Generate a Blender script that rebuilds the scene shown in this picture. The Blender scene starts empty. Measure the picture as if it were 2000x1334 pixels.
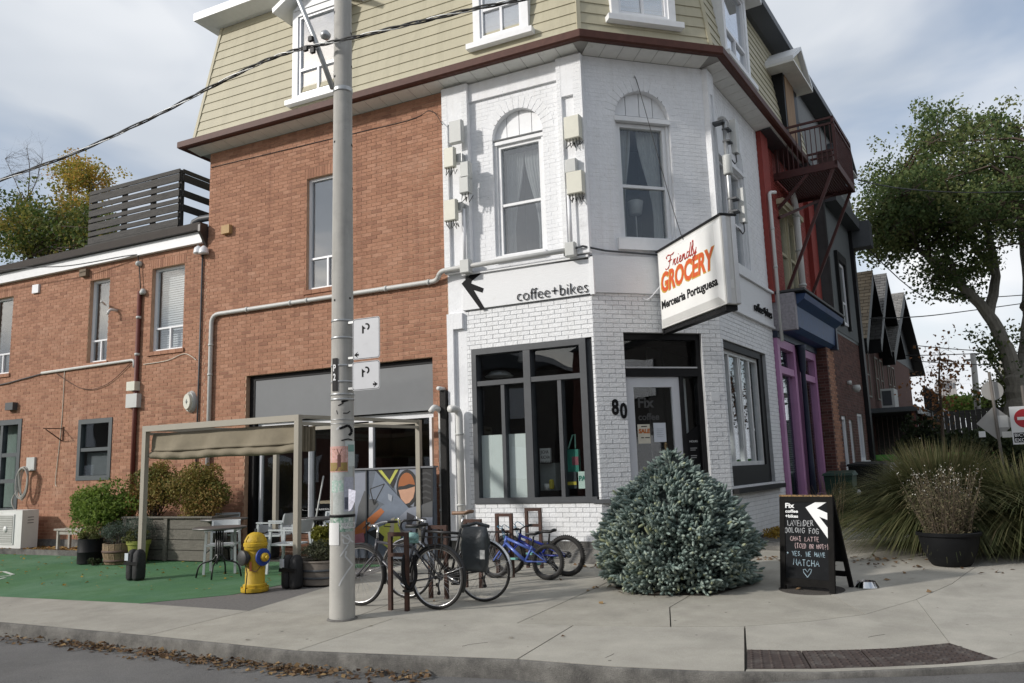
import bpy, math, random
import numpy as np
from mathutils import Vector, Matrix
random.seed(7); rng = np.random.default_rng(7)
SC = bpy.context.scene; COL = SC.collection
R = math.radians
# ------------------------------------------------------------------ camera, sky, sun, exposure
YAW, PITCH, ROLL, FPX, EYE = R(-25.684), R(8.95), R(-1.862), 1556.0, 1.6
_f0 = Vector((math.sin(YAW), math.cos(YAW), 0)); _r0 = Vector((math.cos(YAW), -math.sin(YAW), 0)); _u0 = Vector((0, 0, 1))
CF = _f0*math.cos(PITCH) + _u0*math.sin(PITCH); _u1 = -_f0*math.sin(PITCH) + _u0*math.cos(PITCH)
CR = _r0*math.cos(ROLL) + _u1*math.sin(ROLL); CU = -_r0*math.sin(ROLL) + _u1*math.cos(ROLL)
CO = Vector((0, 0, EYE))
cam = bpy.data.cameras.new('camera'); camo = bpy.data.objects.new('camera', cam); COL.objects.link(camo)
M3 = Matrix((CR, CU, -CF)).transposed().to_4x4(); M3.translation = CO
camo.matrix_world = M3
cam.sensor_width = 36; cam.lens = 36*FPX/2000; cam.clip_end = 2000; cam.clip_start = .05
SC.camera = camo
SUN_DIR = Vector((-1.0, -1.04, .69)).normalized()      # towards the sun
wd = bpy.data.worlds.new('World'); SC.world = wd; wd.use_nodes = True
nt = wd.node_tree; N = nt.nodes; N.clear(); Lk = nt.links
o_ = N.new('ShaderNodeOutputWorld'); bg = N.new('ShaderNodeBackground'); bg.inputs[1].default_value = .114
sky = N.new('ShaderNodeTexSky'); sky.sky_type = 'NISHITA'; sky.sun_disc = False
sky.sun_elevation = math.asin(SUN_DIR.z); sky.sun_rotation = math.atan2(SUN_DIR.x, SUN_DIR.y)
sky.dust_density = 2.0; sky.air_density = 1.0
tc = N.new('ShaderNodeTexCoord')
mp = N.new('ShaderNodeMapping'); mp.inputs['Scale'].default_value = (1.0, 1.0, 2.6); mp.inputs['Rotation'].default_value = (.15, .1, 3.6)
n1 = N.new('ShaderNodeTexNoise'); n1.inputs['Scale'].default_value = 2.1; n1.inputs['Detail'].default_value = 5; n1.inputs['Roughness'].default_value = .5; n1.inputs['Distortion'].default_value = .35
n2 = N.new('ShaderNodeTexNoise'); n2.inputs['Scale'].default_value = 1.5; n2.inputs['Detail'].default_value = 4
cr = N.new('ShaderNodeValToRGB'); cr.color_ramp.elements[0].position = .36; cr.color_ramp.elements[0].color = (0.30, .30, .30, 1); cr.color_ramp.elements[1].position = .56; cr.color_ramp.elements[1].color = (1, 1, 1, 1)
cc = N.new('ShaderNodeValToRGB'); cc.color_ramp.elements[0].position = .32; cc.color_ramp.elements[0].color = (3.6, 4.0, 4.55, 1); cc.color_ramp.elements[1].position = .70; cc.color_ramp.elements[1].color = (6.9, 7.0, 7.15, 1)
mx = N.new('ShaderNodeMixRGB')
Lk.new(tc.outputs['Generated'], mp.inputs['Vector']); Lk.new(mp.outputs[0], n1.inputs['Vector']); Lk.new(mp.outputs[0], n2.inputs['Vector'])
Lk.new(n1.outputs[0], cr.inputs[0]); Lk.new(n2.outputs[0], cc.inputs[0])
Lk.new(cr.outputs[0], mx.inputs[0]); Lk.new(sky.outputs[0], mx.inputs[1]); Lk.new(cc.outputs[0], mx.inputs[2])
Lk.new(mx.outputs[0], bg.inputs[0]); Lk.new(bg.outputs[0], o_.inputs[0])
sl = bpy.data.lights.new('sun', 'SUN'); sl.energy = 2.5; sl.angle = R(3.5); sl.color = (1.0, .955, .90)
so = bpy.data.objects.new('sun', sl); COL.objects.link(so); so.rotation_euler = (-SUN_DIR).to_track_quat('-Z', 'Y').to_euler(); so.location = (-20, -12, 20)
SC.view_settings.view_transform = 'Standard'; SC.view_settings.look = 'None'; SC.view_settings.exposure = .36; SC.view_settings.gamma = 1; SC.view_settings.use_curve_mapping = False
SC.render.film_transparent = False
try: SC.cycles.max_bounces = 8; SC.cycles.transparent_max_bounces = 12; SC.cycles.use_denoising = True
except Exception: pass
# ------------------------------------------------------------------ measuring helpers
def ray(x, y): return CR*((x-1000)/FPX) - CU*((y-667)/FPX) + CF
class Frame:                                            # a facade plane: u along it, z up, d outwards
    def __init__(s, o, ang):
        s.o = Vector((o[0], o[1], 0)); a = R(ang); s.ang = a
        s.t = Vector((math.cos(a), math.sin(a), 0)); s.n = Vector((math.sin(a), -math.cos(a), 0))
    def P(s, u, z, d=0): return s.o + s.t*u + s.n*d + Vector((0, 0, z))
    def uv(s, x, y, d=0):
        D = ray(x, y); t = (s.o + s.n*d - CO).dot(s.n)/D.dot(s.n); p = CO + D*t
        return ((p-s.o).dot(s.t), p.z)
    def rect(s, x0, y0, x1, y1, d=0):
        a = s.uv(x0, y0, d); b = s.uv(x1, y1, d); return a[0], b[0], b[1], a[1]      # u0,u1,z0,z1
F1 = Frame((0, 11.7), 0)
C1 = (-4.2, 11.7); F2 = Frame(C1, 41.5); _c2 = F2.P(2.23, 0); F3 = Frame((_c2.x, _c2.y), 83)
GK = .0262
def gz(y): return GK*(min(max(y, 5.0), 14)-6)
def gp(x, y):                                           # a point on the pavement
    D = ray(x, y); t = (EYE+6*GK)/(GK*D.y-D.z); p = CO + D*t
    if p.y > 14 or t < 0:
        t = (.21-EYE)/D.z; p = CO + D*t
    return p
def aty(x, y, Y): D = ray(x, y); return CO + D*(Y/D.y)
def atz(x, y, Z): D = ray(x, y); return CO + D*((Z-EYE)/D.z)
def px(p):
    v = p-CO; w = v.dot(CF); return (1000+FPX*v.dot(CR)/w, 667-FPX*v.dot(CU)/w)
def isect(Fa, Fb, d):                                   # corner of two facade planes pushed out by d
    A = Fa.o+Fa.n*d; B = Fb.o+Fb.n*d; w = B-A
    den = Fa.t.x*Fb.t.y-Fa.t.y*Fb.t.x; s = (w.x*Fb.t.y-w.y*Fb.t.x)/den
    return A+Fa.t*s
# ------------------------------------------------------------------ objects
OFF = {}
def tag(o, label=None, cat=None, group=None, kind=None):
    if label: o['label'] = label
    if cat: o['category'] = cat
    if group: o['group'] = group
    if kind: o['kind'] = kind
    return o
def thing(name, loc, label, cat, group=None, rz=0):
    o = bpy.data.objects.new(name, None); COL.objects.link(o); o.empty_display_size = .1
    o.location = loc; o.rotation_euler = (0, 0, rz); OFF[o.name] = Vector(loc) if rz == 0 else Vector((0, 0, 0))
    return tag(o, label, cat, group)
def copy_tree(o, parent=None):
    c = o.copy(); COL.objects.link(c); c.parent = parent
    for ch in list(o.children): copy_tree(ch, c)
    return c
class MB:
    def __init__(s): s.v = []; s.f = []; s.r = []
    def add(s, vs, fs, rnd=0.5):
        b = len(s.v); s.v.extend([tuple(v) for v in vs]); s.f.extend([tuple(i+b for i in f) for f in fs]); s.r.extend([rnd]*len(fs)); return s
    def hexa(s, p, rnd=.5): return s.add(p, ((0,3,2,1),(4,5,6,7),(0,1,5,4),(1,2,6,5),(2,3,7,6),(3,0,4,7)), rnd)
    def box(s, a, b, rnd=.5):
        (x0,y0,z0),(x1,y1,z1) = a, b
        return s.hexa([(x0,y0,z0),(x1,y0,z0),(x1,y1,z0),(x0,y1,z0),(x0,y0,z1),(x1,y0,z1),(x1,y1,z1),(x0,y1,z1)], rnd)
    def fb(s, F, u0, u1, z0, z1, d0, d1, rnd=.5):       # box on a facade; d0 back, d1 front
        P = F.P; return s.hexa([P(u0,z0,d1),P(u1,z0,d1),P(u1,z0,d0),P(u0,z0,d0),P(u0,z1,d1),P(u1,z1,d1),P(u1,z1,d0),P(u0,z1,d0)], rnd)
    def quad(s, a, b, c, d, rnd=.5): return s.add((a,b,c,d), ((0,1,2,3),), rnd)
    def bar(s, p, q, w, h=None, up=(0,0,1), rnd=.5):    # rectangular bar from p to q
        h = w if h is None else h; p = Vector(p); q = Vector(q); ax = (q-p).normalized(); up = Vector(up)
        if abs(ax.dot(up)) > .98: up = Vector((1,0,0)) if abs(ax.x) < .9 else Vector((0,1,0))
        sd = ax.cross(up).normalized()*(w/2); u2 = sd.cross(ax).normalized()*(h/2)
        return s.hexa([p-sd-u2,p+sd-u2,q+sd-u2,q-sd-u2,p-sd+u2,p+sd+u2,q+sd+u2,q-sd+u2], rnd)
    def tube(s, pts, r, n=8, caps=True, closed=False, rnd=.5):
        pts = [Vector(p) for p in pts]; m = len(pts); rs = r if hasattr(r, '__len__') else [r]*m; vs = []; fs = []
        nrm = None
        for i in range(m):
            a = pts[(i-1) % m] if (closed or i > 0) else pts[i]; b = pts[(i+1) % m] if (closed or i < m-1) else pts[i]
            t = (b-a).normalized() if (b-a).length > 1e-9 else Vector((0,0,1))
            if nrm is None:
                nrm = t.cross(Vector((0,0,1)) if abs(t.z) < .9 else Vector((1,0,0))).normalized()
            else:
                nrm = (nrm-t*nrm.dot(t)); nrm = nrm.normalized() if nrm.length > 1e-6 else t.orthogonal().normalized()
            bn = t.cross(nrm)
            for k in range(n):
                a_ = 2*math.pi*k/n; vs.append(pts[i]+(nrm*math.cos(a_)+bn*math.sin(a_))*rs[i])
        for i in range(m if closed else m-1):
            j = (i+1) % m
            for k in range(n):
                l = (k+1) % n; fs.append((i*n+k, j*n+k, j*n+l, i*n+l))
        if caps and not closed:
            fs.append(tuple(range(n))); fs.append(tuple((m-1)*n+k for k in range(n-1, -1, -1)))
        return s.add(vs, fs, rnd)
    def lathe(s, prof, c=(0,0,0), n=24, axis=(0,0,1), rnd=.5):  # prof: (r, h) along the axis
        ax = Vector(axis).normalized(); e = ax.orthogonal().normalized(); g = ax.cross(e); c = Vector(c); vs = []; fs = []; m = len(prof)
        for r_, h in prof:
            for k in range(n):
                a = 2*math.pi*k/n; vs.append(c+ax*h+(e*math.cos(a)+g*math.sin(a))*r_)
        for i in range(m-1):
            for k in range(n):
                l = (k+1) % n; fs.append((i*n+k, i*n+l, (i+1)*n+l, (i+1)*n+k))
        if prof[0][0] > 1e-6: fs.append(tuple(range(n-1, -1, -1)))
        if prof[-1][0] > 1e-6: fs.append(tuple((m-1)*n+k for k in range(n)))
        return s.add(vs, fs, rnd)
    def prism(s, pts, ext, rnd=.5):                     # polygon pushed along a vector
        n = len(pts); pts = [Vector(p) for p in pts]; ext = Vector(ext)
        fs = [tuple(range(n)), tuple(range(2*n-1, n-1, -1))] + [(i, i+n, (i+1) % n+n, (i+1) % n) for i in range(n)]
        return s.add(pts+[p+ext for p in pts], fs, rnd)
    def fprism(s, F, uz, d0, d1, rnd=.5): return s.prism([F.P(u, z, d1) for u, z in uz], -F.n*(d1-d0), rnd)
    def sweep(s, prof, paths, rnd=.5):                  # prof: list of keys, paths[key] = polyline; joins neighbouring polylines
        m = len(prof); k = len(paths(prof[0])); vs = []
        for p in prof: vs.extend(paths(p))
        fs = [(i*k+j, i*k+j+1, ((i+1) % m)*k+j+1, ((i+1) % m)*k+j) for i in range(m) for j in range(k-1)]
        fs += [tuple(i*k for i in range(m-1, -1, -1)), tuple(i*k+k-1 for i in range(m))]
        return s.add(vs, fs, rnd)
    def build(s, name, mat, parent=None, smooth=False, off=None, kind=None):
        me = bpy.data.meshes.new(name)
        root = parent
        while root is not None and root.parent is not None: root = root.parent
        o3 = off if off is not None else (OFF.get(root.name, Vector((0,0,0))) if root is not None else Vector((0,0,0)))
        a = np.array(s.v, dtype=float).reshape(-1, 3)-np.array(o3)
        me.from_pydata(a.tolist(), [], s.f)
        at = me.attributes.new('rnd', 'FLOAT', 'FACE'); at.data.foreach_set('value', np.array(s.r, dtype=np.float32))
        if smooth: me.polygons.foreach_set('use_smooth', [True]*len(me.polygons))
        me.materials.append(mat); me.update()
        o = bpy.data.objects.new(name, me); COL.objects.link(o)
        if parent is not None: o.parent = parent
        if smooth == 'auto':
            me.polygons.foreach_set('use_smooth', [True]*len(me.polygons)); me.set_sharp_from_angle(angle=R(35))
        if kind: o['kind'] = kind
        return o
    def solo(s, name, mat, base, label, cat, group=None, smooth=False):   # a thing that is one mesh, origin at base
        o = s.build(name, mat, None, smooth, off=Vector(base)); o.location = base; return tag(o, label, cat, group)
def tri_mesh(name, V, Fc, mat, parent=None, rnd=None, smooth=False, off=None, kind=None):   # numpy mesh, faces all of one size
    me = bpy.data.meshes.new(name); V = np.asarray(V, dtype=np.float32); Fc = np.asarray(Fc, dtype=np.int32)
    root = parent
    while root is not None and root.parent is not None: root = root.parent
    o3 = off if off is not None else (OFF.get(root.name, Vector((0,0,0))) if root is not None else Vector((0,0,0)))
    V = V-np.array(o3, dtype=np.float32)
    k = Fc.shape[1]; me.vertices.add(len(V)); me.vertices.foreach_set('co', V.ravel()); me.loops.add(Fc.size); me.loops.foreach_set('vertex_index', Fc.ravel())
    me.polygons.add(len(Fc)); me.polygons.foreach_set('loop_start', np.arange(0, Fc.size, k, dtype=np.int32)); me.polygons.foreach_set('loop_total', np.full(len(Fc), k, dtype=np.int32))
    if rnd is not None:
        at = me.attributes.new('rnd', 'FLOAT', 'FACE'); at.data.foreach_set('value', np.asarray(rnd, dtype=np.float32))
    if smooth: me.polygons.foreach_set('use_smooth', np.ones(len(Fc), dtype=bool))
    me.materials.append(mat); me.update(calc_edges=True); me.validate()
    o = bpy.data.objects.new(name, me); COL.objects.link(o)
    if parent is not None: o.parent = parent
    if kind: o['kind'] = kind
    return o
# ------------------------------------------------------------------ materials
MATS = {}
def mat(name, col, rough=.7, metal=0, var=.12, scale=6, bump=.0, bscale=40, col2=None, rnd=None, spec=.5, coat=0, trans=0, streak=False, dirt=None, dscale=2.0, dpos=.55, vst=None, speck=None, grain=0):
    """col: base; col2: colour of noise patches; rnd: list of colours chosen by the per-face 'rnd' attribute; dirt: colour of blotchy stains"""
    if name in MATS: return MATS[name]
    m = bpy.data.materials.new(name); m.use_nodes = True; nt = m.node_tree; N = nt.nodes; L = nt.links; b = N['Principled BSDF']
    b.inputs['Roughness'].default_value = rough; b.inputs['Metallic'].default_value = metal; b.inputs['Specular IOR Level'].default_value = spec
    if coat: b.inputs['Coat Weight'].default_value = coat
    tc = N.new('ShaderNodeTexCoord'); gm = N.new('ShaderNodeNewGeometry'); pos = gm.outputs['Position']
    if streak:
        mpn = N.new('ShaderNodeMapping'); mpn.inputs['Scale'].default_value = streak; L.new(pos, mpn.inputs[0]); pos = mpn.outputs[0]
    nz = N.new('ShaderNodeTexNoise'); nz.inputs['Scale'].default_value = scale; nz.inputs['Detail'].default_value = 6; nz.inputs['Roughness'].default_value = .62; L.new(pos, nz.inputs['Vector'])
    if rnd:
        at = N.new('ShaderNodeAttribute'); at.attribute_name = 'rnd'; rp = N.new('ShaderNodeValToRGB'); rp.color_ramp.interpolation = 'LINEAR'
        es = rp.color_ramp.elements
        while len(es) < len(rnd): es.new(.5)
        for i, c in enumerate(rnd): es[i].position = i/(len(rnd)-1); es[i].color = (*c, 1)
        L.new(at.outputs['Fac'], rp.inputs[0]); base = rp.outputs[0]
    else:
        rg = N.new('ShaderNodeRGB'); rg.outputs[0].default_value = (*col, 1); base = rg.outputs[0]
    if col2 is not None:
        r2 = N.new('ShaderNodeValToRGB'); r2.color_ramp.elements[0].position = .42; r2.color_ramp.elements[1].position = .62; L.new(nz.outputs[0], r2.inputs[0])
        mm = N.new('ShaderNodeMixRGB'); mm.inputs[2].default_value = (*col2, 1); L.new(r2.outputs[0], mm.inputs[0]); L.new(base, mm.inputs[1]); base = mm.outputs[0]
    if var:
        mr = N.new('ShaderNodeMapRange'); mr.inputs[1].default_value = .25; mr.inputs[2].default_value = .75; mr.inputs[3].default_value = 1-var; mr.inputs[4].default_value = 1+var; L.new(nz.outputs[0], mr.inputs[0])
        mm = N.new('ShaderNodeMixRGB'); mm.blend_type = 'MULTIPLY'; mm.inputs[0].default_value = 1; L.new(base, mm.inputs[1]); L.new(mr.outputs[0], mm.inputs[2]); base = mm.outputs[0]
    if dirt is not None:
        n3 = N.new('ShaderNodeTexNoise'); n3.inputs['Scale'].default_value = dscale; n3.inputs['Detail'].default_value = 8; n3.inputs['Roughness'].default_value = .7; L.new(gm.outputs['Position'], n3.inputs['Vector'])
        r3 = N.new('ShaderNodeValToRGB'); r3.color_ramp.elements[0].position = dpos; r3.color_ramp.elements[1].position = dpos+.22; L.new(n3.outputs[0], r3.inputs[0])
        mm = N.new('ShaderNodeMixRGB'); mm.inputs[2].default_value = (*dirt, 1); L.new(r3.outputs[0], mm.inputs[0]); L.new(base, mm.inputs[1]); base = mm.outputs[0]
    if vst is not None:                                 # long vertical weather streaks
        mp2 = N.new('ShaderNodeMapping'); mp2.inputs['Scale'].default_value = (3.2, 3.2, .16); L.new(gm.outputs['Position'], mp2.inputs[0])
        n4 = N.new('ShaderNodeTexNoise'); n4.inputs['Scale'].default_value = 1.6; n4.inputs['Detail'].default_value = 7; n4.inputs['Roughness'].default_value = .7; L.new(mp2.outputs[0], n4.inputs['Vector'])
        r4 = N.new('ShaderNodeMapRange'); r4.inputs[1].default_value = .50; r4.inputs[2].default_value = .78; r4.inputs[3].default_value = 0; r4.inputs[4].default_value = .75; L.new(n4.outputs[0], r4.inputs[0])
        mm = N.new('ShaderNodeMixRGB'); mm.inputs[2].default_value = (*vst, 1); L.new(r4.outputs[0], mm.inputs[0]); L.new(base, mm.inputs[1]); base = mm.outputs[0]
    if speck is not None:                               # gum spots, chips, stains with sharp edges
        vo = N.new('ShaderNodeTexVoronoi'); vo.inputs['Scale'].default_value = speck[1]; L.new(gm.outputs['Position'], vo.inputs['Vector'])
        n5 = N.new('ShaderNodeTexNoise'); n5.inputs['Scale'].default_value = speck[1]*.35; n5.inputs['Detail'].default_value = 3; L.new(gm.outputs['Position'], n5.inputs['Vector'])
        s5 = N.new('ShaderNodeMath'); s5.operation = 'MULTIPLY'; s5.inputs[1].default_value = speck[2]; L.new(n5.outputs[0], s5.inputs[0])
        c5 = N.new('ShaderNodeMath'); c5.operation = 'LESS_THAN'; L.new(vo.outputs['Distance'], c5.inputs[0]); L.new(s5.outputs[0], c5.inputs[1])
        mm = N.new('ShaderNodeMixRGB'); mm.inputs[2].default_value = (*speck[0], 1); L.new(c5.outputs[0], mm.inputs[0]); L.new(base, mm.inputs[1]); base = mm.outputs[0]
    if grain:                                           # fine aggregate
        n6 = N.new('ShaderNodeTexNoise'); n6.inputs['Scale'].default_value = 95; n6.inputs['Detail'].default_value = 3; n6.inputs['Roughness'].default_value = .8; L.new(gm.outputs['Position'], n6.inputs['Vector'])
        r6 = N.new('ShaderNodeMapRange'); r6.inputs[1].default_value = .3; r6.inputs[2].default_value = .7; r6.inputs[3].default_value = 1-grain; r6.inputs[4].default_value = 1+grain; L.new(n6.outputs[0], r6.inputs[0])
        mm = N.new('ShaderNodeMixRGB'); mm.blend_type = 'MULTIPLY'; mm.inputs[0].default_value = 1; L.new(base, mm.inputs[1]); L.new(r6.outputs[0], mm.inputs[2]); base = mm.outputs[0]
    L.new(base, b.inputs['Base Color'])
    if bump:
        nb = N.new('ShaderNodeTexNoise'); nb.inputs['Scale'].default_value = bscale; nb.inputs['Detail'].default_value = 5; L.new(gm.outputs['Position'], nb.inputs['Vector'])
        bp = N.new('ShaderNodeBump'); bp.inputs['Strength'].default_value = bump; bp.inputs['Distance'].default_value = .02; L.new(nb.outputs[0], bp.inputs['Height']); L.new(bp.outputs[0], b.inputs['Normal'])
    MATS[name] = m; return m
def glass(name, tint, refl=.06, rough=.0):
    if name in MATS: return MATS[name]
    m = bpy.data.materials.new(name); m.use_nodes = True; nt = m.node_tree; N = nt.nodes; L = nt.links; N.clear()
    o = N.new('ShaderNodeOutputMaterial'); mx = N.new('ShaderNodeMixShader'); tr = N.new('ShaderNodeBsdfTransparent'); gl = N.new('ShaderNodeBsdfGlossy')
    tr.inputs[0].default_value = (*tint, 1); gl.inputs['Roughness'].default_value = rough; gl.inputs[0].default_value = (.95, .97, 1, 1)
    lw = N.new('ShaderNodeLayerWeight'); lw.inputs[0].default_value = .5; pw = N.new('ShaderNodeMath'); pw.operation = 'POWER'; pw.inputs[1].default_value = 4.0; L.new(lw.outputs['Facing'], pw.inputs[0])
    ad = N.new('ShaderNodeMapRange'); ad.inputs[3].default_value = refl; ad.inputs[4].default_value = 1.0; L.new(pw.outputs[0], ad.inputs[0])
    gm = N.new('ShaderNodeNewGeometry'); nz = N.new('ShaderNodeTexNoise'); nz.inputs['Scale'].default_value = 1.3; nz.inputs['Detail'].default_value = 1; L.new(gm.outputs['Position'], nz.inputs['Vector'])
    bp = N.new('ShaderNodeBump'); bp.inputs['Strength'].default_value = .06; bp.inputs['Distance'].default_value = .05; L.new(nz.outputs[0], bp.inputs['Height']); L.new(bp.outputs[0], gl.inputs['Normal'])
    L.new(ad.outputs[0], mx.inputs[0]); L.new(tr.outputs[0], mx.inputs[1]); L.new(gl.outputs[0], mx.inputs[2]); L.new(mx.outputs[0], o.inputs[0])
    MATS[name] = m; return m
RED = [(.275,.140,.092),(.335,.172,.110),(.358,.186,.119),(.375,.196,.126),(.392,.206,.134),(.42,.232,.156)]
M_BRICK = mat('red_brick', (0,0,0), .88, var=.14, scale=22, rnd=RED, bump=.35, bscale=90, dirt=(.47,.31,.23), dscale=.8, dpos=.60, spec=.25, vst=(.20,.095,.065))
M_MORTAR = mat('mortar', (.46,.30,.205), .95, var=.2, scale=9, bump=.3, bscale=120, spec=.1)
M_WBRICK = mat('white_brick', (.70,.71,.715), .62, var=.05, scale=14, bump=.5, bscale=38, dirt=(.55,.55,.54), dscale=1.6, dpos=.60, rnd=[(.75,.76,.77),(.78,.79,.80),(.80,.81,.82)], spec=.3, vst=(.70,.70,.69))
M_WGROUT = mat('grey_grout', (.40,.41,.42), .95, var=.2, spec=.1)
M_WPAINT = mat('white_wall_paint', (.78,.79,.805), .65, var=.06, scale=7, bump=.25, bscale=30, dirt=(.55,.55,.54), dscale=1.8, dpos=.60, spec=.3, vst=(.69,.69,.68), speck=((.34,.33,.31), 5.5, .075))
M_WHITE = mat('white_trim', (.74,.75,.76), .45, var=.05, scale=8, dirt=(.5,.5,.49), dscale=3, dpos=.66)
M_VINYL = mat('white_vinyl', (.76,.77,.79), .35, var=.04)
M_SIDING = mat('yellow_siding', (.42,.388,.275), .6, var=.06, scale=4, streak=(1,1,.3), dirt=(.34,.31,.22), dscale=1.2, dpos=.58, vst=(.32,.295,.20))
M_SOFFIT = mat('soffit_white', (.74,.735,.70), .6, var=.08, scale=6, dirt=(.4,.38,.34), dscale=3, dpos=.6)
M_BROWN = mat('brown_gutter', (.085,.036,.027), .55, var=.2, scale=8, spec=.2)
M_CHAR = mat('charcoal_paint', (.055,.060,.066), .5, var=.12, scale=8)
M_BLACK = mat('black_paint', (.011,.011,.012), .5, var=.2, spec=.2)
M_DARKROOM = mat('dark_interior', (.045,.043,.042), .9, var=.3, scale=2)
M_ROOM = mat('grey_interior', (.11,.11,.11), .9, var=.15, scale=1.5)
M_GLASS = glass('window_glass', (.93,.95,.95), .055)
M_GLASSUP = glass('upper_window_glass', (.86,.88,.89), .11)
M_CURT = mat('net_curtain', (.40,.395,.385), .9, var=.1, scale=10)
M_BLIND = mat('white_blind', (.70,.70,.69), .7, var=.05)
M_GREYP = mat('grey_panel', (.150,.158,.165), .55, var=.06, scale=3)
M_ALU = mat('aluminium', (.55,.56,.57), .38, .6, var=.06)
CONC_ = [mat('pavement_concrete_%d' % i, c, .92, var=.14, scale=2.2+.3*i, bump=.35, bscale=140, dirt=tuple(k*.72 for k in c), dscale=.75, dpos=.50, spec=.2, speck=((.15,.14,.125), 3.2, .085), grain=.13) for i, c in enumerate(((.385,.366,.318),(.35,.332,.288),(.405,.386,.338),(.37,.35,.30)))]
M_CONC = CONC_[0]
M_CONC2 = mat('kerb_concrete', (.195,.188,.172), .92, var=.28, scale=7, bump=.6, bscale=110, dirt=(.085,.082,.078), dscale=2.5, dpos=.44, spec=.2, grain=.2)
M_JOINT = mat('joint_dirt', (.075,.07,.06), .95, var=.3)
M_ASPH = mat('road_asphalt', (.19,.187,.182), .9, var=.18, scale=1.3, bump=.9, bscale=240, dirt=(.235,.23,.22), dscale=.6, dpos=.50, spec=.25, speck=((.055,.053,.05), 9, .09), grain=.28)
M_ASPH2 = mat('old_asphalt', (.21,.20,.19), .93, var=.2, scale=30, bump=.9, bscale=200, spec=.2)
M_GREEN = mat('green_lot_paint', (.092,.205,.092), .88, var=.22, scale=1.0, bump=.6, bscale=200, dirt=(.135,.245,.150), dscale=.55, dpos=.47, spec=.2, col2=(.066,.155,.082), speck=((.11,.12,.09), 7, .085))
M_STEEL = mat('galvanised', (.42,.43,.43), .42, .75, var=.15, scale=20)
M_GREYBOX = mat('grey_box_paint', (.50,.51,.49), .5, var=.05)
M_CREAMBOX = mat('cream_box_paint', (.62,.61,.52), .5, var=.05)
M_WIRE = mat('black_wire', (.012,.012,.012), .6, var=0)
M_SOIL = mat('soil', (.05,.038,.028), .95, var=.4, scale=20, bump=.6)
# ------------------------------------------------------------------ ground, road, kerb, pavement slabs
def sstep(a, b, x): t = min(max((x-a)/(b-a), 0), 1); return t*t*(3-2*t)
def road_z(x): return -.15+.125*sstep(-2.2, -.5, x)
m = MB(); xs = [-500,-120,-40,-20,-14,-10,-8,-6,-5,-4,-3.5,-3,-2.6,-2.2,-1.9,-1.6,-1.3,-1,-.7,-.4,0,.5,1,2,4,8,16,40,120,500]; ys = [-400,-60,-20,-5,0,3,5,6,7,8,10,14,30,120,700]
vs = [(x, y, road_z(x)) for y in ys for x in xs]; w = len(xs)
m.add(vs, [(j*w+i, j*w+i+1, (j+1)*w+i+1, (j+1)*w+i) for j in range(len(ys)-1) for i in range(w-1)])
tag(m.build('road', M_ASPH), kind='structure')
KP = [gp(x, y) for x, y in ((-420,1180),(0,1216),(283,1242),(577,1272),(800,1281),(1008,1289),(1200,1304),(1400,1313),(1457,1313),(1620,1314),(1820,1306),(2000,1295))]
KP = [Vector((-60, KP[0].y, gz(KP[0].y)))]+KP+[Vector((1.5, 7.95, gz(7.95))), Vector((2.1, 9.0, gz(9))), Vector((2.5, 10.5, gz(10.5))), Vector((2.75, 12, gz(12))), Vector((3.05, 14, gz(14)))]
far = [Vector((3.3, 16, .21)), Vector((8.0, 55, .21)), Vector((30, 240, .21))]
m = MB(); sink = Vector((0, 0, -.03))
m.add([p+sink for p in KP]+[Vector((-60, 14, .18))], [tuple(range(len(KP)+1))])
m.add([KP[-1]+sink, far[0]+sink, far[1]+sink, far[2]+sink, Vector((-200, 240, .18)), Vector((-200, 14, .18)), Vector((-60, 14, .18))], [tuple(range(7))])
walk = tag(m.build('sidewalk', M_JOINT), kind='structure')
# kerb: rounded face under the pavement edge
m = MB(); kp = KP+far
def inward(i):
    a = kp[max(i-1, 0)]; b = kp[min(i+1, len(kp)-1)]; t = (b-a); t.z = 0; t.normalize(); return Vector((-t.y, t.x, 0))
prof = [(-.016, -.35), (-.006, -.06), (-.001, -.016), (.006, -.005), (.022, -.001), (.034, -.0015), (.034, -.35)]
m.sweep(prof, lambda q: [kp[i]+inward(i)*q[0]+Vector((0, 0, q[1])) for i in range(len(kp))])
tag(m.build('kerb', M_CONC2, smooth='auto'), kind='structure')
def zplane(p): return Vector((p[0], p[1], gz(p[1])))
def slab(pts, mt=None, name='slab', gap=.006, lift=0., th=.028, parent=walk):
    pts = [zplane(p) for p in pts]; n = len(pts); c = sum(pts, Vector())/n; area = sum(pts[i].x*pts[(i+1) % n].y-pts[(i+1) % n].x*pts[i].y for i in range(n))
    if area < 0: pts.reverse()
    out = []
    for i in range(n):
        a, b, c_ = pts[i-1], pts[i], pts[(i+1) % n]; e0 = (b-a).normalized(); e1 = (c_-b).normalized()
        nn = Vector((-e0.y-e1.y, e0.x+e1.x, 0)); k = nn.length
        out.append(b+nn/max(k*k/2, .3)*gap)
    mm = MB(); top = [p+Vector((0, 0, lift)) for p in out]
    mm.prism(top, (0, 0, -th)); return mm.build(name, mt or CONC_[random.randrange(4)], parent)
G = gp
def kin(i, o=.032): return KP[i]+inward(i)*o
def P2(x, y): return gp(x, y)
jl = [P2(-420,1143), P2(0,1165), P2(265,1178), P2(486,1193), P2(768,1208), P2(1120,1221), P2(1310,1224), P2(1455,1223)]
W0 = Vector((-60, jl[0].y, 0))
slab([kin(0), kin(1), jl[0], W0]); slab([kin(1), kin(2), kin(3), jl[3], jl[2], jl[1], jl[0]])
slab([kin(3), kin(4), jl[4], jl[3]]); slab([kin(4), kin(5), kin(6), jl[5], jl[4]]); slab([kin(6), kin(7), kin(8), kin(9), jl[7], jl[6], jl[5]], gap=.009)
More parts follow.
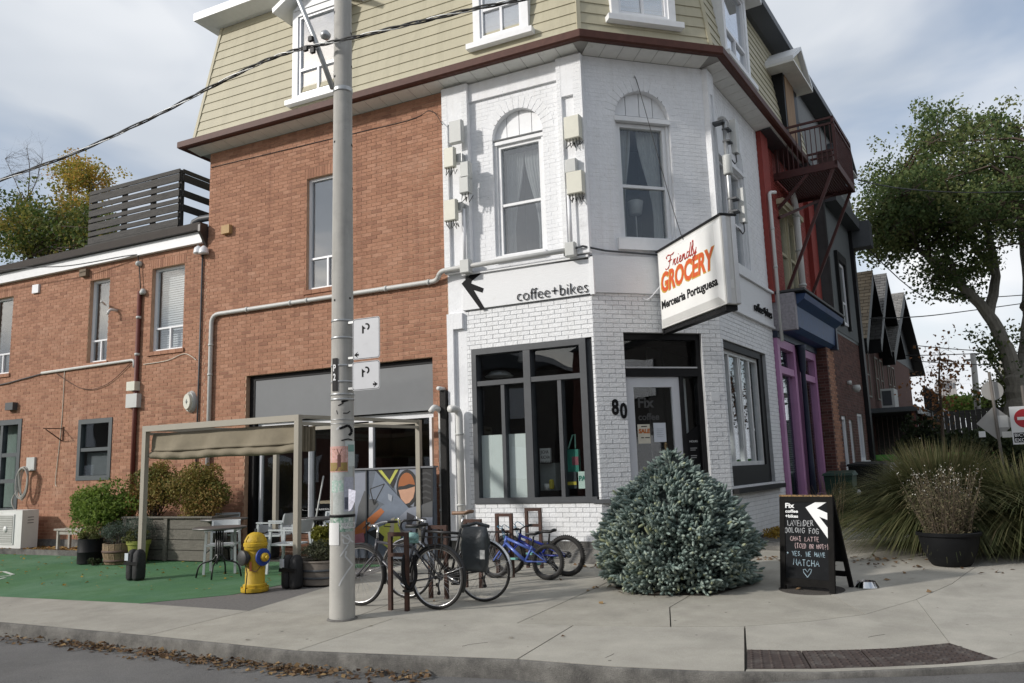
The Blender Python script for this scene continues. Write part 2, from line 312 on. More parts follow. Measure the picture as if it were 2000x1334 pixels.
arc = [P2(1455,1223), P2(1580,1214), P2(1690,1200), P2(1790,1171), P2(1860,1140), P2(1890,1118)]
tac = [P2(1458,1269), P2(1610,1271), P2(1740,1266), P2(1855,1256), P2(1950,1287), P2(1800,1299), P2(1620,1306), P2(1458,1307)]
ex = [Vector((1.2, 13.9, 0)), Vector((2.85, 13.9, 0)), KP[-2]+inward(len(KP)-2)*.032, KP[-3]+inward(len(KP)-3)*.032, KP[-4]+inward(len(KP)-4)*.032, KP[-5]+inward(len(KP)-5)*.032]
# the ramp slab, cut round the tactile plates
slab([arc[0], arc[1], arc[2], arc[3], P2(1855,1256), P2(1740,1266), P2(1610,1271), P2(1458,1269)], gap=.003)
slab([arc[3], arc[4], arc[5], ex[0], ex[1], ex[2], ex[3], P2(1950,1287), P2(1855,1256)], gap=.002)
slab([P2(1950,1287), ex[3], ex[4], ex[5], kin(12), kin(11), P2(1800,1299)], gap=.001)
slab([P2(1800,1299), kin(11), kin(10), kin(9), P2(1458,1307), P2(1620,1306)], gap=.001)
# forecourt
wl = lambda x: Vector((x, 11.66, 0))
slab([jl[3], P2(696,1204), P2(756,1182), wl(-5.75), wl(-7.3), P2(640,1146)]); slab([P2(696,1204), jl[4], P2(1010,1217), P2(1168,1146), Vector((-3.55, 11.66, 0)), wl(-5.75), P2(756,1182)])
slab([P2(1010,1217), jl[5], jl[6], P2(1308,1186), Vector((-2.1, 12.6, 0)), Vector((-3.55, 11.66, 0)), P2(1168,1146)])
slab([jl[6], jl[7], arc[1], arc[2], P2(1605,1152), Vector((-1.0, 13.9, 0)), Vector((-2.2, 13.9, 0)), Vector((-2.1, 12.6, 0)), P2(1308,1186)])
slab([arc[2], arc[3], arc[4], arc[5], ex[0], Vector((-1.0, 13.9, 0)), P2(1605,1152)])
m = MB(); m.add([(-2.6, 13.905, .208), (3.0, 13.905, .208), (3.27, 16, .208), (7.9, 55, .208), (-2.2, 55, .208)], [(0,1,2,3,4)]); m.build('slab', M_CONC, walk)
grn = [W0+Vector((0, .01, 0)), jl[0], jl[1], jl[2], P2(455,1160), P2(565,1138), P2(640,1112), Vector((-7.4, 10.9, 0)), Vector((-60, 10.9, 0))]
m = MB(); m.prism([zplane(p)+Vector((0, 0, -.006)) for p in grn], (0, 0, -.02)); lot = tag(m.build('painted_lot', M_GREEN), kind='structure')
asp = [jl[2], jl[3], P2(640,1146), wl(-7.3), Vector((-7.4, 11.2, 0)), Vector((-7.4, 10.9, 0)), P2(640,1112), P2(565,1138), P2(455,1160)]
m = MB(); m.prism([zplane(p)+Vector((0, 0, -.011)) for p in asp], (0, 0, -.015)); tag(m.build('asphalt_strip', M_ASPH2), kind='structure')
# white lettering painted on the lot, left edge
m = MB()
for a, b in (((-30,1118),(8,1116)),((8,1116),(26,1122)),((-30,1128),(22,1124)),((-40,1140),(10,1128))):
    p, q = gp(*a), gp(*b); p.z -= .002; q.z -= .002; m.bar(p, q, .05, .006)
m.build('lot_marking', mat('worn_white_paint', (.5,.52,.48), .9, var=.3, scale=30), lot)
# leaf strip along the wall (raised bed edge)
m = MB(); m.box((-40, 11.05, .05), (-12.9, 11.69, .205)); tag(m.build('gravel_strip', mat('gravel_strip', (.20,.17,.13), .95, var=.4, scale=25, bump=.8, bscale=60)), kind='structure')
m = MB(); m.box((-40, 10.98, .05), (-13.2, 11.045, .215)); tag(m.build('edging_kerb', M_CONC2), kind='structure')
# hairline cracks
for pts in ([(905,1262),(930,1258),(960,1254)], [(1180,1285),(1205,1275)], [(1700,1245),(1735,1237)]):
    q = MB(); wp0 = [gp(*p)+Vector((random.uniform(-.02,.02), random.uniform(-.02,.02), .0012)) for p in pts]; pp = []
    for a, b in zip(wp0[:-1], wp0[1:]): pp += [a.lerp(b, f)+Vector((random.uniform(-.012,.012), random.uniform(-.012,.012), 0)) for f in (0,.25,.5,.75)]
    for a, b in zip(pp[:-1], pp[1:]): q.bar(a, b, .0028, .002)
    q.build('crack', M_JOINT, walk)
# tactile plates
M_TAC = mat('tactile_iron', (.060,.044,.039), .8, .2, var=.3, scale=12, dirt=(.12,.11,.10), dscale=6, dpos=.5)
ta = [tac[0], P2(1565,1271.5), P2(1680,1269), P2(1770,1265), tac[3]]; tb = [tac[7], P2(1585,1306.5), P2(1712,1303), P2(1845,1297), tac[4]]
for i in range(4):
    a, b, c, d = zplane(ta[i]), zplane(ta[i+1]), zplane(tb[i+1]), zplane(tb[i]); m = MB()
    q = [a.lerp(b, .012), b.lerp(a, .012), c.lerp(d, .012), d.lerp(c, .012)]
    if True: m.prism([p+Vector((0, 0, .002)) for p in (q[3], q[2], q[1], q[0])], (0, 0, -.03))
    nu, nv = max(3, int((b-a).length/.062)), max(3, int((d-a).length/.062))
    for s_ in range(nu):
        for t_ in range(nv):
            fu, fv = (s_+.5)/nu, (t_+.5)/nv; p = q[0].lerp(q[1], fu).lerp(q[3].lerp(q[2], fu), fv); p.z = gz(p.y)+.001
            m.lathe([(.016, 0), (.013, .006), (.008, .009)], p, 6)
    m.build('tactile_plate', M_TAC, walk)
# ------------------------------------------------------------------ brick walls
BR_MESH = {}
def brick_mesh(key, L_, H_, D_, mt, i, n):
    k = (key, i)
    if k not in BR_MESH:
        mm = MB(); r = (i+.5)/n
        x, z = L_/2, H_/2; b = .0025
        mm.add([(-x,-D_+b,-z),(x,-D_+b,-z),(x,-D_+b,z),(-x,-D_+b,z),(-x+b,-D_,-z+b),(x-b,-D_,-z+b),(x-b,-D_,z-b),(-x+b,-D_,z-b),(-x,0,-z),(x,0,-z),(x,0,z),(-x,0,z)],
               [(4,5,6,7),(0,1,5,4),(1,2,6,5),(2,3,7,6),(3,0,4,7),(8,9,1,0),(9,10,2,1),(10,11,3,2),(11,8,0,3)], r)
        o = mm.build('tmp', mt); BR_MESH[k] = o.data; bpy.data.objects.remove(o)
    return BR_MESH[k]
class Wall:
    """courses of bricks on a mortar bed, with rectangular or arched holes"""
    def __init__(s, F, u0, u1, z0, z1, d=0, bl=.2245, ch=.0695, joint=.0095, proud=.006, phase=0.0):
        s.F, s.u0, s.u1, s.z0, s.z1, s.d, s.bl, s.ch, s.j, s.pr, s.ph = F, u0, u1, z0, z1, d, bl, ch, joint, proud, phase
        s.holes = []; s.arch = []; s.mort = MB(); s.bk = MB(); s.full = []
    def snap(s, z): return s.z0+round((z-s.z0)/s.ch)*s.ch
    def hole(s, u0, u1, z0, z1, depth=.14, z_snap=True):
        if z_snap: z0, z1 = s.snap(z0), s.snap(z1)
        s.holes.append((u0, u1, z0, z1, depth)); return (u0, u1, z0, z1)
    def arched(s, uc, r, zs): s.arch.append((uc, r, zs))
    def make(s):
        n = int(math.ceil((s.z1-s.z0)/s.ch-1e-6)); F = s.F
        for k in range(n):
            za = s.z0+k*s.ch; zb = min(za+s.ch, s.z1); zm = (za+zb)/2; iv = [(s.u0, s.u1)]
            cuts = [(h[0], h[1]) for h in s.holes if h[2]-1e-4 <= zm <= h[3]+1e-4]
            for uc, r, zs in s.arch:
                if zs-1e-4 <= zm and za < zs+r:
                    hw = math.sqrt(max(r*r-(max(za, zs)-zs)**2, 0)); cuts.append((uc-hw, uc+hw))
            for a, b in cuts:
                nv = []
                for p, q in iv:
                    if b <= p or a >= q: nv.append((p, q)); continue
                    if a > p: nv.append((p, a))
                    if b < q: nv.append((b, q))
                iv = nv
            for p, q in iv:
                if q-p < .004: continue
                s.mort.quad(F.P(p, za, s.d), F.P(q, za, s.d), F.P(q, zb, s.d), F.P(p, zb, s.d))
                off = s.ph+(s.bl/2 if k % 2 else 0); i = math.floor((p-off)/s.bl)
                while True:
                    a = i*s.bl+off+s.j/2; b = a+s.bl-s.j; i += 1
                    if a > q: break
                    a2, b2 = max(a, p), min(b, q)
                    if b2-a2 < .03 or zb-za < .03: continue
                    jit = random.uniform(-.0014, .0014); t = random.uniform(-.0012, .0012)
                    it = (a2, b2, za+s.j/2+t, zb-s.j/2+t, s.d+s.pr+jit, abs(b2-a2-(s.bl-s.j)) < 1e-6 and zb-za > s.ch-1e-6)
                    s.full.append(it)
        for u0, u1, z0, z1, dp in s.holes:
            if dp <= 0: continue
            a, b = s.d, s.d-dp; P = F.P
            s.mort.quad(P(u0,z0,a),P(u0,z1,a),P(u0,z1,b),P(u0,z0,b)); s.mort.quad(P(u1,z0,b),P(u1,z1,b),P(u1,z1,a),P(u1,z0,a))
            s.mort.quad(P(u0,z1,a),P(u1,z1,a),P(u1,z1,b),P(u0,z1,b)); s.mort.quad(P(u0,z0,b),P(u1,z0,b),P(u1,z0,a),P(u0,z0,a))
        for uc, r, zs in s.arch:
            for k in range(18):
                a0, a1 = math.pi*k/18, math.pi*(k+1)/18; P = F.P
                q = [(uc+r*math.cos(a), zs+r*math.sin(a)) for a in (a0, a1)]
                s.mort.quad(P(*q[0], s.d), P(*q[1], s.d), P(*q[1], s.d-.16), P(*q[0], s.d-.16))
        return s
    def soldier(s, u0, u1, z0, z1, n=None):             # upright bricks over a window
        n = n or max(2, round((u1-u0)/s.ch)); w = (u1-u0)/n
        s.mort.quad(s.F.P(u0, z0, s.d+.001), s.F.P(u1, z0, s.d+.001), s.F.P(u1, z1, s.d+.001), s.F.P(u0, z1, s.d+.001))
        for i in range(n): s.one((u0+i*w+s.j/2, u0+(i+1)*w-s.j/2, z0+s.j/2, z1-s.j/2, s.d+s.pr, False))
    def one(s, it):
        a, b, z0, z1, d, _ = it; P = s.F.P; e = s.d-.002; r = random.random()
        s.bk.add([P(a,z0,d),P(b,z0,d),P(b,z1,d),P(a,z1,d),P(a,z0,e),P(b,z0,e),P(b,z1,e),P(a,z1,e)], [(0,1,2,3),(4,5,1,0),(5,6,2,1),(6,7,3,2),(7,4,0,3)], r)
    def build(s, root, wname, bname, m_b, m_m, best=300, hide=(), pname=None):
        wo = s.mort.build(wname, m_m, root); cand = []
        for it in s.full:
            if not it[5] or best == 0: continue
            c = s.F.P((it[0]+it[1])/2, (it[2]+it[3])/2, s.d); x, y = px(c)
            if not (0 < x < 2000 and 0 < y < 1334) or any(h[0] < x < h[2] and h[1] < y < h[3] for h in hide): continue
            A = px(s.F.P(it[0], it[2], s.d)); Bq = px(s.F.P(it[1], it[2], s.d)); Cq = px(s.F.P(it[0], it[3], s.d))
            cand.append((-abs(Bq[0]-A[0])*abs(Cq[1]-A[1]), it))
        cand.sort(key=lambda t: t[0]); pick = set(id(t[1]) for t in cand[:best]); ro = OFF.get(root.name, Vector())
        for it in s.full:
            if id(it) in pick:
                me = brick_mesh(bname+wname, s.bl-s.j, s.ch-s.j, s.pr+.002, m_b, random.randrange(12), 12)
                o = bpy.data.objects.new(bname, me); COL.objects.link(o); o.parent = wo
                o.location = s.F.P((it[0]+it[1])/2, (it[2]+it[3])/2, it[4]-s.pr-.002)-ro; o.rotation_euler = (0, 0, s.F.ang)
            else: s.one(it)
        if s.bk.f:
            o = s.bk.build(bname+'_courses', m_b, wo); o['kind'] = 'stuff'
        return wo
def window(B, F, r, d=-.1, fw=.055, fd=.09, vb=(), hb=(), panes=None, mt=None, gm=None, name='window', sill=None, room=M_ROOM, rdepth=1.0, extra=None, label=None, bw=None):
    """frame part with pane sub-parts, a room behind; vb: (u, z0, z1) posts; hb: (z, u0, u1) rails"""
    u0, u1, z0, z1 = r; mt = mt or M_VINYL; gm = gm or M_GLASSUP; bw = bw or fw*.75; m = MB()
    m.fb(F, u0, u0+fw, z0, z1, d-fd, d); m.fb(F, u1-fw, u1, z0, z1, d-fd, d); m.fb(F, u0+fw, u1-fw, z1-fw, z1, d-fd, d); m.fb(F, u0+fw, u1-fw, z0, z0+fw, d-fd, d)
    for u, a, b in vb: m.fb(F, u-bw/2, u+bw/2, a, b, d-fd+.01, d-.008)
    for z, a, b in hb: m.fb(F, a, b, z-bw/2, z+bw/2, d-fd+.012, d-.012)
    w = m.build(name, mt, B)
    if label: w['label'] = label
    for a, b, c, e in (panes or [(u0+fw*.6, u1-fw*.6, z0+fw*.6, z1-fw*.6)]):
        q = MB(); q.fb(F, a, b, c, e, d-fd*.62, d-fd*.5); q.build('pane', gm, w)
    if sill:
        q = MB(); q.fb(F, u0-sill[0], u1+sill[0], z0-sill[1], z0+.002, d-.02, sill[2]); q.build('sill', sill[3], w)
    if room is not None:
        q = MB(); P = F.P; a, b = d-fd-.003, d-fd-rdepth
        q.quad(P(u0,z0,b),P(u1,z0,b),P(u1,z1,b),P(u0,z1,b)); q.quad(P(u0,z0,a),P(u0,z0,b),P(u0,z1,b),P(u0,z1,a)); q.quad(P(u1,z0,b),P(u1,z0,a),P(u1,z1,a),P(u1,z1,b)); q.quad(P(u0,z1,b),P(u1,z1,b),P(u1,z1,a),P(u0,z1,a)); q.quad(P(u0,z0,a),P(u1,z0,a),P(u1,z0,b),P(u0,z0,b))
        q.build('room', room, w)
    return w
def curtain(w, F, u0, u1, z0, z1, d, mt=None, tie=None, side=1):
    q = MB(); n = 22; k = 8; vs = []
    for j in range(k+1):
        f = j/k; z = z1+(z0-z1)*f
        for i in range(n+1):
            g = i/n; wd = 1.0
            if tie: wd = 1-.62*math.sin(min(f/tie, 1)*math.pi/2)**2 if f < tie else .38+.18*(f-tie)
            u = u0+(u1-u0)*g*wd if side > 0 else u1-(u1-u0)*g*wd
            vs.append(F.P(u, z, d+.018*math.sin(g*n*1.9+f)))
    q.add(vs, [(j*(n+1)+i, j*(n+1)+i+1, (j+1)*(n+1)+i+1, (j+1)*(n+1)+i) for j in range(k) for i in range(n)]); return q.build('curtain', mt or M_CURT, w, smooth=True)
def text_mb(body, size, M, extrude=.002, bold=0, shear=0, spacing=1, align='LEFT', squash=1):
    cu = bpy.data.curves.new('t', 'FONT'); cu.body = body; cu.size = size; cu.extrude = extrude; cu.offset = bold; cu.shear = shear; cu.space_character = spacing; cu.align_x = align; cu.resolution_u = 3
    ob = bpy.data.objects.new('t', cu); COL.objects.link(ob); dg = bpy.context.evaluated_depsgraph_get(); dg.update()
    me = bpy.data.meshes.new_from_object(ob.evaluated_get(dg)); mm = MB()
    mm.add([M @ Vector((v.co.x*squash, v.co.y, v.co.z)) for v in me.vertices], [tuple(p.vertices) for p in me.polygons])
    bpy.data.objects.remove(ob); bpy.data.curves.remove(cu); bpy.data.meshes.remove(me); return mm
def on(F, u, z, d=0, tilt=0):                           # matrix: text x -> along facade, y -> up, z -> outwards
    t, n = F.t, F.n; M_ = Matrix((t, Vector((0,0,1)), n)).transposed().to_4x4(); M_.translation = F.P(u, z, d); return M_ @ Matrix.Rotation(tilt, 4, 'Z')
# ------------------------------------------------------------------ corner building
ZS = 8.33                                              # soffit height
B = thing('corner_building', (-4.2, 11.7, .15), 'corner shop building, white painted brick and red brick under yellow mansard siding', 'building')
POLE_HIDE = [(636,0,700,1334),(640,880,1170,1334),(1150,860,1490,1334),(480,790,640,1100)]
w = Wall(F1, -12.54, -6.82, .12, ZS)
wr = w.hole(-9.95, -9.0, 5.02, 7.28, .12); gr_ = w.hole(-11.42, -7.16, .16, 3.53, .30)
w.hole(-9.99, -8.96, 7.28, 7.48, 0)
w.make(); w.soldier(-9.99, -8.96, w.snap(7.28), w.snap(7.48))
w.build(B, 'red_wall', 'brick', M_BRICK, M_MORTAR, 300, POLE_HIDE)
q = MB()
for i in range(5): q.fb(F1, -10.01+i*.212, -9.805+i*.212, wr[2]-.085, wr[2]-.003, -.1, .03, random.random())
sill_b = q.build('window_ledge', M_BRICK, B)
mz = wr[2]+.62
window(B, F1, wr, -.07, .05, .09, vb=[(-9.5, wr[2], mz)], hb=[(mz, wr[0], wr[1])], panes=[(-9.92,-9.03,mz+.02,wr[3]-.03),(-9.92,-9.52,wr[2]+.03,mz-.02),(-9.48,-9.03,wr[2]+.03,mz-.02)], gm=glass('stair_window_glass', (.75,.78,.8), .20))
# garage-door sized opening: grey board over glazed sliding doors
q = MB(); q.fb(F1, gr_[0]+.14, gr_[1]-.003, 2.62, gr_[3]-.10, -.16, -.11); q.build('sign_board', M_GREYP, B)
q = MB(); q.fb(F1, gr_[0]+.002, gr_[0]+.135, gr_[2], gr_[3]-.003, -.28, -.10); q.fb(F1, gr_[0]+.135, gr_[1]-.002, gr_[3]-.095, gr_[3]-.003, -.28, -.10); q.build('opening_lining', M_BLACK, B)
ga, gb = gr_[0]+.14, gr_[1]; gd = -.2
q = MB(); q.fb(F1, ga, gb, 2.50, 2.60, gd-.06, gd); q.fb(F1, ga, gb, .52, .66, gd-.06, gd+.02)
posts = [F1.uv(x, 860, gd)[0] for x in (497, 510, 607, 725, 842)]
for i, u in enumerate(posts): ww = (.05, .05, .085, .085, .05)[i]; q.fb(F1, u-ww/2, u+ww/2, .66, 2.5, gd-.055, gd+.012)
door = q.build('sliding_door', M_VINYL, B)
for a, b in zip([ga]+posts[:-1], posts):
    if b-a > .12: mm = MB(); mm.fb(F1, a+.03, b-.03, .67, 2.49, gd-.04, gd-.03); mm.build('pane', M_GLASS, door)
q = MB()
for i in range(7):
    for k in range(4): q.fb(F1, ga+.01+i*.6+(.3 if k % 2 else 0)-.2, ga+.59+i*.6+(.3 if k % 2 else 0)-.21, .17+k*.085, .245+k*.085, gd-.1, gd-.004, random.random())
q.build('threshold_brick', M_BRICK, B)
# cafe room behind the doors and the shop windows
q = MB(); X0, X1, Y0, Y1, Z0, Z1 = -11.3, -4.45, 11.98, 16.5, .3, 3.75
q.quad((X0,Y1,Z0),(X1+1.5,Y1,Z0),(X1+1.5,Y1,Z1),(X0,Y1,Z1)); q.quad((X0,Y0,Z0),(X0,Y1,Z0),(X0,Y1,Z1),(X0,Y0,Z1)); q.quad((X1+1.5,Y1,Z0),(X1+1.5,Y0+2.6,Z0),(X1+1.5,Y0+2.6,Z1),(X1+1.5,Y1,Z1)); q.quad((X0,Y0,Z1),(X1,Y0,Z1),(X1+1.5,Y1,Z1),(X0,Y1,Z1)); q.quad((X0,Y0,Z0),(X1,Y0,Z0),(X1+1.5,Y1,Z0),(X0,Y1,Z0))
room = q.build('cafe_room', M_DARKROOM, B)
q = MB(); q.box((-10.3,12.5,1.02),(-9.2,13.0,1.07)); q.build('shelf', mat('pale_wood', (.42,.33,.22), .6), room)
q = MB(); q.box((-9.2,13.2,.3),(-7.6,14.2,1.1)); q.build('counter', mat('dark_counter', (.07,.075,.08), .5), room)
q = MB(); q.lathe([(.05,0),(.07,.12),(.065,.12)], (-9.75,12.7,1.07), 12); q.lathe([(.04,0),(.09,.08),(.0,.14)], (-9.95,12.7,1.07), 10); q.build('cup', M_VINYL, room, True)
# ------- white part, ground floor (veneer) and upper floor
HIDE_W = [(640,1000,1170,1334),(1150,870,1490,1334),(1280,430,1440,640)]
w = Wall(F1, -6.47, -4.2, .44, 4.26, 0, .2255, .0730, .007, .008)
sw = w.hole(F1.uv(921,671)[0], -4.235, 1.02, 3.57+.02, .0); w.make()
w.build(B, 'shopfront_wall', 'painted_brick', M_WBRICK, M_WGROUT, 130, HIDE_W)
q = MB(); q.fb(F1, -6.82, -6.472, .44, 4.93, -.2, .008); q.fb(F1, -6.82, -6.70, .44, 4.22, .009, .075); q.fb(F1, -6.70, -6.52, 3.95, 4.22, .009, .0745); q.build('pilaster', M_WPAINT, B)
q = MB(); q.fb(F1, -6.86, -4.19, .1, .44, -.3, .012); q.hexa([F1.P(-5.2,.1,.2),F1.P(-4.1,.1,.32),F1.P(-4.1,.1,.012),F1.P(-5.2,.1,.012),F1.P(-5.2,.30,.10),F1.P(-4.2,.36,.16),F1.P(-4.2,.36,.012),F1.P(-5.2,.30,.012)]); q.build('footing', M_CONC2, B)
# shop window, charcoal frame
u0, u1, z0, z1 = sw; uf = F1.uv(1150, 800)[0]; um = F1.uv(1034, 850)[0]; ua, ub = F1.uv(984, 850)[0], F1.uv(1096, 850)[0]; zt = 2.99
m = MB(); fd = .16
m.fb(F1, u0, uf, z1-.10, z1, -fd, .025); m.fb(F1, u0, uf+.08, z0, z0+.09, -fd, .03); m.fb(F1, u0, u0+.085, z0+.09, z1-.10, -fd, .025); m.fb(F1, uf-.11, uf, z0+.09, z1-.1, -fd, .025)
m.fb(F1, um-.062, um+.062, z0+.09, z1-.1, -fd, .02); m.fb(F1, u0+.085, um-.062, zt-.04, zt+.04, -fd, .012); m.fb(F1, um+.062, uf-.11, zt-.04, zt+.04, -fd, .012)
m.fb(F1, ua-.032, ua+.032, z0+.09, zt-.04, -fd, .0); m.fb(F1, ub-.032, ub+.032, z0+.09, zt-.04, -fd, .0); m.fb(F1, uf+.002, -4.232, z0+.05, z1, -.20, -.05)
m.fb(F1, uf+.001, -4.05, z0-.01, z0+.048, -.1, .035)
sf = m.build('shop_window', M_CHAR, B)
cells = [(u0+.085,um-.062,zt+.04,z1-.1),(um+.062,uf-.11,zt+.04,z1-.1),(u0+.085,ua-.032,z0+.09,zt-.04),(ua+.032,um-.062,z0+.09,zt-.04),(um+.062,ub-.032,z0+.09,zt-.04),(ub+.032,uf-.11,z0+.09,zt-.04)]
for c in cells: q = MB(); q.fb(F1, c[0]-.02, c[1]+.02, c[2]-.02, c[3]+.02, -.10, -.092); q.build('pane', M_GLASS, sf)
q = MB()
for c in cells[2:4]: q.fb(F1, c[0]-.02, c[1]+.02, c[2]-.02, c[2]+1.02, -.125, -.115)
q.build('frosted_film', mat('frosted_film', (.66,.70,.68), .6, var=.04), sf)
def card(name, F, r, d, mt, par, th=.006): q = MB(); q.fb(F, r[0], r[1], r[2], r[3], d-th, d); return q.build(name, mt, par)
M_TEAL = mat('teal_print', (.02,.19,.14), .6, var=.05); M_NAVY = mat('navy_print', (.015,.025,.03), .6, var=.05); M_PAPER = mat('paper', (.66,.66,.64), .75, var=.06, scale=20); M_YEL = mat('yellow_print', (.50,.42,.04), .6, var=.05); M_ROSE = mat('rose_print', (.23,.06,.08), .6); M_MINT = mat('mint_print', (.24,.50,.40), .6)
M_INK = mat('ink', (.007,.007,.008), .7, var=0, spec=.2); M_WINK = mat('white_print', (.72,.73,.73), .6, var=0); M_ORANGE = mat('orange_print', (.47,.13,.02), .6, var=.05)
def rc(x0, y0, x1, y1, d, F=F1): return F.rect(x0, y0, x1, y1, d)
card('bag_box', F1, rc(1107,878,1131,922,-.14), -.14, M_TEAL, sf, .09); card('box_label', F1, rc(1117,892,1130,908,-.138), -.137, M_ROSE, sf, .003)
q = MB(); a = F1.uv(1110,876,-.17); b = F1.uv(1118,850,-.17); c = F1.uv(1123,848,-.17); e = F1.uv(1124,876,-.17); q.tube([F1.P(*k, -.17) for k in (a, b, c, e)], .011, 6); q.build('bag_handle', M_MINT, sf)
card('notice', F1, rc(1106,922,1127,954,-.112), -.112, M_NAVY, sf); card('notice_stripe', F1, rc(1107,941,1126,947,-.108), -.108, M_YEL, sf, .003)
pn = card('pass_notice', F1, rc(1129,921,1148,954,-.112), -.112, mat('mint_paper', (.55,.68,.62), .7), sf); pr_ = rc(1130,936,1147,925,-.112)
text_mb('PASS', .105, on(F1, pr_[0]+.005, pr_[2]-.105, -.108), .001, .004, squash=.92).build('pass_lettering', M_TEAL, pn)
lb = card('light_box', F1, rc(1054,876,1075,903,-.35), -.35, M_PAPER, sf, .05)
for i, tx in enumerate(('JICHA', 'KICHA', 'NUGGET')): r_ = rc(1054,876,1075,903,-.35); text_mb(tx, .075, on(F1, r_[0]+.015, r_[3]-.085-.085*i, -.348), .001, squash=.72).build('letter_row', M_INK, lb)
card('display_plinth', F1, rc(1054,905,1086,958,-.45), -.45, mat('plinth_grey', (.30,.32,.31), .6), sf, .3)
q = MB(); bse = F1.P(*F1.uv(1078,955,-.3), -.3); q.lathe([(.035,0),(.04,.02),(.04,.13),(.025,.15)], bse, 12); q.build('yellow_jar', M_YEL, sf, True)
q = MB(); bse = F1.P(*F1.uv(1069,957,-.3), -.3); q.lathe([(.05,0),(.05,.10)], bse, 12); q.build('candle', M_PAPER, sf, True)
# pendant lamps inside the window
for x, y, r_, t_ in ((975,735,.26,.05),(1022,705,.10,.10)):
    p = F1.P(*F1.uv(x, y, -.8), -.8); q = MB(); q.lathe([(.02,t_*2),(r_*.6,t_*1.6),(r_,0),(r_*.95,-.01),(r_*.6,t_*1.2)], p, 24); l_ = q.build('pendant_lamp', M_VINYL, sf, True)
# sign band (painted board) round the corner
bt = isect(F1, F2, .05); M_BAND = mat('band_paint', (.72,.73,.74), .5, var=.05, scale=9, streak=(.6,.6,9), bump=.15, dirt=(.57,.57,.56), dscale=4, dpos=.6)
q = MB(); q.prism([F1.P(*F1.uv(905,565,.05), .05), F1.P(-6.52,4.26,.05), F1.P(-4.19,4.27,.05), F1.P(-4.19,4.83,.05), F1.P(*F1.uv(925,533,.05), .05)], -F1.n*.05); bd1 = q.build('sign_band', M_BAND, B)
q = MB(); q.fb(F2, .035, 2.20, 4.29, 4.90, .001, .045); bd2 = q.build('sign_band', M_BAND, B)
q = MB(); q.fb(F3, .01, 3.27, 4.20, 4.86, .001, .05); bd3 = q.build('sign_band', M_BAND, B)
for a_ in ((F1,-4.20,-4.13,4.25,4.86,0,.065),(F1,-6.5,-4.2,4.86,4.895,0,.09),(F3,.01,3.3,4.865,4.91,0,.1),(F3,.01,3.3,4.15,4.195,0,.07)): q = MB(); q.fb(*a_); q.build('band_trim', M_WHITE, B)
# coffee+bikes lettering stands off the board, arrow
cl = F1.uv(1009, 588, .085); chh = .31
def fit_text(tx, F, u0, u1, z, size, d, ext, bold, par, mt=M_INK, nm='lettering'):
    mm = text_mb(tx, size, Matrix(), ext, bold); xs_ = [v[0] for v in mm.v]; s_ = (u1-u0)/(max(xs_)-min(xs_)); mn = min(xs_); M_ = on(F, u0, z, d)
    mm.v = [tuple(M_ @ Vector(((v[0]-mn)*s_, v[1], v[2]))) for v in mm.v]; return mm.build(nm, mt, par)
fit_text('coffee+bikes', F1, cl[0], F1.uv(1148,570,.08)[0], cl[1], .27, .066, .006, -.005, bd1)
cl = F3.uv(1484, 618, .085); fit_text('coffee+bikes', F3, 1.9, 3.1, 4.33, .24, .07, .010, -.001, bd3)
q = MB(); av = lambda pts: [F1.uv(x, y, .056) for x, y in pts]
q.fprism(F1, av([(901.5,554),(921,533.5),(943,531.5),(921,549),(920,553.5),(944.5,563),(942,571.5),(925,566.5),(947,603),(939,605)]), .051, .056); q.build('arrow_emblem', M_INK, bd1)
# upper floor, left facade
uw = F1.rect(970, 275, 1060, 492); uc = -5.405; ra = .475; zs = 7.20
w = Wall(F1, -6.8, -4.19, 4.895, ZS, 0, .2245, .0695, .010, .003)
w.hole(uc-ra, uc+ra, 5.06, 7.22, .18); w.arched(uc, ra, zs); w.make()
w.build(B, 'upper_wall', 'painted_brick', M_WPAINT, M_WPAINT, 40, HIDE_W)
def arch_trim(F, uc, r, zs, d, nb=17):
    q = MB()
    for k in range(nb):                                # voussoirs
        a0 = math.pi*(k+.06)/nb; a1 = math.pi*(k+.94)/nb; pts = [(uc+rr*math.cos(a), zs+rr*math.sin(a)) for rr, a in ((r,a0),(r+.21,a0),(r+.21,a1),(r,a1))]
        q.fprism(F, pts, d-.04, d+.007)
    return q.build('arch_ring', M_WPAINT, B)
def arch_panel(F, uc, r, z0, zs, d):
    q = MB(); n = 4; w_ = 2*r/n
    for i in range(n):
        a, b = uc-r+i*w_+.006, uc-r+(i+1)*w_-.006; pts = [(a, z0), (b, z0)]
        for k in range(7):
            u = b+(a-b)*k/6; pts.append((u, zs+math.sqrt(max(r*r-(u-uc)**2, 0))))
        q.fprism(F, pts, d-.05, d)
    return q.build('arch_board', M_WHITE, B)
arch_trim(F1, uc, ra, zs, 0); arch_panel(F1, uc, ra-.002, 7.12, zs, -.10)
wn = window(B, F1, (uc-ra+.055, uc+ra-.055, 5.10, 7.10), -.08, .06, .1, hb=[(6.02, uc-ra, uc+ra)], panes=[(uc-ra+.09, uc+ra-.09, 5.15, 5.99), (uc-ra+.09, uc+ra-.09, 6.05, 7.05)], mt=M_WHITE, sill=(.05,.09,.06,M_WHITE))
curtain(wn, F1, uc-.02, uc+.36, 5.2, 7.0, -.3, tie=.8, side=-1); curtain(wn, F1, uc-.36, uc-.02, 5.2, 7.0, -.3, tie=.8)
q = MB(); q.fb(F1, uc-ra+.002, uc-ra+.053, 5.06, 7.13, -.17, -.05); q.fb(F1, uc+ra-.053, uc+ra-.002, 5.06, 7.13, -.17, -.05); q.fb(F1, uc-ra+.002, uc+ra-.002, 7.10, 7.16, -.17, -.03); q.build('window_surround', M_WHITE, B)
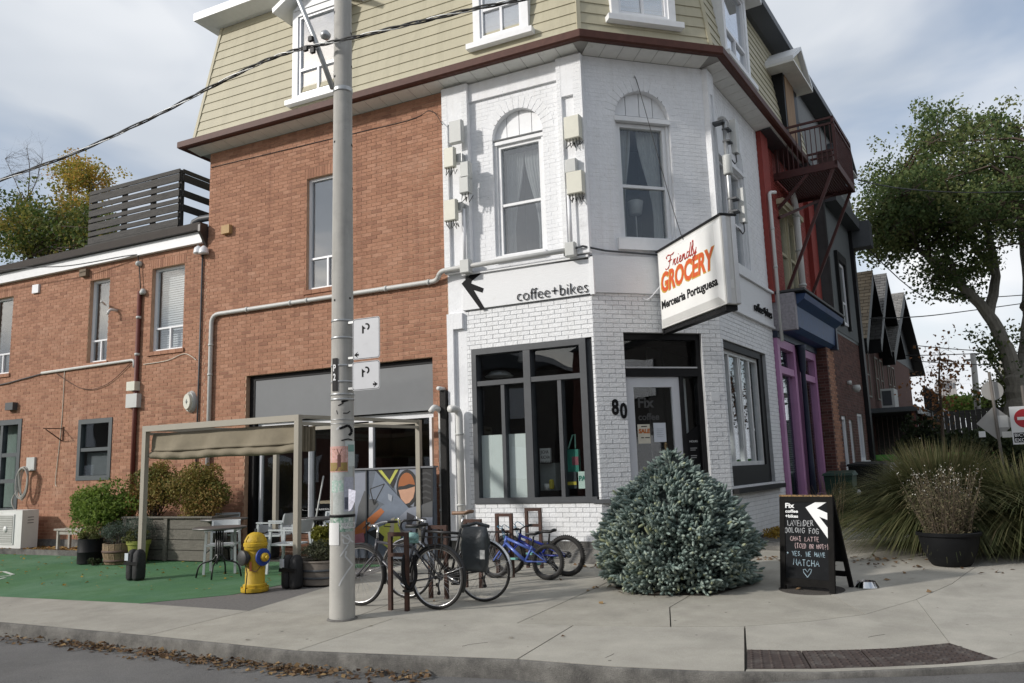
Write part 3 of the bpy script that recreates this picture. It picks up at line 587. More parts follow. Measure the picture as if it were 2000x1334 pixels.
# pilasters, upper floor: raised border round a sunk panel
def pilaster(F, u0, u1, z0, z1, pu0, pu1, pz0, pz1, d=.12, name='pilaster'):
    q = MB(); q.fb(F, u0, pu0, z0, z1, .002, d); q.fb(F, pu1, u1, z0, z1, .002, d); q.fb(F, pu0, pu1, pz1, z1, .002, d-.0008); q.fb(F, pu0, pu1, z0, pz0, .002, d-.0008); q.fb(F, pu0, pu1, pz0, pz1, .002, d-.055)
    o = q.build(name, M_WPAINT, B); b = MB()
    for (a, c) in ((u0, pu0), (pu1, u1)):
        k = 0; z = z0+.01
        while z < z1-.07:
            b.fb(F, a+.003, c-.003, z, z+.06, d-.01, d+.0025, random.random()); z += .0695; k += 1
    b.build('quoin_courses', M_WBRICK, o)['kind'] = 'stuff'; return o
pilaster(F1, -6.815, -6.30, 4.92, ZS-.02, -6.70, -6.42, 4.98, 7.62); pilaster(F1, -4.60, -4.155, 4.92, ZS-.02, -4.52, -4.31, 4.98, 7.62)
q = MB(); q.fb(F1, -6.3, -4.6, 7.98, ZS-.02, .004, .05); q.build('cornice_band', M_WPAINT, B)
# chamfer
w = Wall(F2, 0.0, 2.23, .30, 4.29, 0, .2255, .0730, .007, .008); dh = w.hole(.50, 1.88, .30, 3.66, .25); w.make()
w.build(B, 'entrance_wall', 'painted_brick', M_WBRICK, M_WGROUT, 110, HIDE_W)
q = MB(); q.fb(F2, -.1, 2.23, .05, .30, -.3, .03); q.fb(F2, .4, 2.0, .05, .29, .031, .45); q.build('door_step', M_CONC2, B)
q = MB(); zt = 2.96
q.fb(F2, .503, .53, .30, dh[3]-.002, -.22, -.06); q.fb(F2, 1.80, 1.877, .30, dh[3]-.002, -.22, -.06); q.fb(F2, .53, 1.80, dh[3]-.10, dh[3]-.002, -.22, -.06); q.fb(F2, .53, 1.80, zt, zt+.13, -.22, -.055); q.fb(F2, 1.475, 1.535, .30, zt, -.22, -.06); q.fb(F2, 1.535, 1.80, .30, .62, -.2, -.08)
df = q.build('door_frame', M_BLACK, B)
q = MB(); q.fb(F2, .535, 1.80, zt+.132, zt+.155, -.20, -.05); q.build('worn_strip', M_ALU, df)
q = MB(); q.fb(F2, .55, 1.78, zt+.13, dh[3]-.1, -.145, -.137); q.build('pane', M_GLASS, df)
q = MB(); q.fb(F2, 1.535, 1.80, .62, zt, -.145, -.137); q.build('pane', M_GLASS, df)
q = MB(); da, db = .535, 1.47; q.fb(F2, da, da+.135, .31, zt-.004, -.14, -.09); q.fb(F2, db-.135, db, .31, zt-.004, -.14, -.09); q.fb(F2, da+.135, db-.135, zt-.17, zt-.004, -.14, -.09); q.fb(F2, da+.135, db-.135, .31, .60, -.14, -.09)
dr = q.build('shop_door', mat('door_white', (.62,.63,.66), .45, var=.04), B)
q = MB(); q.fb(F2, da+.13, db-.13, .59, zt-.165, -.12, -.112); q.build('pane', M_GLASS, dr)
q = MB(); q.lathe([(.028,0),(.03,.02),(.02,.05),(.0,.052)], F2.P(db-.06, 1.35, -.09), 12, F2.n); q.build('handle', M_STEEL, dr, True)
rs = F2.rect(1245,829,1271,866,-.105); s1 = card('sale_poster', F2, rs, -.105, mat('cream_paper', (.62,.58,.48), .75), dr); text_mb('SALE', .092, on(F2, rs[0]+.012, rs[2]+.165, -.103), .001, .005, shear=.1, squash=.98).build('sale_lettering', M_ORANGE, s1)
for a_, b_, c_ in ((.06,.16,.262),(.05,.10,.085),(.12,.2,.085)): card('small_print', F2, (rs[0]+a_, rs[0]+b_, rs[2]+c_, rs[2]+c_+.014), -.103, M_INK, s1, .001)
rs = F2.rect(1276,826,1302,863,-.105); s2 = card('paper_notice', F2, rs, -.105, mat('blue_white_paper', (.60,.63,.68), .75), dr)
for i in range(5): card('small_print', F2, (rs[0]+.05, rs[0]+.17-.012*(i % 3), rs[3]-.1-.03*i, rs[3]-.094-.03*i), -.103, mat('grey_print', (.33,.35,.38), .8), s2, .001)
text_mb('Fix', .23, on(F2, .73, 2.47, -.108), .001, .006).build('glass_lettering', mat('etched_grey', (.06,.06,.06), .6), dr); text_mb('coffee', .15, on(F2, .73, 2.27, -.108), .001, .003).build('glass_lettering', MATS['etched_grey'], dr); text_mb('+bikes', .15, on(F2, .73, 2.07, -.108), .001, .003).build('glass_lettering', MATS['etched_grey'], dr)
q = MB(); q.fprism(F2, [(1.54,1.32),(1.79,1.47),(1.79,2.18),(1.54,2.02)], -.134, -.130); hb_ = q.build('hours_decal', M_INK, df)
text_mb('HOURS', .045, on(F2, 1.61, 1.90, -.128), .0005).build('hours_lettering', M_WINK, hb_)
for z_, w_ in ((1.80,.12),(1.77,.09),(1.68,.11),(1.65,.10)): card('hours_print', F2, (1.62, 1.62+w_, z_, z_+.014), -.128, mat('dim_print', (.30,.30,.30), .8), hb_, .001)
q = MB(); q.fprism(F2, [(.68,1.22),(.68,1.02),(1.33,1.42),(1.33,1.62)], -.109, -.107); q.build('glass_arrow', M_INK, dr)
q = MB(); q.fb(F2, .45, 1.95, .3, 3.66, -1.6, -1.55); q.build('hall_back', M_BLACK, B)
q = MB(); q.fb(F2, 1.56, 1.70, .7, 2.95, -.32, -.30); q.build('hall_curtain', M_BLIND, B)
for ch_, x_, zz in (('8', .235, 2.36), ('0', .375, 2.30)):
    text_mb(ch_, .33, on(F2, x_, zz, .016), .008, .010, squash=.72).build('house_number', M_INK, B)
card('plate', F2, F2.rect(1388,766,1406,783,.012), .014, M_WHITE, B)
uc = 1.06; ra = .50; zs = 7.30
w = Wall(F2, 0.0, 2.23, 4.905, ZS, 0, .2245, .0695, .010, .003); w.hole(uc-ra, uc+ra, 5.12, 7.33, .18); w.arched(uc, ra, zs); w.make(); w.build(B, 'upper_wall', 'painted_brick', M_WPAINT, M_WPAINT, 20, HIDE_W)
arch_trim(F2, uc, ra, zs, 0); arch_panel(F2, uc, ra-.002, 7.30, zs, -.10)
wn = window(B, F2, (uc-ra+.05, uc+ra-.05, 5.20, 7.23), -.08, .065, .1, hb=[(6.14, uc-ra+.06, uc+ra-.06)], panes=[(uc-ra+.09, uc+ra-.09, 5.25, 6.11), (uc-ra+.09, uc+ra-.09, 6.17, 7.18)], mt=M_WHITE, gm=M_GLASS, sill=(.12,.19,.07,M_WHITE), room=M_DARKROOM)
curtain(wn, F2, uc-.38, uc-.10, 5.2, 7.2, -.28, tie=.75); curtain(wn, F2, uc+.0, uc+.40, 5.2, 7.2, -.28, tie=.75, side=-1)
q = MB(); q.fb(F2, uc-ra+.002, uc-ra+.048, 5.12, 7.3, -.17, -.05); q.fb(F2, uc+ra-.048, uc+ra-.002, 5.12, 7.3, -.17, -.05); q.fb(F2, uc-ra-.01, uc+ra+.01, 7.24, 7.32, -.17, .02); q.build('window_surround', M_WHITE, B)
q = MB(); q.lathe([(.10,0),(.14,.22),(.10,.24)], F2.P(uc+.02, 5.80, -.5), 16); q.tube([F2.P(uc+.02, 5.2, -.5), F2.P(uc+.02, 5.8, -.5)], .012, 6); q.build('table_lamp', M_CURT, wn, True)
# right facade of the white part
w = Wall(F3, .002, 3.28, .30, 4.15, 0, .2255, .0730, .007, .008, .11); sh = w.hole(.10, 2.62, 1.14, 3.58, .22); w.make(); w.build(B, 'side_wall', 'painted_brick', M_WBRICK, M_WGROUT, 60, HIDE_W)
q = MB(); q.fb(F3, .0, 3.28, .05, .30, -.3, .02); q.build('footing', M_CONC2, B)
q = MB(); q.fb(F3, .103, .16, 1.15, 3.575, -.2, -.03); q.fb(F3, 2.36, 2.617, 1.15, 3.575, -.2, -.06); q.fb(F3, .16, 2.36, 3.46, 3.575, -.2, -.03); q.fb(F3, .16, 2.36, 1.15, 1.50, -.2, -.05); q.build('window_lining', M_BLACK, B)
q = MB(); q.fb(F3, .02, 2.9, 1.06, 1.138, -.1, .12); q.build('window_ledge', M_BLACK, B)
vb = [(.68,1.5,3.46),(1.22,1.5,3.46),(1.32,1.5,3.46),(1.86,1.5,3.46)]
wn = window(B, F3, (.16, 2.36, 1.50, 3.46), -.10, .07, .09, vb=vb, panes=[(.2,.67,1.54,3.42),(.7,1.21,1.54,3.42),(1.34,1.85,1.54,3.42),(1.88,2.32,1.54,3.42)], mt=mat('grey_white_frame', (.60,.61,.61), .45), gm=M_GLASS, room=None, bw=.07)
q = MB(); q.fb(F3, .16, 2.4, .4, 3.6, -1.4, -1.38); q.build('room', M_DARKROOM, wn)
for x in (.9, 1.5): q = MB(); q.lathe([(.02,.3),(.10,.28),(.14,0),(.13,0)], F3.P(x, 2.35, -.6), 14); q.build('pendant_lamp', M_VINYL, wn, True)
uc = 1.28; ra = .86; zs = 7.02
w = Wall(F3, .002, 3.28, 4.915, ZS, 0, .2245, .0695, .010, .003); w.hole(uc-ra, uc+ra, 5.0, 7.06, .18); w.arched(uc, ra, zs); w.make(); w.build(B, 'upper_wall', 'painted_brick', M_WPAINT, M_WPAINT, 0, HIDE_W)
arch_trim(F3, uc, ra, zs, 0, 25); arch_panel(F3, uc, ra-.002, 7.03, zs, -.10)
for a, b in ((.47, 1.24), (1.34, 2.09)):
    window(B, F3, (a, b, 5.08, 6.98), -.08, .06, .1, hb=[(5.95, a+.05, b-.05)], mt=M_WHITE, gm=M_GLASS, room=M_DARKROOM, panes=[(a+.03, b-.03, 5.12, 5.93), (a+.03, b-.03, 5.98, 6.95)])
q = MB(); q.fb(F3, 1.24, 1.34, 5.0, 7.0, -.17, -.03); q.fb(F3, .425, .47, 5.0, 7.0, -.17, -.03); q.fb(F3, 2.09, 2.135, 5.0, 7.0, -.17, -.03); q.fb(F3, .43, 2.13, 6.98, 7.05, -.17, .02); q.fb(F3, .35, 2.2, 4.92, 5.06, -.1, .09); q.build('window_surround', M_WHITE, B)
pilaster(F3, .0, .33, 4.94, ZS-.02, .12, .24, 4.98, 7.9, .10)
q = MB(); q.fb(F3, -.4, 13.4, .2, 11.2, -2.35, -2.25); q.build('sun_block_wall', M_DARKROOM, B)  # unseen sheet added inside to stop sun crossing the hollow building
q = MB(); q.box((-12.5,17.0,.2),(-3.6,17.1,11.2)); q.build('sun_block_wall', M_DARKROOM, B)  # second added sheet, blocks sun behind the left facade
# ------------------------------------------------------------------ eaves and mansard
UE = 13.6                                              # far end of the mansard along the side street
UL = -12.54
def ring(d, z, ul=None): return [Vector((UL-(ul if ul is not None else d), 17.0, z)), Vector((UL-(ul if ul is not None else d), F1.P(0,0,d).y, z))]+[isect(a, b, d)+Vector((0,0,z)) for a, b in ((F1, F2), (F2, F3))]
def ring3(d, z, end=5.9): return ring(d, z)+[F3.P(end, z, d)]
q = MB(); q.sweep([(.34,8.385),(.44,8.375),(.47,8.40),(.47,8.52),(.45,8.535),(.34,8.53)], lambda p: ring3(p[0], p[1])); q.build('gutter', M_BROWN, B)
q = MB(); q.sweep([(.24,8.531),(.36,8.54),(.36,8.575),(.24,8.585)], lambda p: ring3(p[0], p[1])); q.build('drip_edge', M_WHITE, B)
sof = MB(); sof.sweep([(-.02,8.345),(.338,8.39),(.338,8.41),(-.02,8.40)], lambda p: ring3(p[0], p[1])); so_ = sof.build('soffit', mat('soffit_gap', (.33,.32,.30), .8), B)
def soffit_run(F, a, b, step=.31):
    n = max(1, int((b-a)/step)); st = (b-a)/n
    for i in range(n):
        q = MB(); x0, x1 = a+i*st+.005, a+(i+1)*st-.005
        q.hexa([F.P(x0,8.337,0),F.P(x1,8.337,0),F.P(x1,8.380,.335),F.P(x0,8.380,.335),F.P(x0,8.342,0),F.P(x1,8.342,0),F.P(x1,8.386,.335),F.P(x0,8.386,.335)]); q.build('soffit_panel', M_SOFFIT, so_)
soffit_run(F1, UL-.3, -4.19); soffit_run(F2, .02, 2.21); soffit_run(F3, .02, 5.9)
def msl(z): return .235-.135*(z-8.58)                  # outward depth of the mansard face at height z
ZT = 11.35
q = MB(); q.sweep([(8.50,), (ZT,)], lambda p: ring(msl(p[0])-.03, p[0])+[F3.P(UE, p[0], msl(p[0])-.03)]); core = q.build('mansard', mat('sheathing', (.16,.15,.10), .9), B)
q = MB(); zc = ZT; q.add([v for v in ring(.0, zc)]+[F3.P(UE, zc, 0), F3.P(UE, zc, -6), Vector((UL, 17, zc))], [tuple(range(6))]); q.build('roof_deck', M_CHAR, B)
def boards(Fpts, z0, z1, step=.205, mt=None, parent=core):
    z = z0
    while z < z1:
        zb = min(z+step+.012, z1); a0, b0 = Fpts(z, .016); a1, b1 = Fpts(zb, .0); i0, j0 = Fpts(z, .0)
        q = MB(); q.add([a0, b0, b1, a1, i0, j0], [(0,1,2,3),(4,5,1,0),(0,3,4),(1,5,2)]); q.build('siding_board', mt or M_SIDING, parent); z += step
boards(lambda z, e: (ring(msl(z)+e, z)[1], ring(msl(z)+e, z)[2]), 8.59, ZT)
boards(lambda z, e: (ring(msl(z)+e, z)[0], ring(msl(z)+e, z)[1]), 8.59, ZT)
boards(lambda z, e: (ring(msl(z)+e, z)[2], ring(msl(z)+e, z)[3]), 8.59, ZT)
boards(lambda z, e: (ring(msl(z)+e, z)[3], F3.P(7.4, z, msl(z)+e)), 8.59, ZT)
for k in (1, 2, 3):
    q = MB(); a, b = ring(msl(8.56)+.012, 8.56)[k], ring(msl(ZT)+.012, ZT)[k]; q.bar(a, b, .07, .03, up=(F1.n if k == 1 else F2.n)); q.build('corner_trim', M_SIDING, B)
# upper cornice at the left end of the roof
q = MB(); q.sweep([(.10,11.22),(.42,11.30),(.42,11.47),(-.3,11.50),(-.3,11.22)], lambda p: ring(p[0]-.12, p[1])); q.build('upper_cornice', M_WHITE, B)
q = MB(); q.sweep([(.10,11.22),(.42,11.30),(.42,11.47),(-.3,11.50),(-.3,11.22)], lambda p: [isect(F2, F3, p[0]-.121)+Vector((0,0,p[1])), F3.P(UE, p[1], p[0]-.121)]); q.build('side_cornice', M_CHAR, B)
q = MB(); q.fb(F3, 3.3, UE, 8.335, 8.36, -.3, .30); q.build('side_soffit', M_CHAR, B)
def dormer(F, u0, u1, z0, z1, split=None, gable=False, cheek=.8, sash=2, wide=.13):
    q = MB(); d = .25; W = wide
    q.fb(F, u0, u0+W, z0, z1, -cheek, d); q.fb(F, u1-W, u1, z0, z1, -cheek, d); q.fb(F, u0+W, u1-W, z1-W, z1, -cheek, d-.001); q.fb(F, u0-.1, u1+.1, z0-.10, z0, -.1, d+.10); q.fb(F, u0+W, u1-W, z0, z0+.09, -cheek, d-.001)
    dm = q.build('dormer', M_WHITE, B)
    zm = split or z0+.62; um_ = (u0+u1)/2
    q = MB(); a, b, c, e = u0+W, u1-W, z0+.09, z1-W; f = .05
    q.fb(F, a, a+f, c, e, d-.12, d-.03); q.fb(F, b-f, b, c, e, d-.12, d-.03); q.fb(F, a+f, b-f, c, c+f, d-.12, d-.03); q.fb(F, a+f, b-f, e-f, e, d-.12, d-.03); q.fb(F, a+f, b-f, zm-.025, zm+.025, d-.12, d-.035)
    if sash == 2: q.fb(F, um_-.022, um_+.022, c+f, zm-.025, d-.12, d-.04)
    q.build('sash', M_VINYL, dm)
    for (x0, x1, y0, y1) in ([(a+f, um_-.02, c+f, zm-.02), (um_+.02, b-f, c+f, zm-.02), (a+f, b-f, zm+.02, e-f)] if sash == 2 else [(a+f, b-f, c+f, zm-.02), (a+f, b-f, zm+.02, e-f)]):
        q = MB(); q.fb(F, x0-.01, x1+.01, y0-.01, y1+.01, d-.085, d-.078); q.build('pane', glass('dormer_glass', (.8,.83,.85), .42), dm)
    q = MB(); q.fb(F, a, b, c, e, d-1.0, d-.98); q.build('room', M_ROOM, dm); q = MB(); q.fb(F, (a+b)/2-.02, b, c, zm, d-.2, d-.19); q.build('blind', M_BLIND, dm)
    if gable:
        q = MB(); h = .45
        for s_ in (-1, 1): q.hexa([F.P(um_,z1+h,d+.25),F.P(um_+s_*((u1-u0)/2+.3),z1-.05,d+.25),F.P(um_+s_*((u1-u0)/2+.3),z1-.05,-1.2),F.P(um_,z1+h,-1.2),F.P(um_,z1+h+.1,d+.25),F.P(um_+s_*((u1-u0)/2+.32),z1+.05,d+.25),F.P(um_+s_*((u1-u0)/2+.32),z1+.05,-1.2),F.P(um_,z1+h+.1,-1.2)])
        q.fprism(F, [(u0,z1),(u1,z1),(um_,z1+h-.03)], -.8, d+.02); q.build('dormer_roof', M_WHITE, dm)
    return dm
a = F1.uv(570,205,.25)[0]; dormer(F1, a, a+1.22, 8.83, 10.72, gable=True)
a = F1.uv(925,105,.25)[0]; dormer(F1, a, a+1.06, 8.90, 10.75, gable=True)
a = F2.uv(1196,45,.25)[0]; dormer(F2, a, a+1.18, 8.95, 10.75, split=9.9, sash=2)
dormer(F3, .75, 2.35, 8.90, 10.75, gable=True, cheek=.9)
# ------------------------------------------------------------------ low brick extension on the left
X = thing('brick_extension', (-16, 11.7, .15), 'low red brick wing with white fascia, left of the taller building', 'building')
w = Wall(F1, -32, -12.548, .36, 6.5, -.002, .2245, .0695)
HX = [(262,820,480,1100),(100,900,460,1130),(30,980,120,1080)]
wa = w.hole(-16.15, -15.50, 4.17, 6.07, .13); wb = w.hole(-14.16, -13.19, 4.22, 6.07, .13); wc = w.hole(-19.75, -18.9, 4.2, 6.05, .13); wg = w.hole(-16.29, -15.2, 1.60, 2.90, .05); ws = w.hole(-21.5, -18.27, .93, 3.06, .05)
tops = []
for h in (wa, wb, wc): w.hole(h[0]-.04, h[1]+.04, h[3], h[3]+.21, 0); tops.append((h[0]-.04, h[1]+.04, h[3], w.snap(h[3]+.21)))
w.make()
for t in tops: w.soldier(*t)
w.build(X, 'brick_wall', 'brick', M_BRICK, M_MORTAR, 300, HX)
q = MB(); q.fb(F1, -32, -12.55, .1, .36, -.2, .03); q.build('footing', M_CONC2, X)
for h in (wa, wb, wc):
    u0, u1, z0, z1 = h; zm = z0+.50; um_ = (u0+u1)/2
    wn = window(X, F1, h, -.09, .05, .08, vb=[(um_, z0, zm)], hb=[(zm, u0+.02, u1-.02)], panes=[(u0+.03, u1-.03, zm+.02, z1-.03), (u0+.03, um_-.015, z0+.03, zm-.02), (um_+.015, u1-.03, z0+.03, zm-.02)], gm=MATS['upper_window_glass'])
    q = MB(); n = max(3, round((u1-u0+.12)/.215)); st = (u1-u0+.12)/n
    for i in range(n): q.fb(F1, u0-.06+i*st+.004, u0-.06+(i+1)*st-.004, z0-.085, z0-.004, -.1, .035, random.random())
    q.build('sill', M_BRICK, wn)
    if h is wb:
        bl = MB()
        for i in range(36): z = z0+.05+i*.05; bl.hexa([F1.P(u0+.05,z,-.24),F1.P(u1-.05,z,-.24),F1.P(u1-.05,z+.012,-.28),F1.P(u0+.05,z+.012,-.28),F1.P(u0+.05,z+.003,-.24),F1.P(u1-.05,z+.003,-.24),F1.P(u1-.05,z+.05,-.265),F1.P(u0+.05,z+.05,-.265)])
        bl.build('blind', M_BLIND, wn)
    if h is wa: curtain(wn, F1, u0+.03, u1-.03, z0+.5, z1, -.28)
M_SLATE = mat('slate_frame', (.060,.072,.078), .5, var=.1)
u0, u1, z0, z1 = wg; window(X, F1, wg, .02, .10, .12, hb=[(2.27, u0+.1, u1-.1)], panes=[(u0+.09, u1-.09, z0+.09, 2.25), (u0+.09, u1-.09, 2.29, z1-.09)], mt=M_SLATE, gm=M_GLASS, room=M_DARKROOM)
q = MB(); q.fb(F1, u0+.12, u1-.12, 1.72, 2.2, -.16, -.15); q.build('window_screen', mat('screen_grey', (.13,.14,.15), .8), X)
u0, u1, z0, z1 = ws; window(X, F1, ws, .02, .12, .14, vb=[(-19.0, z0, z1)], hb=[(2.25, -18.96, u1-.1), (1.65, -18.96, u1-.1)], panes=[(u0+.1, -19.03, z0+.1, z1-.1), (-18.97, u1-.1, z0+.1, z1-.1)], mt=M_SLATE, gm=M_GLASS, room=M_DARKROOM)
q = MB(); q.fb(F1, -20.5, -18.85, 1.05, 2.95, -.3, -.28); q.build('door_blind', mat('sage_blind', (.22,.28,.25), .8), X)
q = MB(); q.fb(F1, -32, -12.62, 6.40, 6.635, .0, .10); q.build('fascia', M_WHITE, X)
q = MB(); q.prism([F1.P(-12.56,6.645,.04),F1.P(-12.56,6.65,.20),F1.P(-12.56,6.79,.23),F1.P(-12.56,6.79,.19),F1.P(-12.56,6.76,.04)], (-19.4,0,0)); q.prism([F1.P(-12.553,6.30,.01),F1.P(-12.553,6.6,.22),F1.P(-12.553,6.79,.22),F1.P(-12.553,6.79,.01)], (-.06,0,0)); q.build('gutter', mat('dark_brown_gutter', (.040,.032,.028), .4, var=.15), X)
q = MB(); q.box((-32,11.66,6.5),(-12.56,17.5,6.755)); q.build('flat_roof', M_CHAR, X)
# weathered deck screen on that roof
DK = thing('deck_screen', (-15.3, 12.1, 6.755), 'weathered grey slatted deck screen standing on the low roof', 'fence')
M_WOOD = mat('weathered_wood', (.060,.057,.053), .85, var=.45, scale=7, streak=(.7,6,6), bump=.4, bscale=30)
for i, (z, h) in enumerate(((8.31,.09),(8.12,.17),(7.96,.11),(7.77,.15),(7.62,.09),(7.43,.16),(7.29,.10),(7.10,.15))):
    q = MB(); q.box((-16.85+.004*i, 12.06, z), (-13.86, 12.09, z+h)); q.build('slat', M_WOOD, DK)
    if i in (0, 1, 3, 5):
        q = MB(); q.box((-13.84, 12.13, z), (-13.81, 15.0, z+h)); q.build('slat', M_WOOD, DK)
q = MB(); q.box((-16.9,12.04,6.757),(-13.85,12.10,7.085)); q.build('base_board', M_WOOD, DK)
for x, y in ((-16.8,12.1),(-15.75,12.1),(-14.8,12.1),(-13.93,12.1),(-13.93,14.9)): q = MB(); q.box((x,y,6.757),(x+.09,y+.09,8.38)); q.build('post', M_WOOD, DK)
q = MB(); q.tube([(-13.7,12.3,6.78),(-13.7,12.3,7.05),(-13.62,12.3,7.18),(-13.45,12.3,7.22),(-12.8,12.35,7.22),(-12.7,12.35,7.15),(-12.68,12.35,6.78)], .075, 10); q.solo('vent_duct', M_CHAR, (-13.2,12.3,6.757), 'dark bent vent duct beside the deck screen on the low roof', 'duct', smooth=True)
q = MB(); q.box((-13.35,12.6,6.757),(-12.85,12.9,7.14)); ac0 = q.solo('roof_unit', M_GREYBOX, (-13.1,12.75,6.757), 'small grey box unit on the low roof behind the bent duct', 'roof unit')
# ------------------------------------------------------------------ red painted neighbour with blue cornice and purple shopfront
M_RPB = mat('red_painted_brick', (0,0,0), .7, var=.15, scale=12, rnd=[(.23,.036,.028),(.28,.045,.035),(.31,.055,.042)], bump=.3, dirt=(.17,.03,.025), dscale=2, dpos=.58)
M_RPM = mat('red_paint_mortar', (.26,.042,.033), .8, var=.15)
M_PURP = mat('mauve_paint', (.43,.21,.38), .5, var=.07); M_BLUE = mat('blue_paint', (.022,.058,.155), .5, var=.15, dirt=(.03,.05,.09), dscale=4); M_NAVYP = mat('navy_paint', (.016,.024,.050), .5, var=.2)
M_CREAM = mat('cream_paint', (.48,.44,.30), .55, var=.08)
N_ = thing('red_shop', F3.P(5.5, .2, 0), 'red painted brick shop with blue cornice and mauve window frames', 'building')
w = Wall(F3, 3.285, 8.0, 4.9, 8.33, -.02); h = w.hole(4.75, 6.3, 5.15, 7.2, .16); w.make(); w.build(N_, 'painted_wall', 'brick', M_RPB, M_RPM, 60, [(1500,180,1680,420)])
for a, b in ((3.285, 3.80), (7.35, 8.0)): q = MB(); q.fb(F3, a, b, 4.7, 8.33, -.019, .10); q.build('pilaster', M_RPM, N_)
for a, b in ((4.77, 5.50), (5.56, 6.28)): window(N_, F3, (a, b, 5.17, 7.1), -.06, .08, .1, hb=[(6.1, a+.06, b-.06)], mt=M_CREAM, gm=M_GLASS, room=M_DARKROOM)
q = MB(); q.fb(F3, 4.6, 6.45, 7.12, 7.24, -.1, .14); q.fb(F3, 4.66, 6.39, 7.05, 7.12, -.1, .09); q.fb(F3, 5.50, 5.56, 5.17, 7.05, -.15, -.02); q.build('window_head', M_CREAM, N_)
q = MB(); q.prism([F3.P(3.5,z,d) for d, z in ((0,4.12),(.30,4.14),(.42,4.22),(.45,4.62),(.62,4.74),(.66,4.84),(0,4.88))], F3.t*3.85); q.build('cornice', M_BLUE, N_)
for u in (3.42, 7.36): q = MB(); q.fb(F3, u-.08, u+.08, 4.12, 4.86, 0, .47); q.build('cornice_bracket', M_NAVYP if u > 5 else mat('peeling_grey', (.30,.28,.30), .8, var=.3, scale=20), N_)
q = MB(); q.fb(F3, 3.35, 7.4, 4.885, 4.93, 0, .68); q.build('cornice_cap', mat('dark_lead', (.05,.05,.05), .6), N_)
q = MB(); q.fb(F3, 3.285, 6.75, .15, .62, -.1, .10); q.build('stall_riser', M_BLUE, N_)
q = MB(); q.fb(F3, 3.285, 6.75, 3.99, 4.12, -.2, .1); q.build('lintel', M_NAVYP, N_)
for a, b in ((3.30, 4.72), (5.02, 6.66)):
    window(N_, F3, (a, b, .64, 3.98), .08, .17, .14, hb=[(3.36, a+.15, b-.15)], panes=[(a+.15, b-.15, .8, 3.31), (a+.15, b-.15, 3.41, 3.83)], mt=M_PURP, gm=M_GLASS, room=M_DARKROOM, name='shop_window', bw=.14)
bl = MB()
for i in range(46): z = 1.3+i*.045; bl.fb(F3, 3.48, 4.56, z, z+.034, -.12, -.10)
bl.build('blind', mat('dim_blind', (.30,.33,.32), .8), N_)
q = MB(); q.lathe([(.07,.62),(.06,1.5),(.05,3.4),(.07,3.45),(.09,3.9),(.12,3.99)], F3.P(4.87, 0, .17), 12); q.build('column', M_NAVYP, N_, True)
# mansard of the side street beyond the yellow boards
def corr(F, u0, u1, z0, z1, df, parent, mt, step=.09, name='corrugated_sheet'):
    q = MB(); u = u0; vs = []; n = int((u1-u0)/step)
    for i in range(n*2+1):
        a = u0+i*step/2; e = .02 if i % 2 else 0; vs += [F.P(a, z0, df(z0)+e), F.P(a, z1, df(z1)+e)]
    q.add(vs, [(2*i, 2*i+2, 2*i+3, 2*i+1) for i in range(n*2)]); return q.build(name, mt, parent)
M_CORR = mat('grey_corrugated', (.15,.155,.155), .5, .3, var=.1)
M_DCORR = mat('dark_corrugated', (.070,.078,.080), .5, .2, var=.1)
corr(F3, 7.45, UE, 8.45, ZT, lambda z: msl(z)+.012, N_, M_CORR)
q = MB(); q.sweep([(.30,8.36),(.47,8.40),(.47,8.52),(.30,8.55)], lambda p: [F3.P(5.92, p[1], p[0]), F3.P(UE, p[1], p[0])]); q.build('gutter', M_CHAR, N_)
q = MB(); q.fb(F3, 5.15, 5.95, 8.5, 10.3, -.3, .28); q.build('boarded_door', mat('bare_plywood', (.28,.18,.105), .8, var=.35, scale=4, streak=(5,5,.5)), N_)
q = MB(); q.fb(F3, 5.96, 6.35, 8.4, 10.4, -.3, .26); q.fb(F3, 5.02, 5.15, 8.5, 10.35, -.3, .27); q.build('door_post', M_BLACK, N_)
def gable_hood(F, u0, u1, z, h, d0, d1, par, mt, face):
    um_ = (u0+u1)/2; q = MB()
    for s_ in (-1, 1):
        e = u0 if s_ < 0 else u1
        q.hexa([F.P(um_,z+h,d1),F.P(e,z,d1),F.P(e,z,d0),F.P(um_,z+h,d0),F.P(um_,z+h+.09,d1),F.P(e,z+.09,d1),F.P(e,z+.09,d0),F.P(um_,z+h+.09,d0)])
    g = q.build('gable_hood', mt, par); q = MB(); q.fprism(F, [(u0+.12,z+.02),(u1-.12,z+.02),(um_,z+h-.06)], d0, d1-.1); q.build('gable_face', face, g); q = MB(); q.fb(F, u0, u1, z-.05, z-.002, d0, d1); q.build('gable_soffit', M_SOFFIT, g)
gable_hood(F3, 4.6, 6.5, 10.35, .62, -.6, .62, N_, M_WHITE, M_SIDING)
gable_hood(F3, 10.4, 12.6, 10.0, .75, -.6, .55, N_, M_CHAR, M_CORR)
q = MB(); q.fb(F3, 8.9, 9.7, 8.6, 9.7, 0, .5); q.build('roof_unit', mat('rust_dark', (.06,.03,.025), .8), N_)
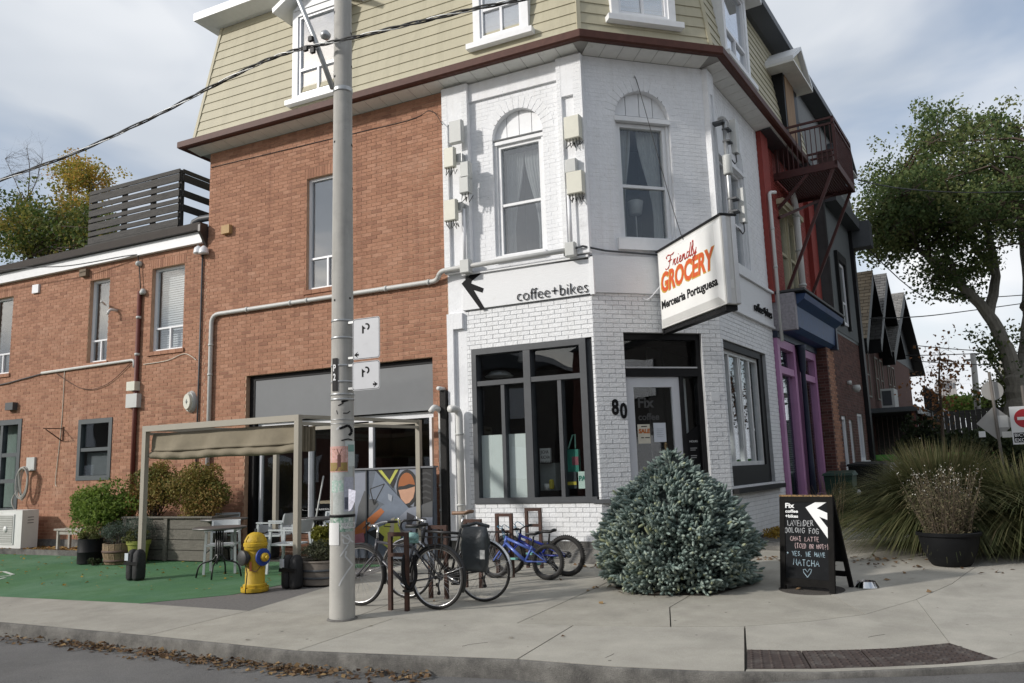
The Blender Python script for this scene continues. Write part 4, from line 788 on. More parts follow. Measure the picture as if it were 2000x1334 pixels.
# ------------------------------------------------------------------ dark brick house with black metal siding
D_ = thing('dark_house', F3.P(9, .2, .3), 'narrow house of dark brown brick with black ribbed siding above', 'building')
DB = [(.060,.024,.018),(.085,.034,.026),(.105,.042,.032),(.13,.055,.042)]
M_DBR = mat('dark_brick', (0,0,0), .85, var=.2, scale=18, rnd=DB, bump=.3); M_DMO = mat('grey_mortar', (.17,.145,.125), .95, var=.2)
FD = Frame((F3.P(0,0,.3).x, F3.P(0,0,.3).y), 83)
w = Wall(FD, 6.76, 11.4, .15, 4.72); hd = w.hole(7.85, 8.45, .3, 2.55, .1); hd2 = w.hole(8.75, 9.25, .3, 2.5, .1); hw = w.hole(9.95, 10.85, 1.5, 2.72, .1); w.make(); w.build(D_, 'brick_wall', 'brick', M_DBR, M_DMO, 150, [(1500,560,1600,1000),(1640,900,1800,1334)])
FR = Frame((FD.P(6.76,0,-.42).x, FD.P(6.76,0,-.42).y), 83-90)
w = Wall(FR, 0, .42, .15, 4.4); w.make(); w.build(D_, 'brick_return', 'brick', M_DBR, M_DMO, 0)
window(D_, FD, hd, -.03, .09, .08, hb=[(1.3, 7.9, 8.4)], gm=M_GLASS, room=M_DARKROOM, name='door'); window(D_, FD, hd2, -.03, .09, .08, hb=[(1.3, 8.8, 9.2)], gm=M_GLASS, room=M_DARKROOM, name='door'); window(D_, FD, hw, -.03, .07, .08, vb=[(10.4, 1.5, 2.7)], gm=M_GLASS, room=M_DARKROOM, sill=(.06,.1,.08,M_WHITE))
corr(FD, 8.02, 11.3, 4.73, 8.0, lambda z: .02, D_, M_DCORR, .11, 'ribbed_siding')
q = MB(); q.fb(FD, 8.02, 11.4, 4.66, 8.0, -.32, .015); q.fb(FD, 8.0, 8.1, 4.7, 8.0, .016, .06); q.build('siding_backing', M_DCORR, D_)
window(D_, FD, (8.9, 9.75, 5.0, 6.65), .06, .07, .1, hb=[(5.6, 8.95, 9.7)], vb=[(9.3, 5.0, 5.6)], room=None, gm=M_GLASS); q = MB(); q.fb(FD, 8.75, 8.88, 4.9, 6.9, .022, .12); q.fb(FD, 9.77, 9.95, 4.9, 6.9, .022, .12); q.fb(FD, 8.88, 9.77, 6.68, 6.9, .022, .12); q.build('window_surround', M_BLACK, D_)
q = MB(); q.fb(FD, 11.25, 11.55, .2, 8.1, -6, .12); q.build('party_wall', M_BLACK, D_)
q = MB(); q.fb(FD, 8.0, 11.6, 8.0, 8.3, -.3, .35); q.fb(FD, 11.3, 11.75, 7.5, 8.25, -.3, .6); q.build('eaves', M_CHAR, D_)
q = MB(); q.fb(F3, 3.29, 11.25, .2, 4.9, -5.2, -5.0); q.fb(F3, 8.02, 11.25, 8.305, 8.34, -6, .2); q.build('rear_wall', M_BLACK, D_)
q = MB(); q.lathe([(.06,0),(.06,.1)], FD.P(9.0,3.45,.01), 10, FD.n); q.lathe([(.0,0),(.09,.0),(.11,.1),(.05,.18),(0,.19)], FD.P(9.0,3.38,.22), 12, (0,0,-1)); q.build('porch_lamp', M_GREYBOX, D_, True)
# ------------------------------------------------------------------ gabled houses further along
SH = lambda n, c: mat(n, (0,0,0), .9, var=.15, scale=9, rnd=[tuple(k*.8 for k in c), c, tuple(k*1.2 for k in c)])
M_RB2 = mat('far_brick', (.095,.042,.031), .9, var=.3, scale=9, bump=.3, bscale=25)
for i, (ue, ur, zr, ze, sc_, nm) in enumerate(((14.9,17.7,8.15,5.35,(.27,.22,.155),'tan'),(18.0,21.4,8.75,5.7,(.125,.125,.125),'charcoal'),(21.2,26.6,8.85,5.55,(.20,.195,.185),'grey'))):
    Hs = thing('gabled_house', F3.P(ur, .2, -2), 'brick row house with steep %s shingled gable' % nm, 'house', 'gabled row houses along the side street')
    hw_ = ur-ue; q = MB(); q.fb(F3, ue+.35, ur+hw_*.55, .2, ze+.2, -8, -.45); wl_ = q.build('wall', M_RB2, Hs)
    q = MB(); q.fprism(F3, [(ue+.4,ze+.1),(ur+hw_-.4,ze+.1),(ur,zr-.35)], -6, -.44); q.build('gable_wall', M_BLACK, Hs)
    # shingle courses on the near slope
    q = MB(); L_ = math.hypot(hw_, zr-ze); nr = int(L_/.19); sh_ = SH('shingle_'+nm, sc_)
    for r_ in range(nr):
        f0, f1 = r_/nr, (r_+1)/nr; c = 0; s0 = -5.0+(.16 if r_ % 2 else 0)
        while s0 < .02:
            a, b = ue+hw_*f0, ue+hw_*f1; za, zb = ze+(zr-ze)*f0, ze+(zr-ze)*f1; s1 = min(s0+.32, .02)
            nx, nz_ = -(zr-ze)/L_*.018, hw_/L_*.018
            q.add([F3.P(a+nx,za+nz_,s0+.006),F3.P(a+nx,za+nz_,s1-.006),F3.P(b,zb,s1-.006),F3.P(b,zb,s0+.006),F3.P(a,za,s0+.006),F3.P(a,za,s1-.006)], [(0,1,2,3),(4,5,1,0)], random.random()); s0 += .32
    m2 = MB()
    for s_ in (-1, 1): m2.hexa([F3.P(ur,zr-.09,.0),F3.P(ur+s_*hw_,ze-.09,.0),F3.P(ur+s_*hw_,ze-.09,-7),F3.P(ur,zr-.09,-7),F3.P(ur,zr-.004,.0),F3.P(ur+s_*hw_,ze-.004,.0),F3.P(ur+s_*hw_,ze-.004,-7),F3.P(ur,zr-.004,-7)])
    m2.fprism(F3, [(ur,zr-.10),(ur,zr-.55),(ur-hw_,ze-.5),(ur-hw_,ze-.10)], -.5, -.005)
    rf = m2.build('roof', M_BLACK, Hs); q.build('shingles', sh_, rf)['kind'] = 'stuff'
    for z in (3.6,):
        for du in (1.0, 2.1): window(Hs, F3, (ue+du, ue+du+.7, z, z+1.6), -.42, .06, .08, hb=[(z+.8, ue+du, ue+du+.7)], gm=M_GLASS, room=None, mt=mat('dim_frame', (.16,.15,.12), .6))
    q = MB(); q.fb(F3, ue+.4, ur+hw_*.5, 2.95, 3.1, -.44, 1.2); q.build('porch_roof', M_CHAR, Hs); q = MB(); q.fb(F3, ue+.4, ur+hw_*.5, 2.85, 2.97, 1.2, 1.3); q.build('porch_gutter', M_ALU, Hs)
    for du in (.5, 2.2): q = MB(); q.fb(F3, ue+du, ue+du+.12, .2, 2.94, 1.0, 1.12); q.build('porch_post', mat('porch_red', (.12,.04,.035), .7), Hs)
    if i == 0:
        q = MB(); q.fb(F3, ue+1.0, ue+1.9, 3.12, 3.75, .1, .5); a_ = q.build('air_conditioner', M_GREYBOX, Hs); q = MB(); q.fb(F3, ue+.985, ue+.998, 3.2, 3.68, .14, .42); q.build('grille', M_CHAR, a_)
q = MB()
Pw = thing('porch_railing', F3.P(22,3.1,1.1), 'black porch railing on the balcony of the far row house', 'railing')
for i in range(22): q = MB(); q.fb(F3, 19.0+i*.25, 19.03+i*.25, 3.12, 3.95, 1.05, 1.08); q.build('baluster', M_BLACK, Pw)
q = MB(); q.fb(F3, 18.95, 24.4, 3.95, 4.0, 1.03, 1.1); q.build('top_rail', M_BLACK, Pw)
# far tower and a dark fence
T_ = thing('far_tower', (-12.0, 210, .2), 'hazy grey apartment tower far behind the small red tree', 'building')
pa = aty(1829, 742, 210); pb = aty(1866, 742, 210)
q = MB(); q.box((pa.x, 210, .2), (pb.x, 225, pa.z)); q.build('wall', mat('far_tower_grey', (.30,.29,.29), .9), T_)
for i in range(6):
    for k in range(7): q = MB(); q.box((pa.x+.35+i*(pb.x-pa.x-.4)/6, 209.9, pa.z-2.2-k*3.0), (pa.x+.35+(i+.6)*(pb.x-pa.x-.4)/6, 209.99, pa.z-.9-k*3.0)); q.build('window', mat('far_pane', (.12,.13,.15), .3), T_)
Fc = thing('board_fence', (1.5, 30, .2), 'dark weathered board fence behind the grass by the side street', 'fence')
for i in range(34): q = MB(); x = -1.2+i*.16; q.box((x, 31+.02*random.random(), .2), (x+.145, 31.04, 3.0+.05*random.random())); q.build('board', M_WOOD, Fc)
# houses across the road, behind the camera (added unseen, to darken the shop window reflections)
for i, (x, wd_, h, c) in enumerate(((-34,11,7.5,(.16,.07,.05)),(-22,10,7.0,(.12,.105,.09)),(-11,10,7.8,(.14,.06,.045)),(0,10,7.2,(.10,.09,.09)),(11,10,7.6,(.17,.075,.055)),(-46,11,7.4,(.10,.05,.04)),(-58,11,7.9,(.09,.08,.07)),(-70,11,7.2,(.12,.055,.045)),(-82,11,7.7,(.08,.07,.065)))):
    Op = thing('opposite_house', (x, -17, -.15), '%s house added unseen across the road, behind the viewer' % ('red brick','pale rendered','brown brick','dark grey','tall red brick','dark red brick','grey stone','long red brick','dim stone')[i], 'house', 'houses across the road')
    q = MB(); q.box((x-wd_/2+.1,-25,-.15),(x+wd_/2-.1,-17,h)); q.build('wall', mat('opposite_%d' % i, c, .9, var=.2), Op)
    q = MB(); q.prism([(x-wd_/2,-16.7,h),(x+wd_/2,-16.7,h),(x,-16.7,h+2.2)], (0,-8.5,0)); q.build('roof', M_CHAR, Op)
    for k in range(3):
        for z in (1.0, 4.2): q = MB(); q.box((x-3.6+k*2.8,-16.99,z),(x-2.2+k*2.8,-16.9,z+1.7)); q.build('window', M_VINYL, Op)

for i, (y, c) in enumerate(((-9,(.06,.028,.022)),(1.5,(.04,.036,.034)),(12,(.06,.03,.024)),(23,(.045,.04,.038)))):
    Op = thing('side_street_house', (17, y, -.15), '%s house across the side street, outside the right edge' % ('red brick','grey rendered','orange brick','dark brick')[i], 'house', 'houses across the side street')
    q = MB(); q.box((15,y-4.8,-.15),(23,y+4.8,7.4)); q.build('wall', mat('side_opposite_%d' % i, c, .9, var=.2), Op)
    q = MB(); q.prism([(14.7,y-5,7.4),(14.7,y+5,7.4),(14.7,y,9.8)], (8.5,0,0)); q.build('roof', M_CHAR, Op)
    for k in range(3):
        for z in (1.0, 4.2): q = MB(); q.box((14.9,y-3.6+k*2.8,z),(14.99,y-2.2+k*2.8,z+1.7)); q.build('window', M_VINYL, Op)
# ------------------------------------------------------------------ concrete utility pole with posters
PC = gp(667, 1208); PC = Vector((-5.64, 7.26, gz(7.26))); VA = math.atan2(-PC.y, -PC.x)     # angle towards the viewer
M_POLE = mat('pole_concrete', (.42,.41,.38), .85, var=.10, scale=5, bump=.25, bscale=150, dirt=(.27,.265,.25), dscale=1.6, dpos=.54, vst=(.25,.24,.215), speck=((.20,.195,.18), 16, .10))
U = thing('utility_pole', PC, 'tall grey concrete utility pole plastered with posters at the pavement edge', 'pole')
def prad(z): return .139-.0048*z
q = MB(); zs_ = [0,.02,.6,1.5,3,5,7,9,11]; q.lathe([(prad(z), z) for z in zs_], PC, 40); q.build('shaft', M_POLE, U, True)
q = MB(); q.lathe([(.170,-.02),(.165,.010),(.142,.016)], PC, 32); q.build('base_collar', M_CONC2, U, True)
def patch(x0, x1, y0, y1, mt, name='poster', lift=.002, n=8, skew=0):      # sheet wrapped on the shaft, given by its place on the shaft
    q = MB(); vs = []
    za, zb = aty(667, y0, PC.y-.17).z, aty(667, y1, PC.y-.17).z
    for j in range(2):
        z = (za, zb)[j]
        for i in range(n+1):
            f = i/n; x = x0+(x1-x0)*f
            s = max(-1, min(1, (x-666-skew*j)/(prad(z-PC.z)*171))); ph = VA+math.asin(s)
            r = prad(z-PC.z)+lift; vs.append((PC.x+r*math.cos(ph), PC.y+r*math.sin(ph), z))
    q.add(vs, [(i, n+1+i, n+2+i, i+1) for i in range(n)]); return q.build(name, mt, U, True)
def band(y, mt, h=.012, lift=.004, name='steel_band'):
    z = aty(667, y, PC.y-.17).z; r = prad(z-PC.z)+lift; q = MB(); q.lathe([(r,-h),(r+.002,-h*.5),(r+.002,h*.5),(r,h)], (PC.x,PC.y,z), 36); return q.build(name, mt, U, True)
for y in (622, 656, 711, 743, 768, 778): band(y, M_STEEL)
for y in (818, 826): band(y, M_STEEL, .004)
band(163, M_STEEL, .03, .006); band(1009, M_BLACK, .014, .006, 'strap')
M_POST = mat('pasted_paper', (.50,.53,.51), .85, var=.25, scale=18, col2=(.33,.36,.34), dirt=(.60,.60,.60), dscale=14, dpos=.52)
patch(644, 690, 905, 1005, M_POST, 'poster_layer'); patch(645, 690, 1010, 1040, mat('pasted_green', (.20,.34,.26), .85, var=.35, scale=25, col2=(.5,.52,.5)), 'poster_layer', .0025)
tp = patch(644, 676, 871, 922, mat('tree_poster_pink', (.52,.30,.24), .7, var=.15, scale=30, col2=(.60,.36,.34)), 'tree_poster', .0035); patch(644.5, 675, 903, 920, mat('tree_poster_gold', (.30,.23,.07), .7, var=.3, scale=40, col2=(.24,.14,.05)), 'tree_poster_field', .0042)
M_TRK = mat('tree_poster_trunk', (.13,.055,.045), .7, var=.2)
patch(657, 663, 888, 912, M_TRK, 'tree_poster_trunk', .005, 2)
for dx in (-9, -5, 4, 9, 12): patch(659.5, 660.7, 889, 876, M_TRK, 'tree_poster_branch', .0048, 1, skew=dx)
for dx in (-10, -5, 5, 11): patch(658.5, 661.5, 909, 919, M_TRK, 'tree_poster_root', .0048, 1, skew=dx)
wp = patch(671, 690, 861, 911, mat('white_notice', (.55,.59,.57), .8, var=.1, scale=30), 'notice', .003); patch(676, 687, 868, 882, mat('notice_seal', (.22,.36,.32), .8), 'notice_seal', .0045)
patch(647, 668, 938, 962, mat('mint_leaflet', (.33,.50,.42), .8, var=.2, scale=40, col2=(.52,.54,.52)), 'leaflet', .0034); patch(669, 686, 932, 1000, mat('lilac_leaflet', (.44,.45,.52), .8, var=.2, scale=40), 'leaflet', .0036); patch(670, 684, 972, 996, mat('photo_leaflet', (.12,.13,.17), .8, var=.6, scale=60), 'leaflet_photo', .0045)
lw = patch(637.5+5, 660, 1022, 1066, mat('white_flyer', (.68,.68,.67), .8, var=.03), 'flyer', .006); patch(663, 689, 1022, 1034, mat('striped_sticker', (.55,.55,.54), .8, var=.5, scale=70), 'sticker', .0045, skew=-6)
q = MB(); z0 = aty(690, 960, 7.1).z; c0 = aty(688, 975, 7.08)                                                       # torn flyer curling off
q.add([c0+Vector(v) for v in ((-.05,0,.11),(.06,-.02,.09),(.08,-.06,-.02),(.03,-.05,-.10),(-.05,0,-.13),(0,-.05,.0))], [(0,5,1),(1,5,2),(2,5,3),(3,5,4),(4,5,0)]); q.build('torn_flyer', mat('lilac_flyer', (.52,.52,.60), .8, var=.3, scale=40), U)
M_TAG = mat('grey_spray', (.55,.56,.56), .8, var=.1)
def scrawl(pts, w, mt, lift=.0032, name='spray_mark'):
    for a, b in zip(pts[:-1], pts[1:]):
        (x0, y0), (x1, y1) = a, b; q = MB(); vs = []; n = 4
        for i in range(n+1):
            f = i/n; x, y = x0+(x1-x0)*f, y0+(y1-y0)*f; L_ = math.hypot(x1-x0, y1-y0); nx, ny = -(y1-y0)/L_*w, (x1-x0)/L_*w
            for s_ in (-1, 1):
                X_, Y_ = x+nx*s_, y+ny*s_; z = aty(667, Y_, PC.y-.17).z; ph = VA+math.asin(max(-1, min(1, (X_-666)/(prad(z-PC.z)*171)))); r = prad(z-PC.z)+lift; vs.append((PC.x+r*math.cos(ph), PC.y+r*math.sin(ph), z))
        q.add(vs, [(2*i, 2*i+1, 2*i+3, 2*i+2) for i in range(n)]); q.build(name, mt, U)
scrawl([(668,1050),(676,1046),(681,1056),(676,1064),(668,1062),(667,1054)], 1.2, M_TAG); scrawl([(676,1066),(662,1088)], 1.3, M_TAG); scrawl([(673,1078),(671,1088),(684,1106),(675,1118),(664,1136),(660,1146)], 1.4, M_TAG); scrawl([(665,1045),(686,1062)], 1.5, M_TAG)
scrawl([(664,784),(676,780),(678,776)], 2.2, M_INK); scrawl([(658,791),(668,786)], 1, M_INK); scrawl([(667,806),(675,806),(680,802)], .9, M_INK); scrawl([(660,836),(668,834),(676,830),(682,836),(683,844),(678,850)], 2.4, M_INK); scrawl([(664,860),(676,857),(684,859)], 1.2, M_INK); scrawl([(655,838),(664,830)], 1.6, M_TAG); scrawl([(655,800),(657,808)], .6, M_INK)
for x, y in ((650,138),(683,50),(649,10),(684,115),(650,268),(684,272),(686,357),(651,582),(680,578)): patch(x-1.3, x+1.3, y-2, y+2, M_INK, 'bolt_hole', .0025, 2)
pl_ = patch(648, 657.5, 697, 762, M_BLACK, 'number_plate', .008, 3); zc_ = lambda y: aty(652, y, PC.y-.17)
for ch_, y in (('P', 724), ('2', 742)):
    p = zc_(y); ph = VA+math.asin((652.5-666)/(prad(p.z-PC.z)*171)); r = prad(p.z-PC.z)+.012; pos = Vector((PC.x+r*math.cos(ph), PC.y+r*math.sin(ph), p.z)); n_ = Vector((math.cos(ph), math.sin(ph), 0)); t_ = Vector((-n_.y, n_.x, 0))
    Mx = Matrix((t_, Vector((0,0,1)), n_)).transposed().to_4x4(); Mx.translation = pos-t_*.024; text_mb(ch_, .105, Mx, .0006, .003, squash=.75).build('plate_character', M_WINK, U)
ap = aty(652, 165, 7.1); ae = aty(573, -25, 7.05)
q = MB(); q.tube([Vector((PC.x-.08, PC.y-.09, ap.z)), ap.lerp(ae, .5), ae, ae+Vector((-.6,0,1.3))], .032, 10); q.build('lamp_arm', M_STEEL, U, True)
q = MB(); q.lathe([(.05,0),(.06,.06),(.03,.1)], aty(640,72,7.06), 10, (0,-1,0)); q.tube([aty(628,66,7.05), aty(632,60,7.05), aty(638,64,7.05), aty(640,72,7.05), aty(632,76,7.05), aty(628,68,7.05)], .008, 6); q.build('cable_clamp', M_STEEL, U, True)
# twisted cable and service drops
CB = thing('overhead_cable', aty(640, 82, 7.02), 'twisted black overhead cable bundle strung past the concrete pole', 'cable')
cp = [aty(x, y, 7.03) for x, y in ((-160,410),(0,352),(150,297),(300,228),(420,166),(520,118),(590,95),(660,80),(760,57),(880,28),(1000,2),(1150,-25))]
def spline(pts, k=8):
    out = []
    for i in range(len(pts)-1):
        p0, p1, p2, p3 = pts[max(i-1,0)], pts[i], pts[i+1], pts[min(i+2,len(pts)-1)]
        for j in range(k):
            t = j/k; out.append(.5*((2*p1)+(p2-p0)*t+(2*p0-5*p1+4*p2-p3)*t*t+(3*p1-p0-3*p2+p3)*t**3))
    return out+[pts[-1]]
cs = spline(cp, 10)
for k in range(3):
    q = MB(); q.tube([p+Vector((0, .016*math.cos(i*.55+k*2.09), .016*math.sin(i*.55+k*2.09))) for i, p in enumerate(cs)], (.010,.010,.007)[k], 6); q.build('strand', M_WIRE if k < 2 else M_STEEL, CB, True)
for x, y in ((597,95),(607,76),(611,99)): q = MB(); p = aty(x, y, 7.03); q.box(p-Vector((.028,.02,.03)), p+Vector((.028,.02,.03))); q.build('connector', M_BLACK, CB)
M_TWIGW = mat('brown_cable', (.10,.05,.03), .7)
def wire(pts, r, label, mt=None, name='service_wire', cat='wire'):
    q = MB(); q.tube(spline(pts, 6), r, 5); q.solo(name, mt or M_WIRE, pts[0], label, cat, smooth=True)
wire([aty(1676,352,16), aty(1760,368,18), aty(1880,376,20), aty(2020,374,22)], .012, 'thin wire crossing the tree crown from the fire escape')
wire([F3.P(11.5,8.0,.4), aty(1800,577,32), aty(1900,582,34), aty(2030,574,36)], .018, 'wire running right from the dark house past the tan gable')
wire([aty(1700,622,26), aty(1800,618,30), aty(1900,606,34), aty(2030,588,38)], .018, 'wire across the shingled gables towards the big tree trunk')
wire([aty(1780,674,40), aty(1880,683,40), aty(2030,690,40)], .02, 'upper of three wires beneath the big tree')
wire([aty(1690,692,40), aty(1800,694,40), aty(2030,686,40)], .02, 'middle of three wires beneath the big tree')
wire([aty(1785,705,40), aty(1900,712,40), aty(2030,712,40)], .02, 'lowest of three wires beneath the big tree')
wire([F1.P(-26,6.9,.9), F1.P(-18.6,6.55,.5), F1.P(-16.5,6.4,.3), F1.P(-14.7,6.42,.12), F1.P(-14.55,6.32,.06), F1.P(-14.45,5.66,.05)], .012, 'black service cable looping to the wall entry above the low wing windows')
wire([F1.P(-12.5,8.02,.02), F1.P(-9.5,7.98,.015), F1.P(-7.6,7.95,.015), F1.P(-7.1,8.02,.02), F1.P(-6.75,7.6,.2)], .007, 'thin dark cable along the top of the red brick wall')
wire([F1.P(-16.85,4.06,.02), F1.P(-16.86,2.9,.015), F1.P(-16.95,1.7,.02), F1.P(-16.9,1.5,.03)], .008, 'pale thin cable hanging down the low brick wing', M_CREAMBOX)
wire([F1.P(-22,4.05,.03), F1.P(-19.5,3.92,.03), F1.P(-18.3,4.0,.03), F1.P(-17.6,4.07,.03)], .014, 'sagging grey cable left of the short conduit', M_CHAR)
wire([F1.P(-17.2,4.07,.03), F1.P(-16.2,3.62,.03), F1.P(-15.4,3.66,.03), F1.P(-14.7,4.05,.03)], .008, 'brown cable drooping under the short conduit', M_TWIGW)
wire([F1.P(-14.3,4.0,.02), F1.P(-13.6,4.02,.02), F1.P(-13.1,4.12,.02), F1.P(-12.75,3.95,.02)], .007, 'tan cable draped under the right upper window', M_CREAMBOX)
# ------------------------------------------------------------------ parking signs on the pole
FSg = Frame((PC.x, PC.y-.06), 0)
def parking_sign(r, label, arrow):
    u0, u1, z0, z1 = r; S = thing('parking_sign', FSg.P((u0+u1)/2, z0, 0), label, 'sign', 'parking signs on the pole')
    def rr(u0, u1, z0, z1, c):
        pts = []
        for cx, cz, a in ((u1-c,z1-c,0),(u0+c,z1-c,90),(u0+c,z0+c,180),(u1-c,z0+c,270)):
            for k in range(5): t = R(a+k*22.5); pts.append((cx+c*math.cos(t), cz+c*math.sin(t)))
        return pts
    q = MB(); q.fprism(FSg, rr(u0,u1,z0,z1,.03), -.003, 0); q.build('plate', mat('sign_white', (.52,.53,.55), .5, var=.04, dirt=(.42,.42,.43), dscale=9, dpos=.6), S)
    q = MB(); a = rr(u0+.006,u1-.006,z0+.006,z1-.006,.027); b = rr(u0+.011,u1-.011,z0+.011,z1-.011,.024); n = len(a)
    q.add([FSg.P(*p, .0012) for p in a]+[FSg.P(*p, .0012) for p in b], [(i, (i+1) % n, (i+1) % n+n, i+n) for i in range(n)]); q.build('border', M_INK, S)
    cu, cz = (u0+u1)/2-.01, z1-.115; q = MB(); pts = []
    for k in range(11): t = R(110-k*18); pts.append((cu+.015+.045*math.cos(t)*1.0, cz+.012+.042*math.sin(t)))
    inn = [(cu+.012+.026*math.cos(R(110-k*18)), cz+.012+.024*math.sin(R(110-k*18))) for k in range(11)]
    q.add([FSg.P(*p, .0014) for p in pts]+[FSg.P(*p, .0014) for p in inn], [(i, i+11, i+12, i+1) for i in range(10)])
    q.fprism(FSg, [(cu-.045,cz-.06),(cu-.022,cz-.06),(cu-.022,cz-.012),(cu+.006,cz-.006),(cu-.045,cz+.035)], .0008, .0016); q.build('letter_p', M_INK, S)
    s_ = -1 if arrow == 'L' else 1; au = u0+.05 if s_ < 0 else u1-.06; az = z0+.055; q = MB()
    q.fprism(FSg, [(au+s_*.032,az),(au-s_*.02,az+.034),(au-s_*.006,az+.008),(au-s_*.032,az+.012),(au-s_*.032,az-.012),(au-s_*.006,az-.008),(au-s_*.02,az-.034)][::-1 if s_ > 0 else 1], .0008, .0016); q.build('arrow', M_INK, S)
    for zz in (z1-.03, z0+.03): q = MB(); q.fb(FSg, PC.x-FSg.o.x+.12, u0+.05, zz-.012, zz+.012, -.03, -.004); q.build('bracket', M_STEEL, S)
def sr(x0, y0, x1, y1): a = aty(x0,y0,FSg.o.y); b = aty(x1,y1,FSg.o.y); return (a.x-FSg.o.x, b.x-FSg.o.x, b.z, a.z)
parking_sign(sr(689,624,742,698), 'taller white parking sign with left arrow, upper one on the pole', 'L'); parking_sign(sr(688,708,742,759), 'square scuffed parking sign with right arrow, lower one on the pole', 'R')
# ------------------------------------------------------------------ hanging grocery sign
FS = Frame((F2.P(1.10,0,.14).x, F2.P(1.10,0,.14).y), 41.5-90)
GS = thing('grocery_sign', FS.P(1, 3.6, -.1), 'white illuminated cabinet sign with red and orange lettering over the corner door', 'sign')
L_ = 1.97; zA, zB = 3.70, 4.95
M_CAB = mat('cabinet_white', (.58,.58,.56), .4, var=.06, dirt=(.38,.38,.37), dscale=6, dpos=.6); M_FACE = mat('sign_face', (.80,.80,.78), .3, var=.02)
q = MB(); q.fb(FS, 0, L_, zA, zB, -.24, -.02); q.build('cabinet', M_CAB, GS)
q = MB(); q.hexa([FS.P(.03,zA+.03,-.019),FS.P(L_-.03,zA+.03,-.019),FS.P(L_-.03,zB-.03,-.019),FS.P(.03,zB-.03,-.019),FS.P(.12,zA+.12,.03),FS.P(L_-.12,zA+.12,.03),FS.P(L_-.12,zB-.10,.03),FS.P(.12,zB-.10,.03)]); q.build('face', M_FACE, GS)
for a_ in ((-.03,L_+.02,zB+.001,zB+.03,-.26,0),(-.04,L_-.12,zA-.075,zA-.02,-.19,-.06),(-.06,0,zA-.08,zA+.06,-.2,-.05),(L_-.16,L_-.06,zA-.075,zA-.002,-.22,-.04)): q = MB(); q.fb(FS, *a_); q.build('mounting_rail', M_BLACK, GS)
for d0, d1 in ((-.235,-.17),(-.09,-.03)): q = MB(); q.fb(FS, L_+.002, L_+.018, zA+.01, zB-.01, d0, d1); q.build('edge_channel', M_ALU, GS)
q = MB(); q.fb(FS, L_+.002, L_+.006, zA+.22, zA+.34, -.15, -.09); pt_ = q.build('rating_plate', M_PAPER, GS)
M_REDP = mat('red_print', (.42,.045,.03), .5, var=0); M_ORP = mat('orange_red_print', (.60,.095,.02), .5, var=0); M_YLO = mat('gold_outline', (.55,.35,.06), .5, var=0)
a = FS.uv(1293, 570, .03); b = FS.uv(1398, 500, .03)
def sign_text(tx, x0, y0, x1, y1, size, d, mt, bold=0, shear=0, nm='lettering'):
    A = FS.uv(x0, y0, d); Bq = FS.uv(x1, y1, d); mm = text_mb(tx, size, Matrix(), .001, bold, shear); xs_ = [v[0] for v in mm.v]; s_ = (Bq[0]-A[0])/(max(xs_)-min(xs_)); mn = min(xs_); M_ = on(FS, A[0], A[1], d)
    mm.v = [tuple(M_ @ Vector(((v[0]-mn)*s_, v[1], v[2]))) for v in mm.v]; return mm.build(nm, mt, GS)
hz = FS.uv(1300, 535, .03)[1]-FS.uv(1300, 571, .03)[1]
sign_text('GROCERY', 1291.5, 572.5, 1400, 538, hz*1.46, .0316, M_YLO, .022, .18, 'lettering_outline'); sign_text('GROCERY', 1293, 570.5, 1398, 536.5, hz*1.42, .0335, M_ORP, .013, .18)
sign_text('Mercearia Portuguesa', 1293, 604, 1403, 567, hz*.62, .0325, M_INK, .006, 0)
FRI = [[(1.75,2.25),(1.45,2.05),(1.0,2.1),(.55,2.25),(.25,2.1),(.2,1.85),(.35,1.75)],[(1.15,2.1),(.95,1.2),(.8,.4),(.55,0),(.2,-.05),(.05,.15)],[(.55,1.15),(.9,1.2),(1.35,1.2)],
       [(1.5,.1),(1.75,1.0),(1.8,.8),(2.05,1.0),(1.95,.8),(1.85,.3),(1.95,.0),(2.2,.2)],[(2.2,.2),(2.5,1.0),(2.4,.3),(2.5,0),(2.7,.2)],[(2.62,1.45),(2.66,1.5)],
       [(2.7,.2),(3.05,.55),(3.15,.9),(2.98,1.0),(2.85,.6),(2.9,.1),(3.05,0),(3.3,.2)],[(3.3,.2),(3.5,1.0),(3.4,.0)],[(3.42,.3),(3.7,.95),(3.82,.9),(3.78,.3),(3.85,.0),(4.1,.2)],
       [(4.65,.8),(4.4,1.0),(4.2,.6),(4.25,.05),(4.45,.05),(4.65,.6),(4.95,2.3)],[(4.9,2.0),(4.72,.5),(4.8,0),(5.0,.2)],[(5.0,.2),(5.35,1.4),(5.4,2.2),(5.28,2.3),(5.15,1.5),(5.08,.3),(5.2,.0),(5.4,.2)],
       [(5.45,1.0),(5.5,.3),(5.6,.05),(5.8,.4),(5.95,1.0)],[(5.95,1.0),(5.8,.0),(5.65,-.8),(5.45,-1.0),(5.3,-.75),(5.6,-.2),(6.0,.2)]]
A = FS.uv(1300, 527, .03); Bq = FS.uv(1361, 499, .03); sc_ = (Bq[0]-A[0])/6.0; hs_ = (FS.uv(1305, 503, .03)[1]-FS.uv(1305, 529, .03)[1])/2.3
q = MB()
for st_ in FRI:
    pts = spline([Vector((x, y, 0)) for x, y in st_], 5)
    q.tube([FS.P(A[0]+p.x*sc_+p.y*hs_*.14, A[1]+p.y*hs_, .0325) for p in pts], [.0045+.0065*abs(math.sin(i*.35)) for i in range(len(pts))], 6)
q.build('script_lettering', M_REDP, GS, True)
wire([F2.P(.95,8.02,.02), F2.P(1.0,7.8,.08), F2.P(1.10,5.0,1.0), FS.P(1.0,zB+.02,-.12)], .006, 'thin guy wire from the white wall down to the grocery sign')
